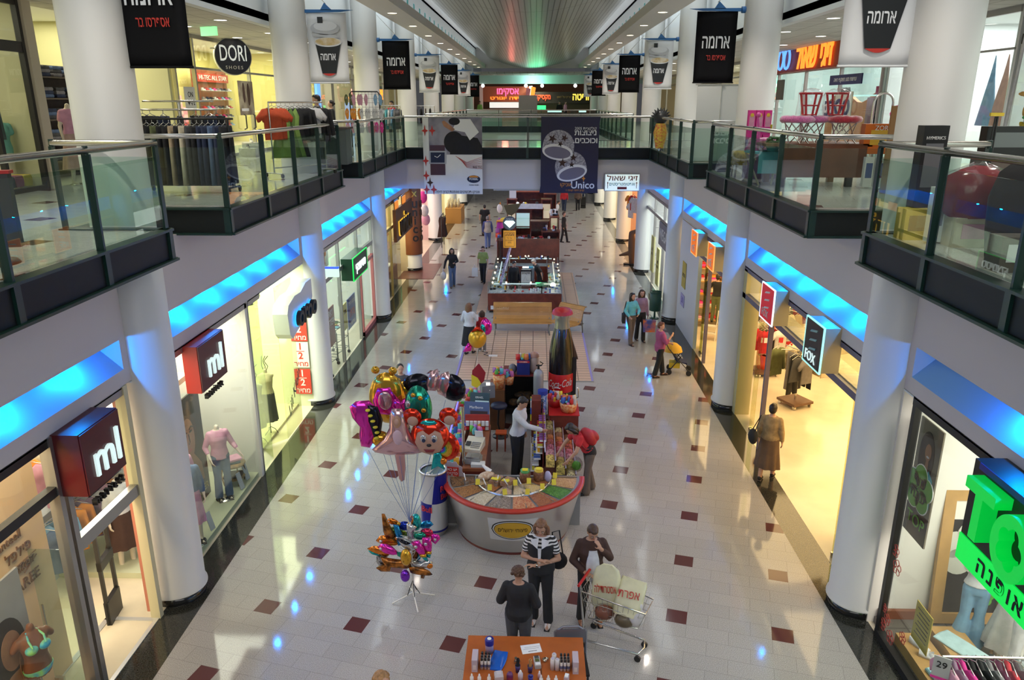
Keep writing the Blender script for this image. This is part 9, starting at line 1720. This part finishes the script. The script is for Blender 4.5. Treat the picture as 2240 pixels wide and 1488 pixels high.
for s in (-1,1): b.tube([(s*.09,-.04,.2),(s*.12,-.16,.12),(s*.12,-.14,-.1),(s*.1,-.02,-.2)],.018,6)
b.ob('strap',mat('strap dark red',(.25,.01,.015),.6),t)
t=T('plastic_bag','clear bag with bright green contents held at the sweet bins','bag',(.86,13.3,.50)); b=B(); b.ell((0,0,.12),(.12,.09,.16)); b.ob('film',BAGW,t); b=B(); b.ell((0,0,.10),(.09,.07,.10)); b.ob('contents',mat('bright green',(.12,.42,.03),.5,noise=(12,.4)),t)
t=fig('person','woman in tan jacket and long brown skirt walking into the clothes shop','person',(4.75,14.0,0),R(150),1.64,1.05,vox=.013,ank=((-.09,-.16,.075),(.09,.16,.10)),top=(mat('cloth mottled tan',(.38,.27,.14),.8,noise=(9,.35)),1.8,.84),bottom=('skirt',cl('skirt brown',(.14,.085,.05)),.30,.07),shoes=BLK,hair=(HDK,'short'),belly=.02)
t=T('handbag','black shoulder bag of the woman walking into the clothes shop','bag',(4.38,13.92,.88)); B().ell((0,0,.1),(.09,.15,.16)).ob('body',BLK,t); B().tube([(0,-.08,.2),(.12,0,.55),(0,.08,.2)],.010,6).ob('strap',BLK,t)
fig('person','woman in long dark grey dress walking behind the balloons','person',(-3.0,16.1,0),R(-10),1.66,1,vox=.013,headturn=.5,ank=((-.08,-.12,.075),(.08,.12,.09)),top=(cl('charcoal',(.055,.052,.06)),2,.5),bottom=('skirt',cl('charcoal',(.055,.052,.06)),.35,.02),shoes=BLK,hair=(HDK,'bun'),face=True)
fig('person','woman in turquoise top carrying a black bag in the middle right aisle','person',(3.08,23.0,0),R(25),1.66,.92,vox=.014,headturn=.3,ank=((-.08,-.14,.075),(.08,.14,.09)),top=(TURQ,2,.98),bottom=('trousers',TAUPE,.1,.02),shoes=BRN,hair=(HDK,'long'),el=((-.24,.0,1.12),(.23,-.08,1.12)),wr=((-.2,-.16,1.0),(.10,-.24,1.05)),face=True)
fig('person','woman in mauve top beside the one in turquoise','person',(3.42,23.35,0),R(10),1.68,.92,vox=.014,ank=((-.08,.12,.075),(.08,-.12,.075)),top=(MAUVE,2,.98),bottom=('trousers',BLK,.1,.02),shoes=BLK,hair=(HBR,'long'),face=True)
t=T('handbag','black shoulder bag of the woman in turquoise','bag',(2.83,22.95,.72)); B().cb((0,0,.14),(.10,.26,.28)).ob('body',BLK,t); B().tube([(0,-.1,.28),(.06,0,.68),(0,.1,.28)],.012,6).ob('strap',BLK,t)
t=T('carrier_bag','blue and orange carrier bag held by the woman in mauve','bag',(3.66,23.1,.38)); b=B(); b.loft([[(x*q,y,z) for x,y in ((-.2,-.07),(.2,-.07),(.2,.07),(-.2,.07))] for z,q in ((0,.9),(.38,1.0))],smooth=False); b.ob('bag',mat('bag orange blue',(.50,.13,.03),.4,noise=(4,.9,(.03,.06,.30))),t); B().tube([(-.1,0,.38),(-.03,0,.55),(.03,0,.55),(.1,0,.38)],.008,5).ob('handle',NAVY,t)
fig('person','woman in plum blouse pushing a pushchair on the right aisle','person',(3.5,20.0,0),R(100),1.58,1.12,vox=.014,headturn=-.5,ank=((-.1,.16,.075),(.1,-.16,.075)),top=(PLUM,1.4,.82),bottom=('trousers',BLK,.14,.02),shoes=BRN,hair=(HRED,'short'),el=((-.24,-.1,1.12),(.26,-.06,1.12)),wr=((-.14,-.28,1.30),(.2,-.34,1.0)),face=True,belly=.02)
t=T('pushchair','black and yellow pushchair in front of the woman in plum','pushchair',(4.12,20.35,0),R(-10)); NV=cl('pram navy',(.02,.03,.09)); b=B()
for s in (-.2,.2): b.tube([(-.42,s,.98),(-.30,s,.75),(.28,s,.12)],.014,6); b.tube([(.05,s,.55),(-.26,s,.10)],.014,6)
b.tube([(-.42,-.2,.98),(-.42,.2,.98)],.016,6); b.ob('frame',BLACK,t); b=B(); b.loft([[(-.26,-.17,.72),(-.26,.17,.72),(-.20,.17,.70),(-.20,-.17,.70)],[(-.08,-.17,.38),(-.08,.17,.38),(-.02,.17,.38),(-.02,-.17,.38)],[(.22,-.17,.36),(.22,.17,.36),(.22,.17,.31),(.22,-.17,.31)]],smooth=False); b.ob('seat',NV,t)
b=B(); b.lathe([(.26,0),(.22,.14),(.10,.24),(.01,.27)],(-.18,0,.62),16,sy=.75); b.ob('hood',mat('pram yellow',(.62,.36,.02),.6),t); B().cb((-.12,0,.25),(.3,.32,.14)).ob('basket',mat('pram basket yellow',(.55,.42,.03),.6),t)
for x,y in ((-.26,-.22),(-.26,.22),(.28,-.22),(.28,.22)):
 for q in (-.02,.02): B().cyl((x,y+q-.01,.075),(x,y+q+.01,.075),.075,n=16).ob('wheel',BLACK,t)
t=fig('person','woman with brown hair in white blouse and black skirt by the bench','person',(-1.93,21.85,0),R(160),1.60,1,vox=.014,ank=((-.08,-.1,.075),(.08,.1,.075)),top=(WHT,1.8,.95),bottom=('skirt',BLK,.22,.08),shoes=BLK,hair=(mat('hair light brown',(.22,.10,.045),.5),'long'),el=((-.24,-.08,1.15),(.24,.0,1.12)),wr=((-.18,-.24,1.28),(.2,-.14,1.0)))
fig('person','child with brown hair in red top beside the woman in white blouse','person',(-1.55,22.1,0),R(170),1.30,.95,vox=.015,top=(REDC,1.6,.9),bottom=('trousers',GRYC,.1,.01),shoes=PW,hair=(HBR,'bob'))
t=T('power_strip','white power strip with cable on the peach tiles','power strip',(-1.2,21.6,.012),R(-5)); B().cb((0,0,.02),(.26,.07,.04)).ob('case',PW,t); B().tube([(-.13,0,.02),(-.3,.1,.01),(-.2,.3,.01),(-.38,.4,.01)],.008,5).ob('cord',BLACK,t)
t=fig('person','woman in black jacket and jeans walking with a white plastic bag','person',(-3.36,30.6,0),R(8),1.62,.95,vox=.016,ank=((-.07,-.16,.075),(.07,.16,.09)),top=(BLK,2,.85),bottom=('trousers',DENIM,.1,.02),shoes=BLK,hair=(HDK,'long'),face=True,el=((-.28,.04,1.12),(.24,-.02,1.14)),wr=((-.34,-.06,.86),(.12,-.24,1.12)))
t=T('plastic_bag','white plastic bag carried by the woman in black jacket','bag',(-3.72,30.5,.33)); b=B(); b.ell((0,0,.16),(.13,.10,.18)); b.ell((0,0,.38),(.04,.03,.1)); me=fuse(b,.02,2); me.materials.append(mat('bag milky',(.60,.57,.58),.35)); link('bag',me,t)
fig('person','woman in lime green top and dark trousers walking by the jewellery kiosk','person',(-2.14,31.4,0),R(-5),1.56,1,vox=.016,ank=((-.07,.14,.075),(.07,-.14,.075)),top=(cl('pistachio',(.30,.36,.10)),.8,.93),bottom=('trousers',BLK,.1,.01),shoes=BLK,hair=(HDK,'short'),face=True)
t=T('plastic_bag','white flat carrier bag held by the woman in lime green','bag',(-2.48,31.3,.30)); b=B(); b.loft([[(x*q,y,z) for x,y in ((-.13,-.04),(.13,-.04),(.13,.04),(-.13,.04))] for z,q in ((0,1),(.36,.9))],smooth=False); b.ob('bag',PW,t); B().tube([(-.06,0,.36),(.0,0,.52),(.06,0,.36)],.006,5).ob('handle',PW,t)
t=fig('person','balding man in cream waistcoat and blue sleeves seen from behind','person',(-2.42,39.4,0),R(185),1.68,1.08,vox=.018,ank=((-.08,-.14,.075),(.08,.14,.09)),top=(cl('blue sleeve',(.07,.09,.24)),2,.9),bottom=('trousers',cl('mid blue denim',(.14,.20,.40)),.1,.01),shoes=BLK,hair=(HGR,'short'))
b=B(); b.loft([ring((0,c,z),rx*1.08+.03,ry+.032,Matrix.Identity(4)) for z,rx,ry,c in TORSO if .83<z<1.41]); b.ob('waistcoat',cl('waistcoat cream',(.50,.46,.38)),t)
fig('person','broad man in black t-shirt walking ahead of the cream waistcoat','person',(-2.82,43.3,0),R(180),1.78,1.2,vox=.02,top=(BLK,.6,.88),bottom=('trousers',BLK,.1,.01),shoes=BLK,hair=(HDK,'short'))
fig('person','slim man in black leaning at the right side of the far kiosks','person',(1.62,41.3,0),R(70),1.66,.95,vox=.02,ank=((-.07,.12,.075),(.07,-.2,.075)),top=(BLK,2,.88),bottom=('trousers',BLK,.1,.01),shoes=BLK,hair=(HBR,'short'))
fig('person','woman in red jacket and jeans walking far down the right aisle','person',(2.1,53.8,0),R(0),1.60,1.15,vox=.024,ank=((-.07,.12,.075),(.07,-.12,.075)),top=(REDC,2,.86),bottom=('trousers',NAVY,.1,.01),shoes=BLK,hair=(HDK,'short'))
fig('person','person in brown coat and black trousers beside the woman in red jacket','person',(3.1,54.4,0),R(180),1.58,1.1,vox=.024,top=(cl('coat grey brown',(.13,.08,.06)),2,.8),bottom=('trousers',BLK,.1,.01),shoes=BLK,hair=(HDK,'short'))
fig('person','person in dark blue clothes with a trolley bag farthest down the aisle','person',(3.75,58.5,0),R(0),1.6,1,vox=.026,top=(NAVY,2,.86),bottom=('trousers',NAVY,.1,.01),shoes=BLK,hair=(HDK,'short'))
fig('person','person in grey clothes far behind the kiosks','person',(1.75,57,0),R(180),1.66,1,vox=.026,top=(GRYC,2,.86),bottom=('trousers',GRYC,.1,.01),shoes=BLK,hair=(HDK,'short'))
fig('person','person in white shirt bending at the right far cabinets','person',(1.32,47.0,0),R(90),1.6,1,vox=.024,lean=.3,top=(WHT,2,.9),bottom=('trousers',BLK,.1,.01),shoes=BLK,hair=(HDK,'bun'))
t=T('trolley_bag','dark wheeled trolley bag pulled far down the aisle','bag',(3.55,55.5,0)); B().cb((0,0,.5),(.35,.25,.6)).ob('body',BLK,t); B().cyl((-.18,0,.09),(.18,0,.09),.09,n=10).ob('wheel',BLACK,t); B().tube([(-.1,.1,.8),(-.1,.12,1.0),(.1,.12,1.0),(.1,.1,.8)],.012,5).ob('handle',STEEL,t)
